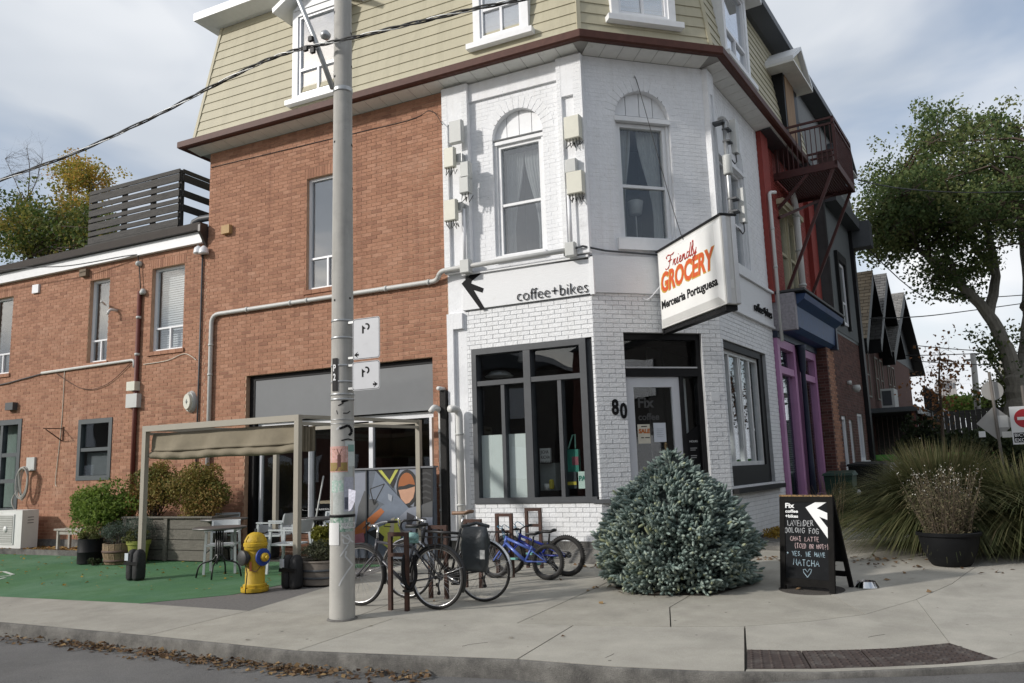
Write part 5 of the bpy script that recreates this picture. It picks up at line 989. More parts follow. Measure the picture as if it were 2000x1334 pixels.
wire([F2.P(.86,4.22,.01), F2.P(.96,4.20,.06), FS.P(.02,4.42,-.05)], .008, 'short white cable feeding the grocery sign', M_VINYL)
# ------------------------------------------------------------------ fixtures on the walls
def pipe(pts, r, mt, label, name='wall_pipe', cat='pipe', clips=()):
    T = thing(name, pts[0], label, cat); q = MB(); q.tube(pts, r, 10); q.build('tube', mt, T, True)
    for c in clips: q = MB(); a, b = Vector(c[0]), Vector(c[1]); q.tube([a, b], r*1.22, 10); q.build('coupling', M_GREYBOX, T, True)
    return T
def bend(pts, rad=.12, k=5):
    pts = [Vector(p) for p in pts]; out = [pts[0]]
    for i in range(1, len(pts)-1):
        a, b, c = pts[i-1], pts[i], pts[i+1]; d0 = (a-b).normalized(); d1 = (c-b).normalized(); r = min(rad, (a-b).length/2, (c-b).length/2)
        for j in range(k+1):
            t = j/k; out.append((b+d0*r)*(1-t)**2+b*2*t*(1-t)+(b+d1*r)*t*t)
    return out+[pts[-1]]
M_CONDUIT = mat('grey_conduit', (.52,.52,.50), .5, var=.08)
pu, pz = -12.33, 4.84
ppts = bend([F1.P(pu,.5,.06), F1.P(pu,pz,.06), F1.P(-7.0,pz,.06), F1.P(-6.88,4.97,.17), F1.P(-6.45,4.98,.17), F1.P(-4.45,4.99,.17)], .2)
pipe(ppts, .043, M_CONDUIT, 'long pale conduit running across the red brick wall and down its corner', clips=[(F1.P(u,pz,.06), F1.P(u+.05,pz,.06)) for u in (-11.4,-10.3,-9.9,-8.1,-7.2)]+[(F1.P(pu,z,.06), F1.P(pu,z+.04,.06)) for z in (4.2,3.6,2.6,1.5)])
pipe(bend([F1.P(-14.47,.6,.05), F1.P(-14.47,5.6,.05)]), .045, mat('rust_red_pipe', (.13,.035,.025), .6), 'rust red conduit up the low brick wing', clips=[(F1.P(-14.47,z,.05), F1.P(-14.47,z+.05,.05)) for z in (5.0,4.2,3.2)])
pipe(bend([F1.P(-17.62,4.08,.04), F1.P(-14.56,4.12,.04), F1.P(-14.56,3.95,.04)], .1), .03, M_CONDUIT, 'short pale conduit below the low wing upper windows')
pipe([F1.P(-12.68,.8,.03), F1.P(-12.66,6.2,.03)], .018, M_CHAR, 'thin dark cable duct at the joint of the two brick walls')
M_PVC = mat('white_pvc', (.66,.66,.64), .45, var=.05, dirt=(.5,.48,.44), dscale=8, dpos=.6)
e0 = F1.uv(862, 830, .06); pipe(bend([F1.P(e0[0],.3,.06), F1.P(e0[0],2.58,.06), F1.P(e0[0]-.02,2.64,.25), F1.P(e0[0]-.06,2.55,.30)], .08), .05, M_PVC, 'white vent pipe bent forward at its top, on the red brick', clips=[(F1.P(e0[0],z,.06), F1.P(e0[0],z+.05,.06)) for z in (2.2,1.3,.9)])
pipe(bend([F1.P(-6.94,2.95,.0), F1.P(-6.94,2.95,.2)]), .035, M_PVC, 'small white pipe stub poking from the brick beside the black post')
e1 = F1.uv(897, 830, .12); pipe(bend([F1.P(e1[0]+.02,.3,.12), F1.P(e1[0],2.50,.12), F1.P(e1[0]-.02,2.58,.16), F1.P(e1[0]-.06,2.58,.32)], .07), .062, M_PVC, 'fat white drain pipe on the white pilaster', clips=[(F1.P(e1[0],z,.12), F1.P(e1[0],z+.03,.12)) for z in (2.15,1.0)])
q = MB(); q.fb(F1, -6.95, -6.84, .15, 2.92, .02, .14); q.solo('black_post', mat('charred_black', (.012,.011,.010), .8, var=.4, bump=.4), F1.P(-6.9,.15,.08), 'black post beside the white drain pipe', 'post')
q = MB(); q.fb(F1, -6.83, -6.83+.05, .15, 2.6, .015, .03)
# white downpipes on the red shop
pipe(bend([F3.P(3.36,3.9,.16), F3.P(3.36,6.85,.16), F3.P(3.36,7.0,.16), F3.P(3.5,7.02,.25)], .06), .036, M_PVC, 'white downpipe with a hooked top on the red pilaster', clips=[(F3.P(3.36,z,.16), F3.P(3.36,z+.05,.16)) for z in (6.2,5.4)])
pipe(bend([F3.P(5.53,4.95,.18), F3.P(5.53,7.3,.18), F3.P(5.4,7.6,.15)], .08), .075, M_PVC, 'thick white drain pipe before the cream windows', clips=[(F3.P(5.53,z,.18), F3.P(5.53,z+.05,.18)) for z in (7.0,6.2,5.4)])
# antenna and junction boxes
def eqbox(F, x0, y0, x1, y1, d0, d1, mt, label, name='equipment_box', cables=0, fins=False):
    r = F.rect(x0, y0, x1, y1, d1); T = thing(name, F.P((r[0]+r[1])/2, r[2], d0), label, 'equipment box', 'equipment boxes on the white pilasters'); q = MB(); c = .012
    u0, u1, z0, z1 = r
    q.hexa([F.P(u0,z0,d0),F.P(u1,z0,d0),F.P(u1,z1,d0),F.P(u0,z1,d0),F.P(u0,z0,d1-c),F.P(u1,z0,d1-c),F.P(u1,z1,d1-c),F.P(u0,z1,d1-c)]); q.hexa([F.P(u0,z0,d1-c),F.P(u1,z0,d1-c),F.P(u1,z1,d1-c),F.P(u0,z1,d1-c),F.P(u0+c,z0+c,d1),F.P(u1-c,z0+c,d1),F.P(u1-c,z1-c,d1),F.P(u0+c,z1-c,d1)]); q.build('case', mt, T)
    for k in range(cables):
        u = u0+(u1-u0)*(k+.5)/cables; q = MB(); q.tube([F.P(u,z0,d1-.05), F.P(u,z0-.05,d1-.05), F.P(u+random.uniform(-.03,.05),z0-.11-random.random()*.05,d1-.07), F.P(u+random.uniform(-.02,.06),z0-.04,d0+.02)], .008, 5); q.build('cable', M_WIRE, T, True)
eqbox(F1, 876,238,901,275, .20,.30, M_GREYBOX, 'rounded grey panel antenna at the top of the left white pilaster')
eqbox(F1, 866,290,886,324, .26,.36, M_CREAMBOX, 'pale box with cables below, second down on the left pilaster', cables=4)
eqbox(F1, 898,317,915,345, .20,.34, M_GREYBOX, 'grey box right of centre on the left pilaster', cables=0); eqbox(F1, 896,345,915,374, .20,.34, M_GREYBOX, 'lower grey box right of centre on the left pilaster, above the conduit', cables=3)
eqbox(F1, 866,392,890,428, .26,.36, M_CREAMBOX, 'pale box with loops of cable, lowest on the left pilaster', cables=5)
for y in (308, 403): q = MB(); r = F1.rect(886,y-6,902,y+7,.25); q.fb(F1, *r, .13, .25); q.solo('wall_bracket', M_STEEL, F1.P(r[0],r[2],.13), 'steel bracket behind the %s pale box on the left pilaster' % ('upper' if y < 350 else 'lower'), 'bracket')
eqbox(F1, 1100,229,1132,266, .13,.26, M_CREAMBOX, 'cream box high on the right-hand white pilaster', cables=5); eqbox(F1, 1102,312,1125,334, .13,.24, M_GREYBOX, 'small grey box between the two cream boxes'); eqbox(F1, 1105,337,1138,374, .13,.26, M_CREAMBOX, 'lower cream box with cable loops on the right pilaster', cables=5)
eqbox(F1, 897,508,916,531, .12,.24, M_GREYBOX, 'square grey junction box on the conduit at the left pilaster foot', 'junction_box'); eqbox(F1, 1102,474,1122,498, .12,.24, M_GREYBOX, 'square grey junction box on the conduit at the right pilaster foot', 'junction_box')
for uu, za, zb, lb_ in ((F1.uv(905,440,.2)[0], 5.1, 6.0, 'white conduit rising on the left white pilaster'), (F1.uv(1112,430,.2)[0], 5.1, 6.0, 'white conduit rising on the right white pilaster')): pipe([F1.P(uu,za,.18), F1.P(uu,zb,.18)], .032, M_VINYL, lb_)
pipe([F1.P(-4.45,4.99,.17), F1.P(-4.25,5.02,.17), F2.P(.25,4.97,.06), F2.P(1.6,4.92,.06)], .016, M_CHAR, 'dark cable over the sign band round the corner')
mm_ = thing('antenna_mast', F3.P(.2,5.05,.35), 'grey antenna mast with panels beside the right side arched window', 'antenna')
q = MB(); q.tube([F3.P(.2,5.05,.28), F3.P(.2,7.35,.28)], .04, 10); q.build('mast', M_STEEL, mm_, True)
for z, d in ((7.1,.38),(5.85,.42)):
    q = MB(); q.fb(F3, .33, .48, z-.28, z+.32, d-.05, d+.05); q.build('panel', M_GREYBOX, mm_); q = MB(); q.tube([F3.P(.4,z-.28,d), F3.P(.42,z-.42,d), F3.P(.3,z-.5,d), F3.P(.22,z-.4,d-.05)], .010, 6); q.build('cable', M_WIRE, mm_, True); 
    for e_ in (.1, -.12): q = MB(); q.fb(F3, .16, .34, z+e_, z+e_+.03, .24, d-.02); q.build('clamp', M_CHAR, mm_)
q = MB(); q.lathe([(.075,6.4),(.08,6.42),(.08,6.72),(.075,6.74)], F3.P(.2,0,.28), 14); q.build('radio_unit', M_GREYBOX, mm_, True)
for z in (7.32, 5.3): q = MB(); q.fb(F3, .1, .24, z, z+.04, .1, .3); q.build('standoff', M_CHAR, mm_)
# small wall things on the low wing
lp = F1.P(*F1.uv(374,785,.0), .0); lt = thing('bulkhead_lamp', lp, 'oval caged bulkhead lamp on the low brick wing', 'lamp')
def oval(c, ru, rz, d0, d1, mt, nm, par, F=F1):
    q = MB(); n = 20; vs = [F.P(c[0]+ru*math.cos(2*math.pi*k/n), c[1]+rz*math.sin(2*math.pi*k/n), d0) for k in range(n)]+[F.P(c[0]+ru*.85*math.cos(2*math.pi*k/n), c[1]+rz*.85*math.sin(2*math.pi*k/n), d1) for k in range(n)]
    q.add(vs, [(k, (k+1) % n, (k+1) % n+n, k+n) for k in range(n)]+[tuple(range(n, 2*n))]); return q.build(nm, mt, par, 'auto')
lc = F1.uv(374,785); oval(lc, .155, .23, .0, .07, M_GREYBOX, 'base', lt); oval(lc, .11, .18, .07, .13, M_CREAMBOX, 'lens', lt)
q = MB(); q.tube([F1.P(lc[0],lc[1]-.2,.07), F1.P(lc[0],lc[1],.145), F1.P(lc[0],lc[1]+.2,.07)], .008, 6); q.tube([F1.P(lc[0]-.13,lc[1],.07), F1.P(lc[0],lc[1],.146), F1.P(lc[0]+.13,lc[1],.07)], .008, 6); q.build('cage', M_GREYBOX, lt)
def wallbox(x0, y0, x1, y1, d, mt, name, label, cat): r = F1.rect(x0,y0,x1,y1,d); q = MB(); q.fb(F1, *r, .002, d); return q.solo(name, mt, F1.P(r[0],r[2],0), label, cat)
wallbox(247,746,262,762, .14, M_CREAMBOX, 'wall_box', 'cream cable box beside the rust red conduit', 'box'); wallbox(246,770,266,795, .12, M_GREYBOX, 'wall_box', 'grey sagging box below the cream cable box', 'box'); wallbox(63,557,74,571, .05, M_VINYL, 'wall_vent', 'small white louvred vent between the upper windows of the low wing', 'vent'); wallbox(432,441,447,454, .10, mat('tan_box', (.42,.27,.12), .7), 'wall_vent', 'tan vent cover on the red brick near the low roof', 'vent'); wallbox(155,527,167,538, .10, mat('rusty_lamp', (.16,.12,.08), .8), 'wall_lamp', 'rusty floodlight under the white fascia', 'lamp'); wallbox(10,787,24,800, .12, M_CHAR, 'wall_lamp', 'small dark lamp above the left door', 'lamp')
for x0, x1, lb_ in ((383,395,'left'),(394,405,'right')): r = F1.uv((x0+x1)/2, 492, .08); q = MB(); q.lathe([(.10,-.02),(.10,.0),(.085,.09),(.03,.14),(0,.15)], F1.P(r[0], r[1]-.02, .10), 14); q.solo('vent_hood', M_VINYL, F1.P(r[0],r[1]-.05,.1), '%s white vent hood of the pair under the low roof corner' % lb_, 'vent', smooth=True)
q = MB(); a = F1.uv(92,840,.0); b = F1.uv(125,838,0); c = F1.uv(125,862,0); q.tube([F1.P(b[0],a[1],.02), F1.P(b[0]-.05,a[1],.45)], .012, 6); q.tube([F1.P(b[0],c[1],.02), F1.P(b[0]-.04,a[1]-.02,.40)], .012, 6); q.tube([F1.P(b[0],c[1],.02), F1.P(b[0],a[1]+.05,.02)], .012, 6); q.solo('basket_bracket', mat('rusty_iron', (.07,.035,.025), .8), F1.P(b[0],c[1],0), 'rusty hanging basket bracket on the low brick wing', 'bracket')
q = MB(); q.tube(bend([F1.P(-15.6,5.44,.0), F1.P(-15.35,5.44,.30)]), .022, 8); q.solo('drain_spout', M_PVC, F1.P(-15.5,5.4,0), 'straight pale pipe spout beside the narrow upper window', 'pipe', smooth=True)
q = MB(); q.tube(bend([F1.P(-15.22,5.27,0), F1.P(-15.25,5.28,.16), F1.P(-15.27,5.16,.2)], .06), .03, 8); q.solo('drain_spout', M_PVC, F1.P(-15.2,5.2,0), 'short curved white pipe spout beside the narrow upper window', 'pipe', smooth=True)
q = MB(); q.lathe([(.06,0),(.07,.03),(.05,.1),(.0,.12)], F1.P(*F1.uv(275,516,0), 0), 12, F1.n); q.solo('cable_insulator', M_GREYBOX, F1.P(*F1.uv(275,516,0), 0), 'grey cable anchor near the top of the low brick wing', 'insulator', smooth=True)
q = MB(); q.lathe([(.06,0),(.07,.05),(.04,.12)], F1.P(*F1.uv(279,575,.05), .05), 12, (0,0,1)); q.solo('weather_cap', M_GREYBOX, F1.P(*F1.uv(279,572,.05), .05), 'grey weather head on top of the rust red conduit', 'service head', smooth=True)
# fire escape on the red shop
FE = thing('fire_escape', F3.P(5.4, 7.6, .7), 'dark red iron fire escape balcony on the red shop', 'balcony'); M_IRON = mat('red_iron', (.065,.018,.016), .6, var=.25, scale=10)
fu0, fu1, fd, fz = 4.55, 6.55, 1.32, 7.70
q = MB()
for i in range(26): d = .02+i*.05; q.fb(F3, fu0+.05, fu1-.05, fz, fz+.03, d, d+.034)
q.build('platform_slats', M_IRON, FE)
q = MB(); q.fb(F3, fu0, fu0+.05, fz-.06, fz+.10, .0, fd); q.fb(F3, fu1-.05, fu1, fz-.06, fz+.10, .0, fd); q.fb(F3, fu0+.05, fu1-.05, fz-.06, fz+.10, fd-.05, fd); q.build('platform_frame', M_IRON, FE)
for z in (8.75, 8.62):
    q = MB(); q.fb(F3, fu0, fu0+.04, z, z+.045, .05, fd); q.fb(F3, fu0+.04, fu1, z, z+.045, fd-.04, fd); q.fb(F3, fu1-.04, fu1, z, z+.045, .05, fd-.04); q.build('rail', M_IRON, FE)
for i in range(13): d = .12+i*.1; q = MB(); q.fb(F3, fu0+.012, fu0+.028, fz+.1, 8.62, d, d+.016); q.build('baluster', M_IRON, FE)
for i in range(19): u = fu0+.1+i*.1; q = MB(); q.fb(F3, u, u+.016, fz+.1, 8.62, fd-.028, fd-.012); q.build('baluster', M_IRON, FE)
for u, d in ((fu0,fd-.05),(fu1-.05,fd-.05),(fu0,.05)): q = MB(); q.fb(F3, u, u+.05, fz, 8.8, d, d+.05); q.build('post', M_IRON, FE)
for a, b in ((F3.P(fu0+.05,5.05,.02), F3.P(fu0+.05,fz-.05,fd-.1)), (F3.P(fu1-.05,5.05,.02), F3.P(fu1-.05,fz-.05,fd-.1)), (F3.P(fu0+.05,6.8,.02), F3.P(fu1-.1,fz-.05,fd-.5)), (F3.P(fu0+.05,7.0,.02), F3.P(fu0+.05,fz-.06,.7))): q = MB(); q.bar(a, b, .06, .06); q.build('brace', M_IRON, FE)
# ------------------------------------------------------------------ street furniture
def gpt(x, y, dz=0): return Vector((x, y, gz(y)+dz))
# fire hydrant
hp = gp(487, 1157); hp = gpt(hp.x, hp.y+.10)
HY = thing('fire_hydrant', hp, 'yellow fire hydrant with blue ring and black side cap', 'hydrant')
M_HYD = mat('hydrant_yellow', (.52,.34,.015), .58, var=.10, scale=9, dirt=(.33,.21,.03), dscale=7, dpos=.55, bump=.25, bscale=45, vst=(.30,.19,.02), speck=((.10,.055,.03), 22, .13)); M_HBLUE = mat('hydrant_blue', (.012,.05,.28), .5, var=.1)
q = MB(); q.lathe([(.178,0),(.182,.01),(.182,.05),(.155,.055),(.157,.09),(.136,.10),(.130,.11),(.127,.53),(.138,.54),(.146,.555),(.146,.59)], hp, 28); q.build('barrel', M_HYD, HY, 'auto')
q = MB(); q.lathe([(.158,.591),(.160,.63),(.146,.64),(.147,.67),(.128,.70),(.104,.74),(.066,.765),(.03,.775)], hp, 24); q.build('bonnet', M_HYD, HY, 'auto')
q = MB(); q.lathe([(.02,.775),(.02,.815),(.017,.82)], hp, 5); q.build('operating_nut', M_CHAR, HY)
for k in range(8): a = k*math.pi/4; q = MB(); q.lathe([(.013,0),(.013,.018)], hp+Vector((.168*math.cos(a), .168*math.sin(a), .05)), 6); q.build('bolt', M_HYD, HY)
for k in range(6): a = k*math.pi/3+.3; q = MB(); q.bar(hp+Vector((.115*math.cos(a),.115*math.sin(a),.725)), hp+Vector((.152*math.cos(a),.152*math.sin(a),.655)), .018, .02); q.build('bonnet_rib', M_HYD, HY)
dv = (Vector((0,0,0))-Vector((hp.x,hp.y,0))).normalized(); rt = Vector((-dv.y, dv.x, 0)); rt = rt if rt.dot(CR) > 0 else -rt
dl = (dv*.55-rt*.85).normalized(); dr_ = (dv*.8+rt*.62).normalized(); hn = hp+Vector((0,0,.45))
q = MB(); q.lathe([(.06,.10),(.065,.15),(.098,.155),(.10,.21),(.08,.222),(.0,.225)], hn, 20, dl); q.build('side_cap', mat('cap_black', (.03,.03,.03), .55, var=.2), HY, 'auto')
q = MB(); q.lathe([(.06,.10),(.06,.145),(.115,.15),(.115,.17),(.05,.175)], hn, 24, dr_); q.build('colour_ring', M_HBLUE, HY, 'auto'); q = MB(); q.lathe([(.05,.175),(.058,.18),(.058,.215),(.042,.23),(.026,.232),(.024,.26),(0,.262)], hn, 16, dr_); q.build('outlet_cap', M_HYD, HY, 'auto')
ch_ = [hn+dl*.17+Vector((0,0,-.08)), hp+dv*.142+Vector((0,0,.30))-rt*.05, hp+dv*.152+Vector((0,0,.27)), hp+dv*.147+rt*.05+Vector((0,0,.31)), hn+dr_*.17+Vector((0,0,-.05))]
q = MB()
for i, p in enumerate(spline(ch_, 7)): q.lathe([(.002,-.008),(.007,0),(.002,.008)], p, 5, (1,0,0) if i % 2 else (0,0,1))
q.build('chain', mat('rusty_chain', (.12,.06,.03), .7), HY); q = MB(); q.tube([hn+dl*.15+Vector((0,0,-.09)), hp+dv*.175-rt*.10+Vector((0,0,.25)), hp+dv*.19-rt*.12+Vector((0,0,.0))], .007, 6); q.build('strap', M_BLACK, HY, True)
q = MB(); c = hp+dv*.148-rt*.06+Vector((0,0,.28)); q.bar(c, c+Vector((0,0,.12)), .03, .008, up=dv); q.build('tag', mat('orange_tag', (.45,.14,.05), .7), HY)
# pergola
PG = thing('pergola', gpt(-9.2, 10.2), 'beige metal pergola with bunched canvas canopy on the green lot', 'pergola'); M_PG = mat('beige_metal', (.325,.30,.245), .5, var=.04); M_CANV = mat('khaki_canvas', (.215,.185,.13), .9, var=.12, scale=5, bump=.3, bscale=8)
FLp, FRp, RLp, RRp = (-10.80,8.92), (-7.66,8.86), (-10.38,11.42), (-7.25,11.36); TZ = 2.40
for p in (FLp, FRp, RLp, RRp): q = MB(); q.box((p[0]-.04,p[1]-.04,gz(p[1])), (p[0]+.04,p[1]+.04,TZ-.001)); q.build('post', M_PG, PG)
def beam(a, b, h=.09, w_=.08, z=TZ, nm='beam'): q = MB(); q.bar((a[0],a[1],z-h/2+.03), (b[0],b[1],z-h/2+.03), w_, h); q.build(nm, M_PG, PG)
beam((FLp[0]-.04,FLp[1]), (FRp[0]+.04,FRp[1])); beam((RLp[0]-.04,RLp[1]), (RRp[0]+.04,RRp[1]), .06); beam((FLp[0],FLp[1]+.04), (RLp[0],RLp[1]-.04), .08, .06, TZ-.001); beam((FRp[0],FRp[1]+.04), (RRp[0],RRp[1]-.04), .05, .05, TZ+.0); beam((FRp[0]+.005,FRp[1]+.05), (RRp[0]+.0,RRp[1]-.04), .045, .045, TZ-.10, 'canopy_rail'); beam((FLp[0]+.005,FLp[1]+.05), (RLp[0],RLp[1]-.04), .045, .045, TZ-.10, 'canopy_rail')
q = MB(); n, k = 60, 12; vs = []
for j in range(k+1):
    g = j/k
    for i in range(n+1):
        f = i/n; x = FLp[0]+.06+(FRp[0]-FLp[0]-.12)*f; sag = .05*math.sin(math.pi*f)+.02*math.sin(f*9)
        prof_z = [0,-.05,-.10,-.16,-.21,-.25,-.275,-.265,-.29,-.33,-.37,-.395,-.36][j]; prof_y = [.10,.075,.06,.05,.045,.035,.02,.07,.03,.0,.01,.06,.11][j]
        wv = .028*math.sin(f*21+g*2)*math.sin(math.pi*g)+.02*math.sin(f*47+g*5)*g
        vs.append((x, FLp[1]+prof_y+(FRp[1]-FLp[1])*f+wv, TZ-.09+prof_z-sag*g*.8))
q.add(vs, [(j*(n+1)+i, j*(n+1)+i+1, (j+1)*(n+1)+i+1, (j+1)*(n+1)+i) for j in range(k) for i in range(n)]); q.build('canvas_canopy', M_CANV, PG, True)
q = MB(); n = 40; vs = []
for j in range(6):
    for i in range(n+1):
        f = i/n; vs.append((FRp[0]-.02+.04*math.sin(i*1.1)+.02*math.sin(i*.7), FRp[1]+.06+.32*f, TZ-.10-.36*j/5-.03*math.sin(f*3)))
q.add(vs, [(j*(n+1)+i, j*(n+1)+i+1, (j+1)*(n+1)+i+1, (j+1)*(n+1)+i) for j in range(5) for i in range(n)]); q.build('canvas_folds', M_CANV, PG, True)
M_BAG = mat('black_nylon', (.018,.018,.019), .75, var=.3, scale=14, bump=.4, bscale=25)
def bag(x, y, h, label, gap=.07, tagd=True):
    b = gpt(x, y); Bg = thing('weight_bag', b, label, 'weight bag', 'weight bags on the pergola legs')
    for s_ in (-1, 1):
        q = MB(); n = 14; prof = [(.0,.0),(.075,.0),(.09,.04),(.092,h*.5),(.085,h*.85),(.05,h*.97),(.01,h)]; vs = []
        c = b+Vector((s_*gap, -.03, 0))
        for r_, z in prof:
            for i in range(n): a = 2*math.pi*i/n; cc, ss = math.cos(a), math.sin(a); e = .62; vs.append(c+Vector((r_*math.copysign(abs(cc)**e, cc)*.78, r_*math.copysign(abs(ss)**e, ss)*1.0, z)))
        q.add(vs, [(j*n+i, j*n+(i+1) % n, (j+1)*n+(i+1) % n, (j+1)*n+i) for j in range(len(prof)-1) for i in range(n)]); q.build('sandbag', M_BAG, Bg, True)
    q = MB(); q.bar(b+Vector((-gap-.08,-.125,h*.55)), b+Vector((gap+.08,-.125,h*.55)), .01, .05, up=(0,0,1)); q.build('strap', M_BLACK, Bg)
    if tagd: q = MB(); q.bar(b+Vector((-gap-.065,-.128,h*.76)), b+Vector((-gap+.01,-.128,h*.76)), .006, .11, up=(0,0,1)); q.build('care_label', mat('pale_label', (.50,.54,.58), .7), Bg)
bag(FLp[0], FLp[1]-.06, .46, 'black weight bags strapped to the front left pergola leg'); bag(FRp[0], FRp[1]-.06, .44, 'black weight bags strapped to the front right pergola leg beside the hydrant'); bag(RLp[0], RLp[1]-.06, .46, 'black weight bags strapped to the rear pergola leg behind the chairs', tagd=False)
# cafe tables and chairs
M_TOP = mat('dark_table_top', (.10,.095,.09), .45, var=.1); M_TLEG = mat('black_tube', (.014,.014,.015), .4); M_CHAIR = mat('pale_grey_plastic', (.50,.53,.54), .42, var=.03)
def table(p, label):
    T = thing('cafe_table', (0,0,0), label, 'table', 'round cafe tables'); q = MB(); q.lathe([(.36,.715),(.39,.72),(.40,.735),(.395,.748),(.0,.75)], (0,0,0), 36); q.build('table_top', M_TOP, T, 'auto')
    for k in range(4):
        a = k*math.pi/2+.5; c, s_ = math.cos(a), math.sin(a); q = MB(); q.tube(bend([(c*.05,s_*.05,.71),(c*.05,s_*.05,.26),(c*.30,s_*.30,.20),(c*.34,s_*.34,.0)], .09), .013, 8); q.build('leg', M_TLEG, T, True)
    q = MB(); q.lathe([(.055,.3),(.06,.32),(.055,.34)], (0,0,0), 12); q.lathe([(.10,.69),(.10,.714)], (0,0,0), 12); q.build('hub', M_TLEG, T); T.location = p; return T
table(gpt(-9.58,9.32), 'round dark cafe table nearest the hydrant'); table(gpt(-10.85,10.65), 'round dark cafe table beside the wooden planter'); table(gpt(-8.85,10.75), 'round dark cafe table in front of the glass doors')
def make_chair():
    T = thing('cafe_chair', (0,0,0), 'chair', 'chair', 'pale grey cafe armchairs')       # faces +y
    q = MB(); n, k = 8, 6; vs = []
    for j in range(k+1):
        for i in range(n+1): x = -.22+.44*i/n; y = -.21+.44*j/k; vs.append((x, y, .445-.02*math.sin(math.pi*i/n)*math.sin(math.pi*j/k)))
    m_ = len(vs); vs += [(x, y, z-.025) for x, y, z in vs]; fs = [(j*(n+1)+i, j*(n+1)+i+1, (j+1)*(n+1)+i+1, (j+1)*(n+1)+i) for j in range(k) for i in range(n)]; fs += [tuple(m_+v for v in reversed(f)) for f in fs]
    edge = [i for i in range(n+1)]+[(n+1)*(j+1)+n for j in range(k)]+[k*(n+1)+i for i in range(n-1, -1, -1)]+[(n+1)*j for j in range(k-1, 0, -1)]; fs += [(edge[a], m_+edge[a], m_+edge[(a+1) % len(edge)], edge[(a+1) % len(edge)]) for a in range(len(edge))]
    q.add(vs, fs); q.build('seat', M_CHAIR, T, 'auto')
    q = MB(); vs = []
    for j in range(4):
        for i in range(n+1): x = -.225+.45*i/n; f = j/3; vs.append((x, -.24-.05*f-.035*(1-(x/.225)**2), .60+.20*f))
    m_ = len(vs); vs += [(x, y-.018, z) for x, y, z in vs]; fs = [(j*(n+1)+i, j*(n+1)+i+1, (j+1)*(n+1)+i+1, (j+1)*(n+1)+i) for j in range(3) for i in range(n)]; fs = [tuple(reversed(f)) for f in fs]+[tuple(m_+v for v in f) for f in fs]
    edge = [i for i in range(n+1)]+[(n+1)*(j+1)+n for j in range(3)]+[3*(n+1)+i for i in range(n-1, -1, -1)]+[(n+1)*j for j in range(2, 0, -1)]; fs += [(edge[a], edge[(a+1) % len(edge)], m_+edge[(a+1) % len(edge)], m_+edge[a]) for a in range(len(edge))]
    q.add(vs, fs); q.build('backrest', M_CHAIR, T, 'auto')
    for s_ in (-1, 1):
        q = MB(); q.bar((s_*.215,.19,.64),(s_*.235,.235,.0), .036, .036, up=(0,1,0)); q.build('leg', M_CHAIR, T); q = MB(); q.bar((s_*.215,-.24,.62),(s_*.23,-.30,.0), .036, .036, up=(0,1,0)); q.build('leg', M_CHAIR, T)
        q = MB(); q.bar((s_*.222,-.26,.645),(s_*.222,.22,.655), .045, .024); q.build('armrest', M_CHAIR, T); q = MB(); q.bar((s_*.212,-.25,.6),(s_*.205,-.29,.78), .03, .03, up=(0,1,0)); q.build('back_upright', M_CHAIR, T)
    return T
ch0 = make_chair()
def facing(p, q_): return math.atan2(q_[1]-p[1], q_[0]-p[0])-math.pi/2
for i, (x, y, rz, lb_) in enumerate(((-9.92,9.72,facing((-9.92,9.72),(-9.4,9.0)),'pale grey chair tucked behind the table nearest the hydrant, back to the planter'),(-11.25,11.02,facing((-11.25,11.02),(-10.9,10.4)),'pale grey chair with its back against the wooden planter corner'),(-8.74,9.92,facing((-8.74,9.92),(-9.7,9.7)),'pale grey chair seen from the side just behind the hydrant'),(-10.02,11.0,facing((-10.02,11.0),(-10.9,10.75)),'pale grey chair seen from the side against the black door jamb'),(-9.0,11.25,facing((-9.0,11.25),(-8.8,10.4)),'pale grey chair before the glass doors, between pergola post and pole'))):
    c = ch0 if i == 0 else copy_tree(ch0); c.location = gpt(x, y); c.rotation_euler = (0,0,rz); c['label'] = lb_
# hand truck by the doors
q = MB(); q.tube([gpt(-9.6,11.42,.0), Vector((-9.35,11.5,1.55))], .014, 8); q.solo('leaning_pole', M_GREYBOX, gpt(-9.6,11.42), 'thin grey pole leaning by the glass doors', 'pole', smooth=True)
q = MB(); q.tube(bend([gpt(-9.1,11.5,.0), gpt(-9.1,11.5,1.05), gpt(-8.55,11.5,1.05), gpt(-8.55,11.5,.0)], .08), .016, 8); q.solo('metal_hoop', M_GREYBOX, gpt(-8.8,11.5), 'pale tubular hoop stand behind the right pergola post', 'stand', smooth=True)
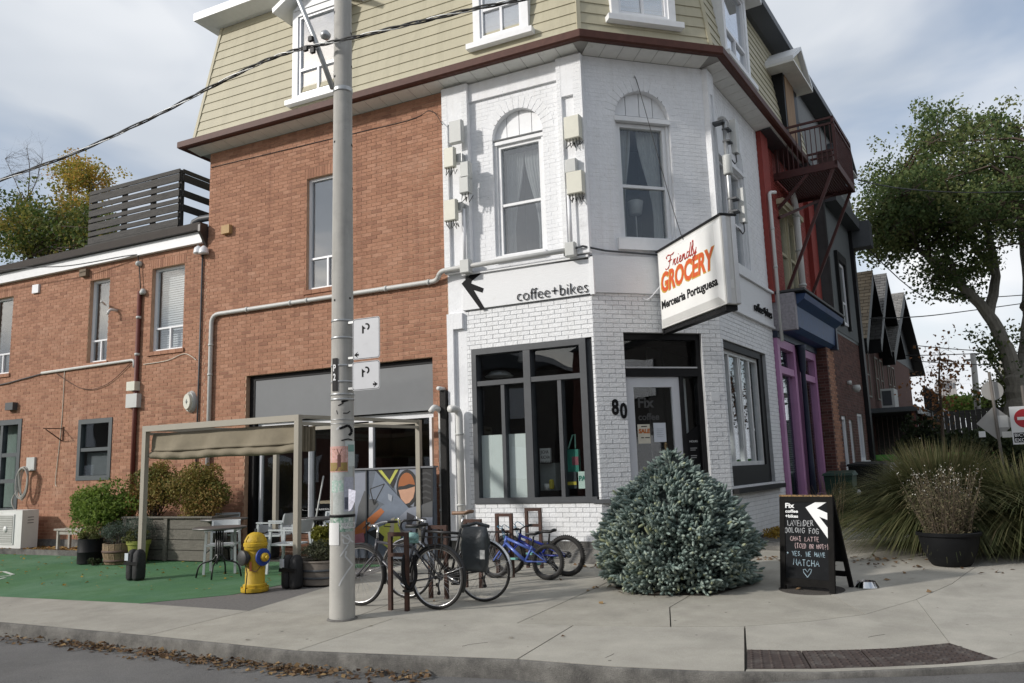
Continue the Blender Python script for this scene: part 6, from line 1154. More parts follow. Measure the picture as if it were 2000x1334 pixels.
# wooden planter built of planks
M_PLANK = mat('grey_planter_wood', (.135,.125,.105), .88, var=.3, scale=6, streak=(.8,.8,7), bump=.5, bscale=30, dirt=(.075,.075,.06), dscale=3, dpos=.55)
def plank_box(name, x0, x1, y0, y1, z0, h, label, rows=4, posts=3):
    T = thing(name, ((x0+x1)/2, (y0+y1)/2, z0), label, 'planter'); st = h/rows
    for r_ in range(rows):
        za, zb = z0+r_*st+.006, z0+(r_+1)*st-.006
        for nm, a, b in (('f',(x0,y0,za),(x1,y0+.03,zb)),('b',(x0,y1-.03,za),(x1,y1,zb)),('l',(x0,y0+.031,za),(x0+.03,y1-.031,zb)),('r',(x1-.03,y0+.031,za),(x1,y1-.031,zb))): q = MB(); e = random.uniform(-.004,.004); q.box((a[0]+e,a[1]+e,a[2]), (b[0]+e,b[1]+e,b[2])); q.build('plank', M_PLANK, T)
    for i in range(posts): x = x0+(x1-x0-.09)*i/(posts-1); q = MB(); q.box((x,y0-.035,z0), (x+.09,y0-.006,z0+h+.01)); q.build('post', M_PLANK, T)
    q = MB(); q.box((x0-.04,y0-.05,z0+h+.012), (x1+.04,y0+.05,z0+h+.04)); q.build('cap_rail', M_PLANK, T); q = MB(); q.box((x1-.05,y0+.051,z0+h+.012), (x1+.04,y1,z0+h+.04)); q.build('cap_rail', M_PLANK, T)
    q = MB(); q.box((x0+.032,y0+.032,z0), (x1-.032,y1-.032,z0+h-.06)); q.build('soil', M_SOIL, T); return T
plank_box('wooden_planter', -13.35, -11.10, 10.62, 11.22, gz(10.9)-.0, .74, 'grey weathered plank planter on the green lot behind the tables')
def lathe_pot(name, p, prof, mt, label, hoops=(), cat='plant pot', soil=None, grp=None):
    T = thing(name, p, label, cat, grp); q = MB(); q.lathe(prof, p, 32); q.build('pot', mt, T, 'auto')
    for z, r_, hm in hoops: q = MB(); q.lathe([(r_,z-.015),(r_+.006,z-.012),(r_+.006,z+.012),(r_,z+.015)], p, 32); q.build('hoop', hm, T, True)
    if soil: q = MB(); q.lathe([(.0,soil[1]),(soil[0],soil[1])], p, 24); q.build('soil', M_SOIL, T)
    return T
M_PBLK = mat('black_plastic', (.007,.0075,.0085), .6, spec=.2, var=.2); M_BARR = mat('barrel_wood', (.21,.15,.09), .85, var=.4, scale=10, streak=(6,6,.8), bump=.5, dirt=(.05,.045,.04), dscale=5, dpos=.52); M_OLIVE = mat('olive_pot', (.25,.27,.055), .55, var=.1); M_DGREEN = mat('dark_green_pot', (.03,.05,.035), .5)
pk = gp(155, 1103); pot1 = gpt(pk.x, pk.y+.2); lathe_pot('black_drum', pot1, [(.20,0),(.21,.01),(.21,.20),(.217,.21),(.21,.22),(.21,.44),(.19,.44),(.19,.40)], M_PBLK, 'black plastic drum planter, leftmost of the potted row', soil=(.19,.40))
pk = gp(208, 1104); pot2 = gpt(pk.x+.02, pk.y+.28); T = thing('half_barrel', pot2, 'weathered wooden half barrel planter between black drum and olive pot', 'planter')
for k in range(18):
    a0, a1 = 2*math.pi*(k+.03)/18, 2*math.pi*(k+.97)/18; q = MB(); vs = []
    for z, r_ in ((.0,.27),(.18,.315),(.36,.32)):
        for a in (a0, a1): vs += [pot2+Vector((r_*math.cos(a), r_*math.sin(a), z)), pot2+Vector(((r_-.03)*math.cos(a), (r_-.03)*math.sin(a), z))]
    q.add(vs, [(0,2,6,4),(4,6,10,8),(1,5,7,3),(5,9,11,7),(8,10,11,9),(0,4,5,1),(4,8,9,5),(2,3,7,6),(6,7,11,10)]); q.build('stave', M_BARR, T)
for z, r_ in ((.06,.290),(.22,.322)): q = MB(); q.lathe([(r_,z-.02),(r_+.004,z-.018),(r_+.006,z+.018),(r_+.002,z+.02)], pot2, 32); q.build('hoop', mat('rust_hoop', (.09,.055,.04), .7), T, True)
q = MB(); q.lathe([(.0,.32),(.29,.32)], pot2, 24); q.build('soil', M_SOIL, T)
pk = gp(250, 1103); pot3 = gpt(pk.x+.03, pk.y+.18); lathe_pot('olive_pot', pot3, [(.13,0),(.135,.01),(.185,.33),(.205,.335),(.21,.40),(.19,.40),(.185,.36)], M_OLIVE, 'olive green tapered plastic pot beside the pergola leg', soil=(.185,.36))
pk = gp(608, 1148); pot4 = gpt(pk.x-.1, pk.y+.42); lathe_pot('zinc_tub', pot4, [(.36,0),(.37,.01),(.40,.30),(.415,.31),(.415,.33),(.39,.33),(.38,.28)], mat('weathered_tub', (.20,.175,.15), .7, .2, var=.25, scale=8), 'round weathered tub planter behind the concrete pole', hoops=[(.10,.385,M_CHAR),(.2,.395,M_CHAR)], soil=(.38,.28))
lathe_pot('green_pot', Vector((-19.05,11.3,.205)), [(.13,0),(.14,.01),(.20,.42),(.185,.42),(.18,.38)], M_DGREEN, 'small dark green pot beside the air conditioning unit', soil=(.18,.38))
# outdoor air-conditioning unit
AC = thing('heat_pump', Vector((-17.5,11.25,.205)), 'white outdoor air conditioning unit against the low brick wing', 'air conditioner'); FA = Frame((-17.95, 11.10), -2)
M_ACW = mat('appliance_white', (.66,.66,.64), .45, var=.05, dirt=(.5,.48,.44), dscale=5, dpos=.6)
q = MB(); q.fb(FA, 0, .86, .22, 1.02, -.36, 0); q.build('case', M_ACW, AC)
q = MB(); q.fb(FA, .05, .60, .30, .94, .001, .02); q.build('grille_frame', M_ACW, AC); q = MB(); q.fb(FA, .08, .57, .33, .91, .021, .026); q.build('fan_grille', mat('grille_grey', (.33,.33,.31), .6), AC)
for i in range(12): q = MB(); q.fb(FA, .08, .57, .345+i*.048, .353+i*.048, .027, .033); q.build('grille_bar', M_ACW, AC)
q = MB(); q.lathe([(.07,0),(.06,.015),(0,.02)], FA.P(.325,.62,.03), 16, FA.n); q.build('fan_hub', M_ACW, AC, True)
for z in (.86,.80,.74): q = MB(); q.fb(FA, .861, .864, z, z+.014, -.25, -.12); q.build('side_vent', M_CHAR, AC)
for u in (.1, .7): q = MB(); q.fb(FA, u, u+.08, .205, .219, -.34, -.02); q.build('foot', M_CHAR, AC)
# little bench, hose reel
Bn = thing('garden_bench', Vector((-15.6,11.2,.205)), 'small grey wooden bench half hidden by the green shrub', 'bench'); M_BENCH = mat('bench_grey', (.36,.34,.30), .8, var=.2, scale=10)
for i in range(3): q = MB(); q.box((-16.05,11.08+i*.12,.60), (-15.2,11.18+i*.12,.635)); q.build('seat_slat', M_BENCH, Bn)
for x in (-15.98,-15.3):
    for y in (11.1,11.36): q = MB(); q.box((x,y,.205), (x+.05,y+.05,.598)); q.build('leg', M_BENCH, Bn)
q = MB(); q.box((-15.96,11.115,.52), (-15.27,11.14,.58)); q.build('apron', M_BENCH, Bn)
hr = F1.P(*F1.uv(52,930,.1), .1); Hz = thing('hose_reel', hr, 'coiled grey garden hose hanging on the brick by the left door', 'hose')
q = MB(); q.fb(F1, hr.x-.12, hr.x+.16, hr.z+.12, hr.z+.42, .0, .05); q.build('bracket', M_GREYBOX, Hz); M_HOSE = mat('grey_hose', (.34,.33,.30), .6)
for k in range(7):
    q = MB(); rx = .12+.014*k; rz_ = .42+.03*(k % 4); q.tube([hr+Vector((rx*math.cos(t), -.04-.012*k-.02*math.sin(t*2+k), rz_*math.sin(t)*(1 if math.sin(t) < 0 else .45)-.02)) for t in [2*math.pi*i/28 for i in range(28)]], .013, 6, closed=True); q.build('coil', M_HOSE, Hz, True)
q = MB(); q.tube(spline([hr+Vector((-.1,-.05,-.2)), hr+Vector((-.28,-.1,-.45)), hr+Vector((-.22,-.15,-.62)), hr+Vector((-.1,-.1,-.8))], 6), .013, 6); q.build('loose_end', M_HOSE, Hz, True)
# mural cabinet
MU = thing('mural_locker', gpt(-7.75,11.4), 'tall metal locker painted with a grey, orange and yellow mural', 'locker'); FM = Frame((0, 11.36), 0)
mu0, mu1 = aty(664,918,11.36).x, aty(846,915,11.36).x; mz0, mz1 = gz(11.36)+.02, aty(770,916,11.36).z
c_ = lambda n, col: mat('mural_'+n, col, .6, var=.10, scale=10)
q = MB(); q.fb(FM, mu0, mu1, mz0, mz1, -.10, 0); q.build('case', c_('slate', (.105,.125,.155)), MU)
q = MB(); q.fb(FM, mu0-.02, mu1+.02, mz1+.001, mz1+.03, -.12, .03); q.build('lid', c_('lid', (.16,.165,.18)), MU)
q = MB(); u_ = aty(717,1000,11.36).x; q.fb(FM, u_-.012, u_+.012, mz0, mz1-.01, .004, .03); q.build('hinge', M_CHAR, MU)
LV = [0]
def shape(pts, col, nm):
    LV[0] += 1; q = MB(); d = .003+.0007*LV[0]; q.add([FM.P(aty(x,y,11.36).x, aty(x,y,11.36).z, d) for x, y in pts], [tuple(range(len(pts)-1, -1, -1))]); q.build('mural_'+nm, c_(nm, col), MU)
BLK = (.012,.012,.013)
shape([(690,925),(718,922),(712,1000),(695,1030),(690,1030)], (.22,.24,.29), 'pale'); shape([(712,958),(720,965),(726,970),(740,985),(718,1012),(695,1032),(700,990)], (.085,.088,.092), 'graphite')
shape([(730,917),(784,914),(773,933),(768,954),(758,942)], BLK, 'black'); shape([(738,917.5),(745,917),(761,938),(773,916),(779,916),(762,946)], (.45,.46,.08), 'lime')
shape([(784,914),(846,912),(846,980),(820,1000),(795,990),(776,965),(770,945)], BLK, 'black'); shape([(782,917),(818,916),(815,955),(812,985),(808,990),(790,985),(776,968),(771,950)], (.20,.215,.25), 'pale'); shape([(818,918),(846,916),(846,975),(808,992),(815,950)], BLK, 'black')
for k in range(5): shape([(820,925+k*12),(832,921+k*12),(843,926+k*12),(843,929+k*12),(832,925+k*12),(820,929+k*12)], (.045,.045,.047), 'tread')
ov = [(796+21*math.cos(t), 953+36*math.sin(t)) for t in [2*math.pi*i/24 for i in range(24)]]; shape(ov, BLK, 'black'); shape([(795+16.5*math.cos(t), 953+30*math.sin(t)) for t in [math.pi+math.pi*i/12 for i in range(13)]], (.32,.10,.025), 'rust')
shape([(779,957),(795,955),(811,950),(811,958),(808,972),(800,982),(793,984),(784,974)], (.52,.29,.19), 'peach'); shape([(779,950),(790,949),(800,945),(811,947),(811,950),(795,955),(779,957)], BLK, 'black')
shape([(735,920),(758,946),(802,995),(780,1012),(728,1037),(720,1036),(736,1010),(744,990),(752,985),(733,975),(722,975)], (.145,.175,.225), 'blue_grey')
for a, b in (((724,955),(752,945)),((752,945),(731,985)),((731,985),(724,955))): L_ = math.hypot(b[0]-a[0],b[1]-a[1]); nx, ny = -(b[1]-a[1])/L_*.9, (b[0]-a[0])/L_*.9; shape([(a[0]-nx,a[1]-ny),(b[0]-nx,b[1]-ny),(b[0]+nx,b[1]+ny),(a[0]+nx,a[1]+ny)], BLK, 'black')
shape([(690,1036),(745,992),(752,999),(725,1030),(692,1064)], (.42,.13,.035), 'orange'); shape([(720,1040),(782,1010),(784,1050),(765,1075),(745,1060)], (.38,.39,.07), 'lime'); shape([(780,1010),(800,992),(846,982),(846,1060),(815,1068),(790,1040)], (.20,.22,.26), 'pale'); shape([(796,1000),(812,1008),(803,1030),(795,1022)], (.035,.035,.045), 'dark'); shape([(826,985),(846,978),(846,1010),(822,1010)], (.06,.06,.06), 'graphite'); shape([(765,1013),(772,1010),(770,1050),(760,1052)], (.42,.38,.30), 'cream'); shape([(718,1040),(735,1033),(752,1048),(748,1062),(735,1052)], BLK, 'black'); shape([(759,964),(768,968),(766,980),(760,975)], (.30,.33,.38), 'highlight'); shape([(690,1045),(712,1040),(714,1058),(700,1066),(690,1062)], (.35,.13,.16), 'pink')
# bike racks
M_RUST = mat('rusted_steel', (.055,.026,.018), .75, var=.3, scale=14, dirt=(.10,.042,.025), dscale=10, dpos=.5)
def rack(x, y, label, w_=.22, h=.86):
    b = gpt(x, y); T = thing('bike_rack', b, label, 'bike rack', 'rusty steel bike racks'); e = .022
    for s_ in (-1, 1): q = MB(); q.box(b+Vector((s_*w_/2-e, -e, -.01)), b+Vector((s_*w_/2+e, e, h))); q.build('upright', M_RUST, T)
    q = MB(); q.box(b+Vector((-w_/2+e+.0005,-e+.001,h-.045)), b+Vector((w_/2-e-.0005,e-.001,h-.001))); q.build('top_bar', M_RUST, T); q = MB(); q.box(b+Vector((-w_/2+e+.0005,-e+.001,h-.27)), b+Vector((w_/2-e-.0005,e-.001,h-.23))); q.build('cross_bar', M_RUST, T)
rack(-5.27,7.80,'rusty bike rack nearest the concrete pole'); rack(-5.20,8.55,'rusty bike rack second from the road, behind the touring bicycle'); rack(-5.13,9.30,'rusty bike rack behind the brown saddle'); rack(-5.08,10.12,'rusty bike rack behind the pannier and blue handlebars'); rack(-5.02,10.97,'rusty bike rack nearest the shop window')
# bicycles (built facing +x, turned to face left)
M_TYRE = mat('tyre', (.022,.021,.020), .85, var=.15); M_RIM = mat('alloy_rim', (.50,.50,.50), .3, .85, var=.05); M_DRIM = mat('dark_rim', (.04,.04,.042), .4, .4); M_SPOKE = mat('spoke', (.45,.45,.45), .35, .8); M_BLKP = mat('black_part', (.016,.016,.017), .45, .1); M_ALLOY = mat('polished_alloy', (.62,.62,.62), .25, .9)
def wheel(T, cx, Rw, tr, rim, nsp=28, mtt=None, fat=False):
    c = Vector((cx, 0, Rw)); q = MB(); n = 44; r0 = Rw-tr
    q.tube([c+Vector((r0*math.cos(2*math.pi*i/n), 0, r0*math.sin(2*math.pi*i/n))) for i in range(n)], tr, 10, closed=True); Wl = q.build('wheel', M_TYRE, T, True)
    if fat:
        q = MB()
        for i in range(56):
            a = 2*math.pi*i/56
            for s_ in (-1, 1): p = c+Vector((Rw*math.cos(a+s_*.02), s_*tr*.5, Rw*math.sin(a+s_*.02))); q.bar(p-Vector((0,tr*.3,0)), p+Vector((0,tr*.3,0)), .012, .010, up=(math.cos(a),0,math.sin(a)))
        q.build('tread', M_TYRE, Wl)
    q = MB(); r1 = Rw-tr*1.75; q.tube([c+Vector((r1*math.cos(2*math.pi*i/n), 0, r1*math.sin(2*math.pi*i/n))) for i in range(n)], tr*.55, 8, closed=True); q.build('rim', rim, Wl, True)
    q = MB()
    for i in range(nsp):
        a = 2*math.pi*i/nsp; b = a+(.5 if i % 4 < 2 else -.5); s_ = .028*(1 if i % 2 else -1); q.tube([c+Vector((.022*math.cos(b), s_, .022*math.sin(b))), c+Vector((r1*math.cos(a), 0, r1*math.sin(a)))], .0013, 4, caps=False)
    q.build('spokes', M_SPOKE, Wl); q = MB(); q.tube([c+Vector((0,-.05,0)), c+Vector((0,.05,0))], .02, 10); q.build('hub', M_BLKP, Wl, True); return Wl
def fender(T, cx, Rw, a0, a1, mt, w_=.05):
    q = MB(); n = 22; vs = []
    for i in range(n+1):
        a = R(a0+(a1-a0)*i/n)
        for y, dr in ((-w_/2,-.012),(-w_*.3,.004),(w_*.3,.004),(w_/2,-.012)): r_ = Rw+.016+dr; vs.append((cx+r_*math.cos(a), y, Rw+r_*math.sin(a)))
    q.add(vs, [(4*i+k, 4*i+k+1, 4*i+5+k, 4*i+4+k) for i in range(n) for k in range(3)]); q.build('fender', mt, T, True)
def bicycle(p, rz, label, Rw, wb, tr, fm, rim, style, lean=0, steer=0, scale=1, group='parked bicycles'):
    T = thing('bicycle', (0,0,0), label, 'bicycle', group); k = style == 'kid'; rt_ = .017 if not k else .019
    bb = Vector((wb*.42, 0, Rw*(.80 if not k else 1.0)+.0)); st = Vector((wb*.29, 0, (.72 if not k else .43))); hd0 = Vector((wb*.80, 0, (.60 if not k else .47))); hd1 = Vector((wb*.775, 0, (.76 if not k else .56))); ra = Vector((0,0,Rw)); fa = Vector((wb,0,Rw))
    if style == 'drop': st.z, hd0.z, hd1.z = .82, .66, .83
    wheel(T, 0, Rw, tr, rim, fat=k, nsp=20 if k else 28); wheel(T, wb, Rw, tr, rim, fat=k, nsp=20 if k else 28)
    q = MB(); q.tube([bb, st], rt_, 8); q.tube([st+Vector((0,0,-.05)), hd1+Vector((0,0,-.03))], rt_, 8); q.tube([bb, hd0], rt_*1.2, 8); q.tube([hd0-Vector((-.008,0,.03)), hd1], rt_*1.25, 8)
    for s_ in (-1, 1): q.tube([bb+Vector((0,s_*.03,0)), ra+Vector((0,s_*.055,0))], rt_*.62, 6); q.tube([st+Vector((0,s_*.015,-.06)), ra+Vector((0,s_*.055,0))], rt_*.55, 6)
    q.build('frame', fm, T, True)
    q = MB(); fk = fm if style != 'drop' else M_BLKP
    for s_ in (-1, 1): q.tube(spline([hd0+Vector((0,s_*.04,-.03)), hd0.lerp(fa,.5)+Vector((-.012,s_*.05,0)), fa+Vector((0,s_*.052,0))], 4), [rt_*.8]*4+[rt_*.65]*5, 6)
    q.tube([hd0+Vector((0,-.045,-.03)), hd0+Vector((0,.045,-.03))], rt_*.9, 6); q.build('fork', fk, T, True)
    sp = st+Vector((-.035 if not k else -.02, 0, .16 if not k else .13)); q = MB(); q.tube([st, sp], .0135, 8); q.build('seat_post', M_ALLOY if style == 'drop' else M_BLKP, T, True)
    q = MB(); L_ = .27 if not k else .21; vs = []; n = 10; prof = [(-.5,.068),(-.38,.078),(-.2,.066),(0,.038),(.25,.022),(.45,.018),(.5,.006)]
    for f, w_ in prof:
        for i in range(n): a = 2*math.pi*i/n; vs.append((sp.x+f*L_+.02, w_*math.cos(a), sp.z+.03+.022*math.sin(a)+(.018 if f < -.3 else 0)))
    q.add(vs, [(j*n+i, j*n+(i+1) % n, (j+1)*n+(i+1) % n, (j+1)*n+i) for j in range(len(prof)-1) for i in range(n)]+[tuple(range(n-1,-1,-1)), tuple((len(prof)-1)*n+i for i in range(n))]); q.build('saddle', mat('brown_leather', (.22,.13,.08), .5, var=.15) if style == 'drop' else M_BLKP, T, True)
    hb = hd1+Vector((.0,0,.06)) if not k else hd1+Vector((-.01,0,.05)); q = MB()
    if style == 'flat':
        hb = hd1+Vector((-.01,0,.14)); q.tube([hd1, hb], .014, 8); q.tube([hb, hb+Vector((.08,0,.02))], .015, 8); q.build('stem', M_ALLOY, T, True); q = MB(); q.tube(spline([hb+Vector((-.06,.30,.05)), hb+Vector((.03,.14,.05)), hb+Vector((.09,.05,.02)), hb+Vector((.09,-.05,.02)), hb+Vector((.03,-.14,.05)), hb+Vector((-.06,-.30,.05))], 5), .0125, 8); q.build('handlebar', M_ALLOY, T, True)
        for s_ in (-1, 1): q = MB(); q.tube([hb+Vector((-.065,s_*.31,.05)), hb+Vector((-.0,s_*.19,.052))], .017, 8); q.build('grip', M_BLKP, T, True); q = MB(); q.tube([hb+Vector((.02,s_*.17,.04)), hb+Vector((.06,s_*.21,.0)), hb+Vector((.01,s_*.29,-.01))], .006, 6); q.build('brake_lever', M_BLKP, T, True)
    elif style == 'drop':
        q.tube([hd1, hd1+Vector((-.005,0,.09)), hd1+Vector((.10,0,.10))], .015, 8); q.build('stem', M_ALLOY, T, True); hb = hd1+Vector((.10,0,.10))
        q = MB(); q.tube([hb+Vector((0,-.20,0)), hb+Vector((0,.20,0))], .0125, 8); q.build('handlebar', M_BLKP, T, True)
        for s_ in (-1, 1):
            q = MB(); q.tube(spline([hb+Vector((0,s_*.19,0)), hb+Vector((.06,s_*.21,.0)), hb+Vector((.10,s_*.215,-.03)), hb+Vector((.10,s_*.22,-.10)), hb+Vector((.04,s_*.22,-.135)), hb+Vector((-.05,s_*.22,-.13))], 5), .0145, 8); q.build('drop_bar', M_BLKP, T, True)
            q = MB(); q.tube([hb+Vector((.10,s_*.215,.0)), hb+Vector((.14,s_*.215,.035)), hb+Vector((.135,s_*.215,-.05)), hb+Vector((.10,s_*.215,-.13))], .008, 6); q.build('brake_lever', M_ALLOY, T, True)
    else:
        q.tube([hd1, hb], .014, 8); q.tube(spline([hb+Vector((-.05,.24,.04)), hb+Vector((.0,.12,.03)), hb+Vector((.02,0,.0)), hb+Vector((.0,-.12,.03)), hb+Vector((-.05,-.24,.04))], 4), .011, 8); q.build('handlebar', M_BLKP, T, True)
        for s_ in (-1, 1): q = MB(); q.tube([hb+Vector((-.05,s_*.25,.04)), hb+Vector((-.02,s_*.16,.037))], .016, 8); q.build('grip', M_BLKP, T, True)
        q = MB(); q.tube(spline([hb+Vector((0,.12,.03)), hb+Vector((.12,.08,.08)), hb+Vector((.08,0,.06)), hb+Vector((.0,0,-.2))], 6), .005, 5); q.tube(spline([hb+Vector((0,-.12,.03)), hb+Vector((.10,-.1,.10)), hb+Vector((.1,-.02,.04)), hd0], 6), .005, 5); q.build('brake_cable', mat('teal_cable', (.03,.16,.26), .5), T, True)
    # drive train
    y_ = -.06; q = MB(); rr_ = .085 if not k else .058; q.lathe([(rr_,-.003),(rr_,.003)], bb+Vector((0,y_,0)), 24, (0,1,0)); q.build('chainring', M_BLKP, T)
    q = MB(); q.lathe([(.045,-.015),(.03,.01)], ra+Vector((0,y_+.005,0)), 16, (0,1,0)); q.tube([bb+Vector((0,y_,rr_)), ra+Vector((0,y_,.045))], .005, 5); q.tube([bb+Vector((0,y_,-rr_)), ra+Vector((.03,y_,-.09 if not k else -.04))], .005, 5); q.build('chain', M_BLKP, T)
    cl_ = .165 if not k else .11; ca = R(25 if not k else 200)
    for s_, a in ((-1, ca), (1, ca+math.pi)):
        e = bb+Vector((cl_*math.cos(a), s_*.085, cl_*math.sin(a))); q = MB(); q.tube([bb+Vector((0,s_*.075,0)), e], .011, 6); q.build('crank', M_ALLOY if not k else M_BLKP, T, True); q = MB(); q.box(e+Vector((-.045,s_*.06-.045,-.012)), e+Vector((.045,s_*.06+.045,.012))); q.build('pedal', M_BLKP if not k else mat('aqua_plastic', (.18,.45,.40), .5), T)
    if not k:
        q = MB(); q.tube([ra+Vector((.0,y_,-.03)), ra+Vector((.03,y_-.01,-.10)), ra+Vector((.01,y_-.01,-.19))], .010, 6); q.lathe([(.022,-.005),(.022,.005)], ra+Vector((.035,y_,-.09)), 12, (0,1,0)); q.lathe([(.022,-.005),(.022,.005)], ra+Vector((.012,y_,-.18)), 12, (0,1,0)); q.build('derailleur', M_BLKP, T)
        fm_ = M_BLKP if style == 'flat' else M_ALLOY
        fender(T, 0, Rw, 5 if style == 'flat' else 15, 205 if style == 'flat' else 190, fm_); fender(T, wb, Rw, -15 if style == 'drop' else 60, 195, fm_)
        for cx, s_ in ((0,-1), (wb,-1)): q = MB(); q.tube([Vector((cx,.05,Rw)), Vector((cx-Rw*.98,.02,Rw+.12))], .003, 5); q.tube([Vector((cx,-.05,Rw)), Vector((cx-Rw*.98,-.02,Rw+.12))], .003, 5); q.build('fender_stay', M_ALLOY, T, True)
        rz_ = 2*Rw+.09; q = MB()
        for s_ in (-1, 1):
            q.tube([Vector((-.25,s_*.06,rz_)), Vector((.16,s_*.06,rz_)), Vector((.22,s_*.03,rz_+.01))], .005, 6)
            for x in (-.13,-.02,.09): q.tube([Vector((0,s_*.065,Rw+.02)), Vector((x,s_*.075,rz_))], .0045, 5)
        for x in (-.25,-.12,.0,.12): q.tube([Vector((x,-.06,rz_)), Vector((x,.06,rz_))], .0045, 5)
        q.tube([Vector((-.25,.0,rz_)), Vector((.16,.0,rz_))], .0045, 5); q.build('rack', M_BLKP, T, True)
    T.location = p; T.rotation_euler = (lean, 0, rz); return T, hb
M_GREYFR = mat('graphite_frame', (.07,.07,.078), .35, .3, var=.08); M_BLUEFR = mat('periwinkle_frame', (.075,.125,.40), .35, .1, coat=.3, var=.05); M_BLUEFR2 = mat('royal_blue_frame', (.014,.03,.27), .35, .1, coat=.3, var=.05)
tA, _ = bicycle(gpt(-4.86,7.95), math.pi+.02, 'grey touring bicycle with rear rack and flat bars, nearest the concrete pole', .35, 1.05, .021, M_GREYFR, M_RIM, 'flat', R(2))
q = MB(); 
tC, _ = bicycle(gpt(-4.55,8.48), math.pi+.03, 'black road bicycle with drop bars, brown saddle and black pannier', .35, 1.03, .017, M_BLKP, M_RIM, 'drop', R(2))
tK, _ = bicycle(gpt(-4.40,10.02), math.pi-.02, 'periwinkle blue child bicycle with aqua pedals, in front of the darker one', .232, .80, .027, M_BLUEFR, M_DRIM, 'kid', R(4))
tL, _ = bicycle(gpt(-4.26,10.36), math.pi-.05, 'royal blue child bicycle leaning behind the lighter blue one', .272, .90, .028, M_BLUEFR2, M_DRIM, 'kid', R(-2), 1)
# pannier on the black bicycle, aqua bag on the touring one
def pannier(Tp, x0, y0, z0, w_, d_, h, mt, name, label, seed):
    rg = random.Random(seed); q = MB(); nu, nv = 14, 10; vs = []
    for j in range(nv+1):
        f = j/nv
        for i in range(nu):
            a = 2*math.pi*i/nu; c, s_ = math.cos(a), math.sin(a); e = .45; wx = (w_/2)*(.82+.18*math.sin(f*2.6))*(1 if f < .8 else 1-.1*(f-.8)); dy = (d_/2)*(1-.55*max(0,f-.7)/.3)
            vs.append((x0+wx*math.copysign(abs(c)**e, c)+rg.uniform(-.012,.012), y0+dy*math.copysign(abs(s_)**e, s_)+rg.uniform(-.012,.012), z0+h*f))
    q.add(vs, [(j*nu+i, j*nu+(i+1) % nu, (j+1)*nu+(i+1) % nu, (j+1)*nu+i) for j in range(nv) for i in range(nu)]+[tuple(range(nu-1,-1,-1)), tuple(nv*nu+i for i in range(nu))])
    T = thing(name, (0,0,0), label, 'bag'); o = q.build('body', mt, T, True); T.location = Tp.location; T.rotation_euler = Tp.rotation_euler; return T
M_PAN = mat('wet_black_tarpaulin', (.035,.042,.046), .32, var=.2, scale=8, bump=.5, bscale=11)
pn_ = pannier(tC, .02, .17, .36, .34, .15, .50, M_PAN, 'pannier_bag', 'black roll-top pannier bag hung on the rear rack beside the brown saddle', 3)
q = MB(); q.box((-.14,.245,.50),(-.08,.252,.60)); q.build('reflector', mat('reflector_grey', (.42,.43,.42), .3), pn_); q = MB(); q.tube([(-.16,.17,.86),(.0,.17,.90),(.19,.17,.86)], .02, 8); q.build('rolled_top', M_PAN, pn_, True)
sb = pannier(tA, .34, .0, .72, .17, .09, .12, mat('aqua_bag', (.25,.45,.42), .6), 'saddle_bag', 'aqua bag behind the rear rack of the grey touring bicycle', 5)
q = MB(); p0 = gpt(-5.16,7.83); q.tube(spline([p0+Vector((0,0,.70)), p0+Vector((-.03,-.05,.55)), p0+Vector((-.02,-.06,.36)), p0+Vector((.03,-.03,.24)), p0+Vector((.06,.06,.35)), p0+Vector((.04,.06,.6))], 6), .022, 8); LK = q.solo('chain_lock', M_BLACK, p0+Vector((0,0,.3)), 'black chain lock round the nearest bike rack and grey bicycle', 'lock', smooth=True)
# ------------------------------------------------------------------ A-frame chalk board
bp = gp(1582, 1150); BD = thing('chalk_board', gpt(-1.12,10.05), 'black A-frame chalk board advertising lavender oolong fog and matcha', 'board'); bl_, br_ = gp(1524,1150), gp(1626,1152)
t_ = (Vector((br_.x,br_.y,0))-Vector((bl_.x,bl_.y,0))); bw_ = .60; ang_b = math.degrees(math.atan2(t_.y, t_.x)); FB = Frame((bl_.x, bl_.y), -20.0); bz = gz(bl_.y); bh = 1.06
lean_ = .15
def BP(u, z, d=0): return FB.P(u, bz+z, d-lean_*z)
class BFrame:
    t = FB.t; n = FB.n; ang = FB.ang
    def P(s, u, z, d=0): return BP(u, z, d)
BF = BFrame(); bw_ = FB.uv(1630,1150)[0]
M_BFR = mat('board_frame', (.010,.0095,.009), .8, var=.3, scale=14, dirt=(.28,.16,.06), dscale=13, dpos=.66, spec=.12); M_SLT = mat('chalk_slate', (.011,.012,.0135), .8, var=.25, scale=6, dirt=(.022,.024,.027), dscale=5, dpos=.58, spec=.12)
for nm, r in (('stile',(0,.065,0,bh)),('stile',(bw_-.065,bw_,0,bh)),('rail',(.0655,bw_-.0655,bh-.075,bh-.001)),('rail',(.0655,bw_-.0655,.05,.13))): q = MB(); q.fb(BF, *r, -.03, .0); q.build(nm, M_BFR, BD)
q = MB(); q.fb(BF, .066, bw_-.066, .1305, bh-.0755, -.022, -.010); sl_ = q.build('slate', M_SLT, BD)
q = MB(); q.bar(BP(.002,bh-.004,.001), BP(bw_-.002,bh-.004,.001), .008, .02); q.build('worn_edge', mat('worn_wood', (.33,.20,.08), .8, var=.5, scale=40, col2=(.03,.025,.02)), BD)
q = MB()
for u in (.0, bw_-.06):
    a = BP(u,bh-.02,-.035); e = FB.P(u, bz+.01, -.50); q.bar(a+FB.t*.03, e+FB.t*.03, .05, .03); q.build('back_leg', M_BFR, BD); q = MB()
q.bar(FB.P(.06,bz+.16,-.45), FB.P(bw_-.06,bz+.16,-.45), .03, .06); q.build('back_rail', M_BFR, BD)
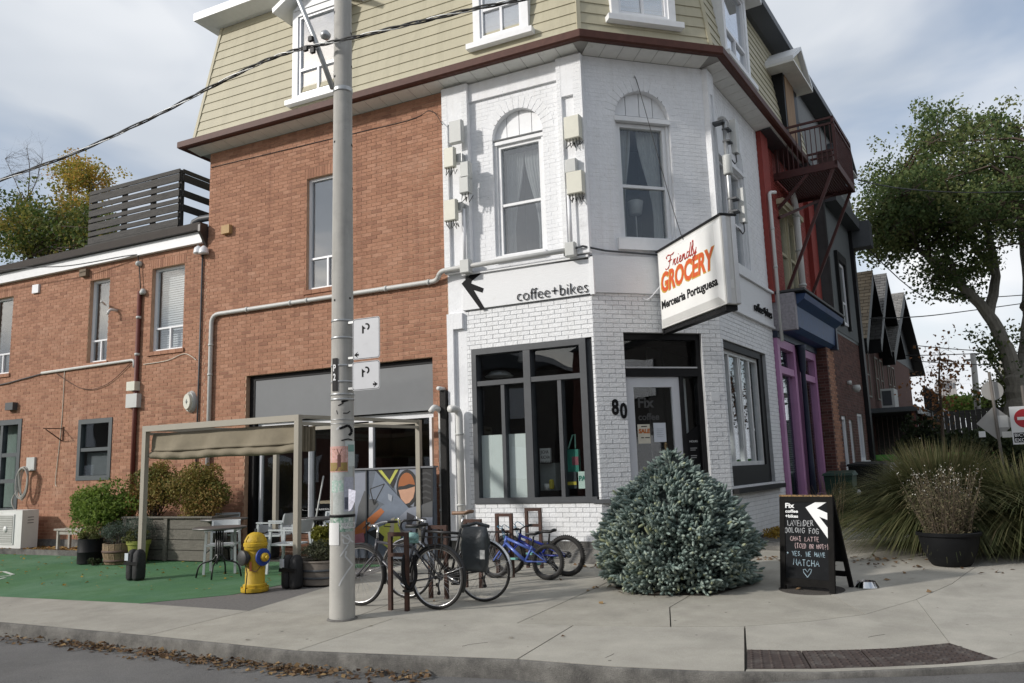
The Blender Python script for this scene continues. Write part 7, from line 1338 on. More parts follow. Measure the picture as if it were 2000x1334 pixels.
q = MB(); q.bar(FB.P(.05,bz+bh*.55,-.335), FB.P(bw_-.05,bz+bh*.55,-.335), .012, .6, up=Vector((0,0,1))+FB.n*.32); q.build('back_slate', M_SLT, BD)
M_CHK = mat('chalk', (.50,.51,.52), .9, var=.45, scale=120); M_CHKB = mat('chalk_blue', (.33,.44,.50), .9, var=.45, scale=120); M_CHKP = mat('chalk_pink', (.48,.36,.36), .9, var=.45, scale=120)
def bmat(u, z): M_ = Matrix((FB.t, (Vector((0,0,1))-FB.n*lean_), FB.n)).transposed().to_4x4(); M_.translation = BP(u, z, -.0085); return M_
bx = lambda x: (x-1524)/(1626-1524)*bw_
bzz = lambda y: (1150-y)/(1150-979)*bh
def fitb(tx, x0, x1, yb, size, bold):
    mm = text_mb(tx, size, Matrix(), .0005, bold); xs_ = [v[0] for v in mm.v]; s_ = (bx(x1)-bx(x0))/(max(xs_)-min(xs_)); mn = min(xs_); M_ = bmat(bx(x0), bzz(yb)); mm.v = [tuple(M_ @ Vector(((v[0]-mn)*s_, v[1], v[2]))) for v in mm.v]; mm.build('lettering', M_WINK, sl_)
fitb('Fix', 1535, 1553, 1002, .075, .003); fitb('coffee', 1535, 1560, 1011, .048, .0015); fitb('+bikes', 1535, 1560, 1020, .048, .0015)
q = MB(); ar = [(1574.5,1001),(1600,988),(1620,988),(1596,1002.5),(1621,1013),(1621,1025),(1600,1017.5),(1622,1045),(1622,1065)]; q.add([BP(bx(x), bzz(y), -.0088) for x, y in ar], [(0,8,7,6,3),(0,3,2,1),(3,6,5,4)]); q.build('arrow_emblem', M_WINK, sl_)
STK = {'A':[[(0,0),(.3,1),(.6,0)],[(.12,.4),(.5,.4)]],'C':[[(.55,.85),(.3,1),(.05,.6),(.1,.15),(.35,0),(.6,.15)]],'D':[[(.05,0),(.05,1)],[(.0,1),(.4,.9),(.55,.5),(.4,.1),(0,0)]],'E':[[(.55,1),(.05,1),(.05,0),(.55,0)],[(.05,.52),(.45,.52)]],'F':[[(.6,1),(.05,1),(.05,0)],[(.05,.52),(.45,.52)]],'G':[[(.6,.85),(.3,1),(.05,.6),(.1,.15),(.35,0),(.6,.15),(.6,.45),(.35,.45)]],'H':[[(.05,0),(.05,1)],[(.55,0),(.55,1)],[(.05,.5),(.55,.5)]],'I':[[(.1,1),(.5,1)],[(.3,1),(.3,0)],[(.1,0),(.5,0)]],'L':[[(.1,1),(.05,0),(.55,0)]],'M':[[(0,0),(.1,1),(.3,.35),(.5,1),(.62,0)]],'N':[[(.05,0),(.05,1),(.55,0),(.55,1)]],'O':[[(.3,1),(.05,.7),(.08,.2),(.32,0),(.56,.3),(.52,.8),(.3,1)]],'R':[[(.05,0),(.05,1),(.4,.95),(.5,.75),(.35,.5),(.05,.48)],[(.25,.48),(.6,0)]],'S':[[(.55,.88),(.3,1),(.1,.8),(.3,.55),(.52,.35),(.4,.05),(.05,.08)]],'T':[[(0,1),(.6,1)],[(.3,1),(.3,0)]],'V':[[(.0,1),(.3,0),(.6,1)]],'W':[[(0,1),(.15,0),(.32,.6),(.48,0),(.64,1)]],'Y':[[(.0,1),(.3,.5),(.6,1)],[(.3,.5),(.25,0)]],'(':[[(.4,1.1),(.2,.5),(.4,-.1)]],')':[[(.2,1.1),(.4,.5),(.2,-.1)]],'?':[[(.1,.8),(.35,1),(.55,.75),(.3,.45),(.3,.25)],[(.3,.05),(.31,0)]],'+':[[(.1,.5),(.5,.5)],[(.3,.7),(.3,.3)]],',':[[(.3,.08),(.2,-.15)]],' ':[]}
def chalk(tx, x0, x1, yb, h, mt, slope=0):
    n = len(tx); w_ = (bx(x1)-bx(x0))/n; rg = random.Random(tx)
    for i, ch_ in enumerate(tx):
        q = MB(); ox = bx(x0)+w_*i; s_ = w_*1.25; j = rg.uniform(-.06,.06)
        for st_ in STK.get(ch_, []): q.tube([BP(ox+x*s_+rg.uniform(-.004,.004), bzz(yb)+(y+j)*h+rg.uniform(-.004,.004)+slope*i, -.0088) for x, y in st_], .0042, 4)
        if q.f: q.build('chalk_letter', mt, sl_)
chalk('LAVENDER', 1539, 1590, 1035, .062, M_CHK); chalk('OOLONG FOG', 1534, 1600, 1048, .058, M_CHK); chalk('CHAI LATTE', 1544, 1600, 1062, .048, M_CHKP); chalk('(ICED OR HOT?)', 1552, 1618, 1075, .050, M_CHKP); chalk('+ YES, WE HAVE', 1537, 1611, 1089, .050, M_CHKB); chalk('MATCHA', 1550, 1600, 1106, .066, M_CHKB)
q = MB(); hc = (1576, 1118); hp_ = [(0,-8),(-7,0),(-8,5),(-4,6),(0,1),(4,7),(8,6),(6,0),(0,-8)]; q.tube([BP(bx(hc[0]+x), bzz(hc[1]-y), -.0088) for x, y in hp_], .0042, 4); q.build('chalk_heart', M_CHKB, sl_)
# tree pit under the board, dog bowl
pit = gpt(-1.10, 10.0); q = MB(); q.lathe([(0,.002),(.36,.002),(.38,-.02)], (0,0,0), 40); o = q.build('tree_pit', mat('dark_gravel', (.085,.075,.065), .95, var=.6, scale=60, bump=1, bscale=90), None, off=Vector((0,0,0))); o.location = pit; o.rotation_euler = (math.atan(GK),0,0); o['kind'] = 'structure'
wb_ = gp(1674, 1149); q = MB(); wp_ = gpt(wb_.x+.10, wb_.y+.08); q.lathe([(.13,0),(.132,.006),(.10,.065),(.098,.07),(.09,.068),(.085,.03),(.0,.025)], wp_, 32); q.solo('dog_bowl', mat('stainless', (.66,.66,.66), .12, 1, var=.03), wp_, 'stainless steel dog bowl on the pavement by the chalk board', 'bowl', smooth='auto')
# ------------------------------------------------------------------ big black pot, bins, dumpster, road signs
pk = gp(1852, 1113); bpz = gpt(pk.x+.06, pk.y+.40); lathe_pot('round_planter', bpz, [(.215,0),(.23,.01),(.26,.05),(.325,.20),(.352,.33),(.357,.38),(.385,.385),(.39,.42),(.37,.43),(.345,.40),(.34,.36)], M_PBLK, 'big round black planter pot of dry white flowers', soil=(.34,.37))
def bin_(p, rz, label, bm, lm, w_=.58, d_=.62, h=.98):
    T = thing('wheelie_bin', (0,0,0), label, 'bin', 'wheeled bins by the dark house'); q = MB(); a, b = w_/2, d_/2; q.hexa([(-a*.8,-b*.8,.06),(a*.8,-b*.8,.06),(a*.8,b*.8,.06),(-a*.8,b*.8,.06),(-a,-b,h),(a,-b,h),(a,b,h),(-a,b,h)]); q.build('body', bm, T)
    q = MB(); q.hexa([(-a-.03,-b-.04,h+.002),(a+.03,-b-.04,h+.002),(a+.03,b+.03,h+.002),(-a-.03,b+.03,h+.002),(-a-.01,-b-.02,h+.05),(a+.01,-b-.02,h+.05),(a*.9,b,h+.10),(-a*.9,b,h+.10)]); q.build('lid', lm, T)
    for s_ in (-1, 1): q = MB(); q.lathe([(.1,-.03),(.1,.03)], (s_*(a*.75),b*.75,.1), 14, (1,0,0)); q.build('wheel', M_TYRE, T)
    q = MB(); q.tube([(-a*.8,b+.05,h-.03),(a*.8,b+.05,h-.03)], .018, 8); q.build('handle', lm, T, True); T.location = p; T.rotation_euler = (0,0,rz); return T
M_BING = mat('bin_green', (.010,.045,.028), .5, var=.1); M_BINB = mat('bin_black', (.010,.011,.012), .55, var=.1, spec=.2)
def bpos(x, y, Y): p = aty(x, y, Y); return Vector((p.x, Y, .21))
b1 = bin_(bpos(1641,930,19.0), R(-6), 'dark green wheeled bin with a white city emblem', M_BING, M_BING); emb = MB(); emb.box((-.05,-.325,.60),(.05,-.318,.63)); emb.box((-.045,-.325,.635),(-.012,-.318,.70)); emb.box((.005,-.325,.635),(.045,-.318,.73)); emb.box((-.010,-.325,.635),(.003,-.318,.67)); emb.build('city_emblem', M_WINK, b1)
bin_(bpos(1697,910,20.5), R(-10), 'black wheeled bin beside the dark green one', M_BINB, M_BINB, .75, .75, 1.15)
DU = thing('dumpster', bpos(1830,920,25), 'bright green open dumpster behind the grasses', 'dumpster'); M_DUM = mat('dumpster_green', (.075,.30,.035), .5, var=.1)
d0 = aty(1712,890,25); d1 = aty(1950,885,25); q = MB(); q.box((d0.x,25,.25),(d1.x,27,d0.z-.05)); q.build('body', M_DUM, DU); q = MB(); q.box((d0.x-.08,24.9,d0.z-.12),(d1.x+.08,24.998,d0.z+.02)); q.build('rim', M_DUM, DU)
for i in range(7): x = d0.x+.1+i*(d1.x-d0.x-.2)/6; q = MB(); q.box((x-.06,24.92,.25),(x+.06,24.999,d0.z-.125)); q.build('rib', M_DUM, DU)
q = MB(); q.box((d0.x+.25,24.90,d0.z-.45),(d0.x+.6,24.915,d0.z-.2)); q.build('sticker', M_PAPER, DU)
q = MB(); q.tube(spline([F3.P(6.0,.55,.55), F3.P(6.1,.75,.6), F3.P(6.25,.82,.7), F3.P(6.5,.80,.75)], 5), .07, 10); q.solo('flexible_duct', M_GREYBOX, F3.P(6.0,.45,.55), 'grey corrugated duct end beside the green bin', 'duct', smooth=True)
RS = thing('road_sign', bpos(1945,900,15.8), 'back of a round and a diamond road sign on one grey post', 'sign'); M_SBK = mat('sign_back', (.36,.355,.34), .45, .4, var=.08)
pc = aty(1938,763,15.8); rr_ = (aty(1960,763,15.8)-pc).length; q = MB(); q.lathe([(rr_,0),(rr_,.004)], pc, 32, (0,1,0)); q.build('round_plate', M_SBK, RS)
dc = aty(1945,826,15.75); w_ = (aty(1984,826,15.75)-dc).length; FQ = Frame((0,15.75), 0); q = MB(); q.fprism(FQ, [(dc.x-w_,dc.z),(dc.x,dc.z-w_),(dc.x+w_,dc.z),(dc.x,dc.z+w_)], -.004, .0); q.build('diamond_plate', M_SBK, RS)
for dx, dz, w2, h2, m_ in ((.10,.02,.16,.2,M_PAPER),(-.22,-.18,.1,.1,M_WINK),(.14,-.2,.14,.1,M_PAPER)): q = MB(); q.fb(FQ, dc.x+dx-w2/2, dc.x+dx+w2/2, dc.z+dz-h2/2, dc.z+dz+h2/2, .001, .002); q.build('sticker', m_, RS)
q = MB(); q.tube([(pc.x+.03,15.72,.21),(pc.x-.02,15.72,pc.z+rr_+.15)], .024, 8); q.build('post', mat('brown_post', (.13,.115,.10), .6), RS, True)
NE = thing('no_entry_sign', bpos(2000,900,15.5), 'white no entry sign with red disc, cut by the right edge', 'sign'); FQ2 = Frame((0,15.5), 0); nc = aty(2003,824,15.5); q = MB(); q.fb(FQ2, nc.x-.21, nc.x+.21, nc.z-.36, nc.z+.26, -.004, 0); q.build('plate', M_WINK, NE); q = MB(); q.lathe([(.155,0),(.155,.002)], FQ2.P(nc.x,nc.z+.06,.001), 28, (0,-1,0)); q.build('disc', mat('sign_red', (.42,.02,.03), .5), NE); q = MB(); q.fb(FQ2, nc.x-.11, nc.x+.11, nc.z+.035, nc.z+.085, .0035, .0045); q.build('bar', M_WINK, NE); q = MB(); q.tube([(nc.x+.02,15.53,.21),(nc.x+.02,15.53,nc.z+.6)], .024, 8); q.build('post', MATS['brown_post'], NE, True); q = MB(); q.fb(FQ2, nc.x-.19, nc.x+.19, nc.z-.33, nc.z-.17, .001, .002); pp_ = q.build('exception_panel', M_INK, NE)
text_mb('BICYCLES', .075, on(FQ2, nc.x-.18, nc.z-.235, .0035), .0005, .001).build('exception_lettering', M_WINK, NE); text_mb('EXCEPTED', .075, on(FQ2, nc.x-.18, nc.z-.315, .0035), .0005, .001).build('exception_lettering', M_WINK, NE)
for x, y0, Y, lb_ in ((1900,690,42,'leaning pale wooden utility pole beyond the road signs, left of two'),(1955,700,46,'pale wooden utility pole beyond the road signs, right of two')):
    a = aty(x+10,860,Y); b = aty(x,y0,Y); T = thing('far_pole', Vector((a.x,Y,.2)), lb_, 'pole', 'far utility poles'); q = MB(); q.tube([Vector((a.x+.05,Y,.2)), b], [.17,.12], 10); q.build('shaft', M_POLE, T, True); q = MB(); q.bar(b+Vector((-.35,0,-.3)), b+Vector((.35,0,-.3)), .1, .1); q.build('cross_arm', M_POLE, T)
# storm drain grate at the kerb
gd = gp(735, 1330); GR = thing('drain_grate', Vector((gd.x,gd.y,-.149)), 'iron storm drain grate in the gutter at the bottom edge', 'drain')
q = MB(); q.box((gd.x-.36,gd.y-.28,-.148),(gd.x+.36,gd.y+.22,-.144)); q.build('frame', M_CHAR, GR)
for i in range(9): q = MB(); x = gd.x-.30+i*.072; q.box((x,gd.y-.24,-.1435),(x+.035,gd.y+.18,-.132)); q.build('grate_bar', mat('drain_iron', (.06,.055,.05), .7, .4, var=.3), GR)
# steps and low bed by the side wall
q = MB(); p = F3.P(1.5,.14,.6); q.fb(F3, .1, 2.6, .12, .26, .03, .75); q.solo('side_step', M_CONC2, F3.P(1.2,.12,.4), 'low concrete step beside the spruce under the side window', 'step')
# ------------------------------------------------------------------ plants
def fol(name, cols, rough=.65, trans=.25):
    if name in MATS: return MATS[name]
    m = mat(name, (0,0,0), rough, var=.12, scale=3, rnd=cols, spec=.25); nt = m.node_tree; b = nt.nodes['Principled BSDF']; out = nt.nodes['Material Output']
    src = b.inputs['Base Color'].links[0].from_socket; tl = nt.nodes.new('ShaderNodeBsdfTranslucent'); mx = nt.nodes.new('ShaderNodeMixShader'); mx.inputs[0].default_value = trans
    nt.links.new(src, tl.inputs[0]); nt.links.new(b.outputs[0], mx.inputs[1]); nt.links.new(tl.outputs[0], mx.inputs[2]); nt.links.new(mx.outputs[0], out.inputs[0]); return m
def unit(v): return v/np.maximum(np.linalg.norm(v, axis=-1, keepdims=True), 1e-9)
def leaves(C, size, aspect=.6, up=0., droop=.25):
    """pointed, slightly folded leaves (two triangles sharing a midrib) at points C"""
    n = len(C); d = unit(rng.normal(size=(n,3))+np.array([0,0,-droop])); s = unit(np.cross(d, unit(rng.normal(size=(n,3))+np.array([0,0,up]))))
    L_ = (np.asarray(size)*rng.uniform(.6,1.3,n))[:,None]; nn = np.cross(d, s); a = C-d*L_*.5; b = C+d*L_*.5; w = L_*aspect*.5
    l = C-d*L_*.08+s*w+nn*w*.3; r = C-d*L_*.08-s*w+nn*w*.3
    V = np.stack([a, l, b, r], 1).reshape(-1,3); i = np.arange(n)*4; return V, np.concatenate([np.stack([i,i+1,i+2],1), np.stack([i,i+2,i+3],1)])
def leaf_obj(name, C, size, mt, parent, aspect=.6, rnd=None, up=0, droop=.25):
    V, F_ = leaves(np.asarray(C, float), size, aspect, up, droop); r = rng.random(len(C)) if rnd is None else np.asarray(rnd); return tri_mesh(name, V, F_, mt, parent, np.concatenate([r, r]))
def blob(n, c, rad, shell=.5):
    v = unit(rng.normal(size=(n,3)))*(shell+(1-shell)*rng.random((n,1))**.6); return np.asarray(c)+v*np.asarray(rad)
def stems(q, base, tips, r=.006, n=4):
    for t in tips:
        t = Vector(t); b = Vector(base)+Vector((random.uniform(-.08,.08), random.uniform(-.08,.08), 0)); m_ = b.lerp(t, .5)+Vector((0,0,.12*(t-b).length)); q.tube([b, m_, t], [r, r*.7, r*.3], n, caps=False)
M_TWIG = mat('brown_twig', (.07,.05,.035), .85, var=.2); M_BARK = mat('maple_bark', (.20,.185,.155), .9, var=.3, scale=5, streak=(4,4,.7), bump=.8, bscale=14)
# blue spruce ------------------------------------------------------
SPc = np.array([-2.66, 10.05, .10]); SP = thing('blue_spruce', Vector(SPc), 'round bushy blue spruce growing from the pavement before the door', 'shrub')
hs = np.array([0,.04,.15,.5,.75,.95,1.26,1.43,1.60,1.76])*.925; rs_ = np.array([.70,.77,.85,.91,.89,.79,.56,.37,.18,.03])
def srad(z): return np.interp(z, hs, rs_)
n = 9500; z = np.interp(rng.random(n), np.linspace(0,1,40), np.interp(np.linspace(0,1,40), np.cumsum(srad(np.linspace(0,1.61,40)))/np.sum(srad(np.linspace(0,1.61,40))), np.linspace(0,1.61,40))); th = rng.random(n)*2*np.pi
lump = .09*np.sin(th*6+z*4)*np.sin(z*9+1)+.07*np.sin(th*11-z*9)+.06*np.sin(z*15+th*3)+rng.normal(size=n)*.04
depth = rng.random(n)**2*.22; r = np.maximum(srad(z)*(1+lump*.8)-depth, .01); hole = (np.sin(th*5+z*11)+np.sin(th*9-z*7+1)+.6*np.sin(th*17+z*23)) < -1.25; depth2 = np.where(hole, .20, 0); r = np.maximum(r-depth2, .01)
C = SPc+np.stack([r*np.cos(th), r*np.sin(th), z], 1); out = np.stack([np.cos(th), np.sin(th), np.zeros(n)], 1)
d = unit(out*.9+np.array([0,0,1])*(.12+.5*(z/1.76))[:,None]+rng.normal(size=(n,3))*.36); sl = rng.uniform(.055,.10,n)
nn = 22; k = np.arange(nn); e1 = unit(np.cross(d, rng.normal(size=(n,3)))); e2 = np.cross(d, e1)
f = (k+.5)/nn; a = k*2.4; tipf = np.minimum(f*1.15, 1)
base = C[:,None,:]+d[:,None,:]*(sl[:,None]*f[None,:])[:,:,None]; rad = e1[:,None,:]*np.cos(a)[None,:,None]+e2[:,None,:]*np.sin(a)[None,:,None]
dirn = unit(rad*(1-.55*f)[None,:,None]+d[:,None,:]*(.45+.7*f)[None,:,None]); nl = .034
tip = base+dirn*nl; side = np.cross(dirn, d[:,None,:])*.0030
V = np.stack([base-side, base+side, tip], 2).reshape(-1,3); Fc = np.arange(len(V)).reshape(-1,3)
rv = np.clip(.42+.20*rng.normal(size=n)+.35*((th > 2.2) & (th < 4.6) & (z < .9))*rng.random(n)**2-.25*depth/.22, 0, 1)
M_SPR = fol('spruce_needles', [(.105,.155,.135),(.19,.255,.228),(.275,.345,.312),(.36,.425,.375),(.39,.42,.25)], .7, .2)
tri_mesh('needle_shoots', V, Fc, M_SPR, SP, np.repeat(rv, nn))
sg = 6; aa = np.arange(sg)*2*np.pi/sg; ringv = e1[:,None,:]*np.cos(aa)[None,:,None]+e2[:,None,:]*np.sin(aa)[None,:,None]
lv = [C[:,None,:]+d[:,None,:]*(sl*g_)[:,None,None]+ringv*r_ for g_, r_ in ((0,.010),(.35,.016),(.78,.015),(1.05,.005))]; V = np.concatenate(lv, 1).reshape(-1,3); bi = np.arange(n)[:,None]*(4*sg)
fc = []
for j in range(3):
    for k_ in range(sg): fc.append(np.stack([bi[:,0]+j*sg+k_, bi[:,0]+j*sg+(k_+1) % sg, bi[:,0]+(j+1)*sg+(k_+1) % sg, bi[:,0]+(j+1)*sg+k_], 1))
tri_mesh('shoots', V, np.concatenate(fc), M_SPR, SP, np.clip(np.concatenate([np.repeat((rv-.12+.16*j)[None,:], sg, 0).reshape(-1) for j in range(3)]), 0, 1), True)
q = MB(); q.lathe([(r_*.76, z_) for z_, r_ in zip(hs, rs_)], Vector(SPc), 20); q.build('shade_core', mat('spruce_shade', (.022,.030,.027), .95, var=.4, scale=20), SP)  # solid dark core: shade between the shoots put into its colour
lead = SPc+np.array([-.05,-.0,1.53]); m_ = 130; t = rng.random(m_); ang = rng.random(m_)*2*np.pi; bs = lead+np.stack([t*0, t*0, t*.20], 1); dr = unit(np.stack([np.cos(ang), np.sin(ang), .9+0*ang], 1)); sd = np.cross(dr, [0,0,1])*.005
V = np.stack([bs-sd, bs+sd, bs+dr*.040], 1).reshape(-1,3); tri_mesh('leader', V, np.arange(len(V)).reshape(-1,3), fol('spruce_leader', [(.30,.22,.10),(.36,.27,.14)], .6, .1), SP, rng.random(m_))
q = MB(); q.tube([Vector(SPc)-Vector((0,0,.05)), Vector(lead)+Vector((0,0,.2))], [.06,.007], 8); q.build('trunk', M_TWIG, SP)
sp_pit = tri_mesh('mulch_bed', np.array([[0,0,0]]+[[(.80+.05*math.sin(5*a))*math.cos(a), (.78+.05*math.cos(7*a))*math.sin(a), 0] for a in np.linspace(0,2*np.pi,41)[:-1]])+SPc+np.array([0,-.02,.004]), np.array([[0,i+1,(i+1) % 40+1] for i in range(40)]), M_SOIL); sp_pit['kind'] = 'structure'
# ornamental grasses ----------------------------------------------
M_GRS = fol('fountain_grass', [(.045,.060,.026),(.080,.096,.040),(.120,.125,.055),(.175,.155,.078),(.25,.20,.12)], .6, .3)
def grass(p, nb, L0, spread, label, lean=(0,0)):
    T = thing('fountain_grass', p, label, 'grass', 'clumps of ornamental grass'); n = nb; seg = 7; a = rng.random(n)*2*np.pi; r0 = .42*np.sqrt(rng.random(n)); L_ = L0*rng.uniform(.45,1.05,n); out = rng.uniform(.02,1,n)**.7*spread; low = rng.random(n) < .28; out = np.where(low, rng.uniform(.95,1.32,n), out); L_ = np.where(low, L0*rng.uniform(.35,.85,n), L_)
    t = np.linspace(0,1,seg+1)[None,:]; hor = out[:,None]*(t**1.7)*L_[:,None]*.92; ver = L_[:,None]*(t-.62*out[:,None]**1.3*t**2.6-.10*t**3)
    x = p[0]+(r0*np.cos(a))[:,None]+hor*np.cos(a)[:,None]+lean[0]*t**2; y = p[1]+(r0*np.sin(a))[:,None]+hor*np.sin(a)[:,None]+lean[1]*t**2; z = np.maximum(p[2]+ver, p[2]+.01)
    P = np.stack([x,y,z], 2); w = (.0080*(1-t**2.6)+.0012)*np.ones((n,1)); sdx = np.stack([-np.sin(a), np.cos(a), 0*a], 1)
    Lf = P-sdx[:,None,:]*w[:,:,None]; Rt = P+sdx[:,None,:]*w[:,:,None]; V = np.stack([Lf,Rt], 2).reshape(n, -1, 3); b = np.arange(n)[:,None]*(2*(seg+1))+np.arange(seg)[None,:]*2
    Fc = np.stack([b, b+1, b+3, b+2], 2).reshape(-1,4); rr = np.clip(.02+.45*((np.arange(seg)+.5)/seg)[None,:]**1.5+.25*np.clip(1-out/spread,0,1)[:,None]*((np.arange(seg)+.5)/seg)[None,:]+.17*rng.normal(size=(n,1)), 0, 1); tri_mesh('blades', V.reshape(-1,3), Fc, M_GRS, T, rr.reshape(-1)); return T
gA, gC = gp(1838,1080), gp(1985,1078)
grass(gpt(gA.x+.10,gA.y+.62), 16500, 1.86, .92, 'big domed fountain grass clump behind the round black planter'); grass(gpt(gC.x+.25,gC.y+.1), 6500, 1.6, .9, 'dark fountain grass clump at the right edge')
# dried flowers in the round planter
T = thing('dried_flowers', bpz+Vector((0,0,.40)), 'dry brown stems with tiny white flowers in the round planter', 'plant'); n = 170; a = rng.random(n)*2*np.pi; rr = np.sqrt(rng.random(n)); hh = rng.uniform(.35,.92,n)
b0 = np.array(bpz)+np.stack([.25*rr*np.cos(a), .25*rr*np.sin(a), 0*a+.35], 1); tp_ = b0+np.stack([.34*rr*np.cos(a)*hh+rng.normal(size=n)*.04, .34*rr*np.sin(a)*hh+rng.normal(size=n)*.04, hh], 1)
q = MB()
for i in range(n): q.tube([Vector(b0[i]), Vector(b0[i]).lerp(Vector(tp_[i]), .5)+Vector((0,0,.03)), Vector(tp_[i])], [.004,.003,.0015], 3, caps=False)
q.build('stems', mat('dry_stem', (.085,.065,.045), .85), T); C = np.repeat(b0,30,0)+np.repeat(tp_-b0,30,0)*rng.uniform(.05,1,(n*30,1))+rng.normal(size=(n*30,3))*.035; leaf_obj('dry_leaves', C, .04, fol('dry_leaf', [(.06,.06,.03),(.10,.095,.05),(.14,.12,.07),(.15,.11,.07)]), T, .35)
C = np.concatenate([tp_[hh > .55]+rng.normal(size=(np.sum(hh > .55),3))*.035 for _ in range(2)]); leaf_obj('flower_heads', C, .017, fol('white_flower', [(.55,.53,.47),(.72,.70,.65)], .7, .3), T, .9)['kind'] = 'stuff'
# generic leafy shrubs
def shrub(name, p, c, rad, n, size, mt, label, cat='shrub', ns=26, stem=M_TWIG, aspect=.55, lumps=9, droop=.25, group=None, shell=.35):
    T = thing(name, p, label, cat, group); c = np.asarray(c); rad = np.asarray(rad); cen = blob(lumps, c, rad*.72, .35); pts = []; rv = []
    for i, k in enumerate(cen): m_ = n//lumps; v = blob(m_, k, rad*rng.uniform(.34,.52), shell); pts.append(v); rv.append(np.clip(.5+.16*rng.normal(size=m_)+.18*rng.normal(), 0, 1))
    P = np.concatenate(pts); ok = P[:,2] > p[2]+.02; q = MB(); stems(q, p, cen.tolist()+P[rng.integers(0,len(P),ns)].tolist(), .008 if max(rad) > .4 else .004); q.build('stems', stem, T); leaf_obj('foliage', P[ok], size, mt, T, aspect, np.concatenate(rv)[ok], droop=droop); return T
M_LGREEN = fol('fresh_green', trans=.4, cols=[(.075,.125,.024),(.125,.195,.036),(.175,.25,.05),(.24,.30,.08)]); M_RUSTL = fol('autumn_bush', [(.10,.115,.030),(.165,.160,.040),(.225,.185,.050),(.27,.18,.055),(.26,.125,.05)]); M_SAGE = fol('sage_leaf', [(.06,.085,.065),(.105,.135,.105),(.16,.19,.155)], .8, .15); M_OLIV = fol('olive_leaf', [(.055,.07,.022),(.10,.115,.035),(.20,.19,.05)]); M_DARKL = fol('dark_leaf', [(.018,.026,.012),(.035,.05,.020),(.06,.075,.03)]); M_GOLDL = fol('golden_leaf', [(.22,.13,.02),(.33,.21,.03),(.42,.30,.06)])
g0 = aty(190,960,10.6); shrub('leafy_shrub', gpt(g0.x,10.75), (g0.x+.05,10.75,.98), (1.05,.55,.62), 9500, .075, M_LGREEN, 'bright green leafy shrub left of the pergola', lumps=20, shell=.15)
shrub('autumn_shrub', gpt(-12.95,10.95,.70), (-12.85,10.95,1.32), (.78,.40,.62), 9000, .05, M_RUSTL, 'russet feathery shrub in the left half of the plank planter', lumps=18); shrub('autumn_shrub', gpt(-11.95,10.95,.70), (-11.82,10.95,1.32), (.88,.40,.64), 10000, .05, M_RUSTL, 'russet feathery shrub in the right half of the plank planter, before the conduit', lumps=18)
shrub('grey_herb', pot1+Vector((0,0,.40)), np.array(pot1)+(0,0,.52), (.24,.24,.16), 1500, .032, M_OLIV, 'low grey green herb in the black drum', 'plant', 10); shrub('lavender_plant', pot2+Vector((0,0,.32)), np.array(pot2)+(0,0,.56), (.62,.45,.32), 6500, .035, M_SAGE, 'silvery sage plant spilling over the half barrel', 'plant', 20, aspect=.3); shrub('trailing_plant', pot3+Vector((0,0,.36)), np.array(pot3)+(-.05,0,.46), (.28,.26,.17), 1900, .035, M_OLIV, 'trailing green plant in the olive pot', 'plant', 12); shrub('tub_plant', pot4+Vector((0,0,.28)), np.array(pot4)+(.0,-.05,.42), (.40,.36,.20), 2900, .035, fol('tub_leaf', [(.05,.06,.035),(.10,.11,.06),(.15,.15,.10)], .8), 'grey green plant in the weathered tub by the pole', 'plant', 16, aspect=.35); shrub('tub_flower', pot4+Vector((-.1,.2,.28)), np.array(pot4)+(-.10,.18,.60), (.32,.2,.20), 2000, .05, fol('yellow_green', [(.10,.115,.02),(.20,.20,.03),(.28,.25,.05)]), 'yellow green leaves behind the grey plant in the tub', 'plant', 14)
shrub('yellowing_plant', Vector((-19.05,11.3,.58)), (-19.05,11.25,.72), (.30,.2,.18), 420, .10, fol('yellowing', [(.06,.08,.02),(.17,.15,.03),(.32,.24,.05)]), 'yellowing strappy plant in the dark green pot', 'plant', 14, aspect=.2); shrub('weed', gpt(pot2.x-.32,pot2.y-.3), (pot2.x-.32,pot2.y-.3,.17), (.14,.12,.09), 260, .05, M_DARKL, 'small dark weed at the foot of the half barrel', 'plant', 8)
s0 = aty(1650,1015,17.5); shrub('small_shrub', Vector((s0.x,17.5,.21)), (s0.x,17.5,.62), (.55,.5,.48), 2600, .055, M_DARKL, 'small dark shrub in front of the green bin', 'shrub', 20)
shrub('ground_cover', F3.P(1.9,.26,.45), np.array(F3.P(1.9,.32,.5)), (.75,.75,.17), 2600, .05, M_GOLDL, 'yellow autumn ground cover at the foot of the side wall', 'plant', 6, lumps=14)
for i in range(1):
    T = thing('dry_reeds', F3.P(3.3,.2,.75), 'dry tan reeds standing before the mauve shop window', 'plant'); q = MB(); bq = F3.P(3.3,.2,.75)
    for k in range(46): q.tube([bq+Vector((random.uniform(-.25,.25), random.uniform(-.25,.25), 0)), bq+Vector((random.uniform(-.38,.38), random.uniform(-.38,.38), random.uniform(.6,1.15)))], [.005,.002], 3, caps=False)
    q.build('stalks', mat('tan_reed', (.26,.19,.11), .85, var=.2), T)
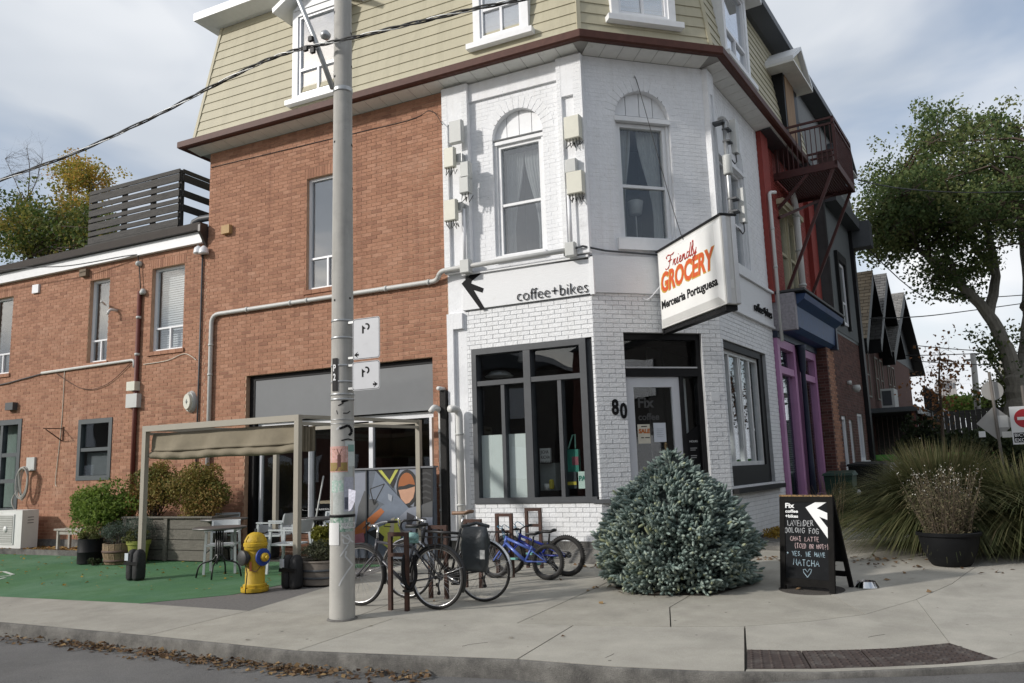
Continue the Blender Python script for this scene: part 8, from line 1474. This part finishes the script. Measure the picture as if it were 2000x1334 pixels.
# trees -----------------------------------------------------------
def limb(q, pts, r0, r1, n=9):
    sp = spline([Vector(p) for p in pts], 5); m_ = len(sp)-1; q.tube([p+Vector((random.uniform(-1,1), random.uniform(-1,1), 0))*r0*.12 for p in sp], [r0+(r1-r0)*i/m_ for i in range(m_+1)], n, caps=False); return sp
def crown(T, anchors, tips, leafn, lsize, lmat, barkm, br=.05, spread=.55, aspect=.7, bare=False, rmap=None):
    """a branch from the nearest limb point to every tip, twigs and leaves round it"""
    q = MB(); A = np.array([tuple(a) for a in anchors]); L_ = []; rv = []
    for t in tips:
        t = np.asarray(t); below = A[:,2] < t[2]+.6; dd = np.linalg.norm(A-t, axis=1)+np.where(below, 0, 5); a = A[np.argmin(dd)]; ln = np.linalg.norm(t-a); mid = (a+t)/2+np.array([0,0,.12*ln])+rng.normal(size=3)*.08*ln
        r_ = br*min(1, .25+ln*.2); q.tube([Vector(a), Vector(mid), Vector(t)], [r_, r_*.6, r_*.2], 5, caps=False)
        for _ in range(4):
            f = rng.uniform(.45,1); b = mid+(t-mid)*f; e = b+rng.normal(size=3)*spread*.75+np.array([0,0,.1]); q.tube([Vector(b), Vector(e)], [r_*.25, r_*.08], 4, caps=False)
            if not bare: m_ = leafn//4; L_.append(e+np.clip(rng.normal(size=(m_,3)), -1.5, 1.5)*spread*np.array([.5,.5,.36])); rv.append(np.clip((rng.random() if rmap is None else rmap(e))+.15*rng.normal(size=m_), 0, 1))
    q.build('branches', M_TWIG, T)
    if L_: leaf_obj('crown', np.concatenate(L_), lsize, lmat, T, aspect, np.concatenate(rv), droop=.4)
Yt = 30.0; tb = aty(1972, 905, Yt); MT = thing('maple_tree', Vector((tb.x,Yt,.2)), 'huge spreading green tree at the right edge', 'tree'); q = MB(); anc = []
def tp3(x, y, dy=0): return aty(x, y, Yt+dy)
anc += limb(q, [Vector((tb.x+.15,Yt,.1)), tp3(1984,860), tp3(1990,790), tp3(1988,735)], .46, .36, 14)
for pts, r0, r1 in (([(1985,745),(1965,680),(1930,615),(1885,565),(1830,515),(1770,470),(1725,430)],.27,.03), ([(1930,615,0),(1945,540,1),(1930,450,1),(1905,360,1),(1880,290,1),(1872,250,1)],.18,.02), ([(1995,750),(2010,640,1),(2005,520,2),(1990,400,2),(1985,310,1),(1990,250,0)],.26,.03), ([(2005,600,1),(2050,480,-2),(2100,380,-3),(2130,290,-3)],.20,.04), ([(1885,565),(1850,500,.5),(1800,410,.5),(1760,340,.5)],.09,.015), ([(1945,540,1),(1900,470,.5),(1850,380,.8),(1830,290,.8)],.09,.015), ([(1905,585),(1860,570,1.5),(1820,560,2)],.10,.03), ([(1985,760),(1960,740,1),(1930,700,2)],.08,.03)):
    anc += limb(q, [tp3(*p) for p in pts], r0, r1)
q.build('trunk', M_BARK, MT)
def ell(n, cx, cy, rx, ry, dy): v = unit(rng.normal(size=(n,3)))*rng.random((n,1))**.45; return [np.array(tp3(cx+rx*a, cy+ry*b, dy*c)) for a, b, c in v]
tips = ell(96,1935,375,218,145,5)+ell(58,1775,400,95,98,3.5)+ell(40,1880,430,130,120,4)+ell(34,1745,455,65,45,2.5)+ell(12,1850,555,65,40,2)+ell(46,2080,410,150,130,5)+ell(5,1945,690,38,40,1)+ell(16,1880,255,90,36,3)
crown(MT, anc, tips, 185, .125, fol('maple_leaf', [(.050,.082,.030),(.080,.122,.042),(.112,.155,.052),(.150,.185,.066),(.18,.19,.07)], .65, .45), M_BARK, .07, .47)
# trees behind the low wing
def ltree(name, px0, Y, label, limbs, tipsf, leafn, lsize, lm, spread, bare=False, br=.04, r0=.16):
    b = aty(px0, 560, Y); T = thing(name, Vector((b.x,Y,.2)), label, 'tree', 'trees behind the low wing'); q = MB(); anc = []
    for L_, ra in limbs: anc += limb(q, [Vector((b.x,Y,.2)) if p is None else aty(p[0],p[1],Y+(p[2] if len(p) > 2 else 0)) for p in L_], ra, ra*.2, 7)
    q.build('trunk', M_TWIG, T); crown(T, anc, tipsf(Y), leafn, lsize, lm, M_TWIG, br, spread, bare=bare); return T
def el2(n, cx, cy, rx, ry, dy): return lambda Y: [np.array(aty(cx+rx*a, cy+ry*b, Y+dy*c)) for a, b, c in unit(rng.normal(size=(n,3)))*rng.random((n,1))**.5]
ltree('green_tree', 60, 21, 'dense green and orange tree behind the low wing, far left', [([None,(60,500),(70,430)],.2)], lambda Y: el2(60,60,450,95,62,2.0)(Y)+el2(40,190,470,60,45,1.5)(Y), 130, .15, fol('turning_leaf', [(.05,.085,.020),(.085,.120,.028),(.125,.150,.034),(.17,.175,.04),(.28,.20,.04)], .6, .4), .5)
ltree('yellow_tree', 150, 23, 'golden yellow tree behind the deck screen', [([None,(150,480),(140,400),(135,340)],.14),([(150,470),(170,420),(175,350)],.08)], lambda Y: el2(30,140,345,42,45,1.5)(Y)+el2(14,195,355,32,22,1)(Y)+el2(20,150,420,60,40,1.5)(Y), 90, .13, fol('yellow_leaf', [(.16,.18,.035),(.26,.23,.040),(.36,.28,.045),(.42,.30,.055),(.42,.22,.06)], .6, .45), .38)
ltree('bare_tree', 45, 24, 'bare twiggy tree top above the far left roof', [([None,(50,440),(55,380),(58,330),(52,290)],.05),([(50,420),(40,380),(28,350),(10,310)],.03),([(55,390),(72,350),(82,310)],.03),([(50,430),(20,400),(0,380),(-30,350)],.03)], lambda Y: el2(95,50,330,62,60,1.5)(Y), 0, .1, M_OLIV, .42, True, .016)
# background greenery on the right
Yb = 27; b = aty(1835,860,22); T = thing('young_tree', Vector((b.x,22,.2)), 'thin young tree with sparse orange leaves before the dark porch', 'tree'); q = MB(); anc = limb(q, [Vector((b.x,22,.2)), aty(1838,800,22), aty(1834,740,22), aty(1836,690,22)], .05, .012, 7); q.build('trunk', M_TWIG, T)
tips = [np.array(aty(1836+rng.normal()*22, 770+rng.normal()*42, 22+rng.normal()*.5)) for _ in range(18)]+[np.array(aty(1838+rng.normal()*14, 715+rng.normal()*14, 22)) for _ in range(8)]; crown(T, anc, tips, 20, .10, fol('orange_leaf', [(.10,.07,.035),(.17,.09,.04),(.26,.12,.05),(.36,.15,.06)], .6, .35), M_TWIG, .02, .28)
for x, y, Y, rx, rz, n, lb_, mt_ in ((1800,880,23,.6,.9,2600,'dark bluish conifer bush beneath the young orange tree',M_DARKL),(1885,880,29,1.7,.9,4200,'dark hedge bush behind the road signs',M_DARKL),(1990,880,20,1.3,.8,3600,'low dark hedge at the right edge under the no entry sign',M_DARKL),(1890,800,46,2.2,.9,2200,'distant green tree crown below the wires',M_LGREEN),(1975,790,40,1.6,1.6,2600,'distant tree with brown green leaves behind the road signs',M_OLIV)):
    p = aty(x, y, Y); shrub('background_bush', Vector((p.x,Y,.21)), (p.x,Y,max(p.z,.21+rz*.75)), (rx,rx*.8,rz), n, .12 if Y < 25 else .2, mt_, lb_, 'bush', 18, lumps=12, group='bushes along the side street')
# ------------------------------------------------------------------ fallen leaves
def litter(name, P, size, mt, label, flat=.35):
    P = np.asarray(P); n = len(P); a = rng.random(n)*2*np.pi; d = np.stack([np.cos(a), np.sin(a), rng.normal(size=n)*flat], 1); d = unit(d); s = unit(np.cross(d, np.array([0,0,1])+rng.normal(size=(n,3))*flat)); L_ = (size*rng.uniform(.6,1.4,n))[:,None]; up = np.array([0,0,1])*L_*.35*rng.random((n,1))
    a_, b_ = P-d*L_*.5, P+d*L_*.5+up*.5; l, r_ = P+s*L_*.32+up, P-s*L_*.32+up*.6; V = np.stack([a_, l, b_, r_], 1); V[:,:,2] = np.maximum(V[:,:,2], P[:,2:3]+.002); V = V.reshape(-1,3); i = np.arange(n)*4
    r = rng.random(n); o = tri_mesh(name, V, np.concatenate([np.stack([i,i+1,i+2],1), np.stack([i,i+2,i+3],1)]), mt, None, np.concatenate([r,r])); o['kind'] = 'stuff'; o['label'] = label; o['category'] = 'leaves'; return o
M_DEAD = fol('dead_leaf', [(.07,.040,.024),(.125,.075,.042),(.18,.115,.065),(.23,.15,.08),(.30,.20,.09)], .85, .15)
pts = []
for x0, x1, n, wd in ((-60,95,110,.12),(118,230,150,.08),(205,330,110,.08),(285,420,210,.10),(400,620,340,.11),(560,850,230,.11)):
    for _ in range(n):
        x = rng.uniform(x0, x1); kx = [0,283,577,800,1008]; ky = [1216,1242,1272,1281,1289]; g_ = gp(x, np.interp(x, kx, ky)); off = abs(rng.normal())*wd; pts.append((g_.x, g_.y-.035-off, road_z(g_.x)+.004+max(0,.045-off*.25)*rng.random()))
litter('gutter_leaves', pts, .052, M_DEAD, 'brown dead leaves drifted along the gutter', .5)
pts = [(rng.uniform(-21,-13.3), rng.uniform(11.06,11.6), .208) for _ in range(1500)]; litter('bed_leaves', pts, .07, fol('tan_leaf', [(.16,.09,.035),(.25,.15,.05),(.36,.24,.08),(.30,.14,.05)], .8, .15), 'tan leaves covering the bed by the low wing', .4)
pts = [(x, y, gz(y)+.004) for x, y in zip(rng.uniform(-19,-8,420), rng.uniform(7.2,10.9,420)) if y > 7.6-(x+19)*.0]; pts = [(x, y, gz(y)-.004) for x, y, z in pts if y > 8.0+.25*max(0, x+10.5)]; litter('lot_leaves', pts, .05, M_GOLDL, 'scattered small leaves on the green lot')
pts = []
for cx, cy, s_, n in ((-3.9,11.2,.22,110),(-.55,12.4,.35,36),(-.2,11.9,.4,22),(1.1,11.8,.5,20),(-1.9,12.3,.3,40),(-3.1,9.45,.3,26),(-3.6,9.8,.9,8),(0,10.5,1.3,8),(-4,7.4,1.6,6),(-8.1,9.9,.3,50)):
    for _ in range(n): x, y = cx+rng.normal()*s_, cy+rng.normal()*s_*.5; pts.append((x, min(y,13.8), gz(y)+.003))
litter('pavement_leaves', pts, .07, M_DEAD, 'a few dry leaves scattered on the pavement')
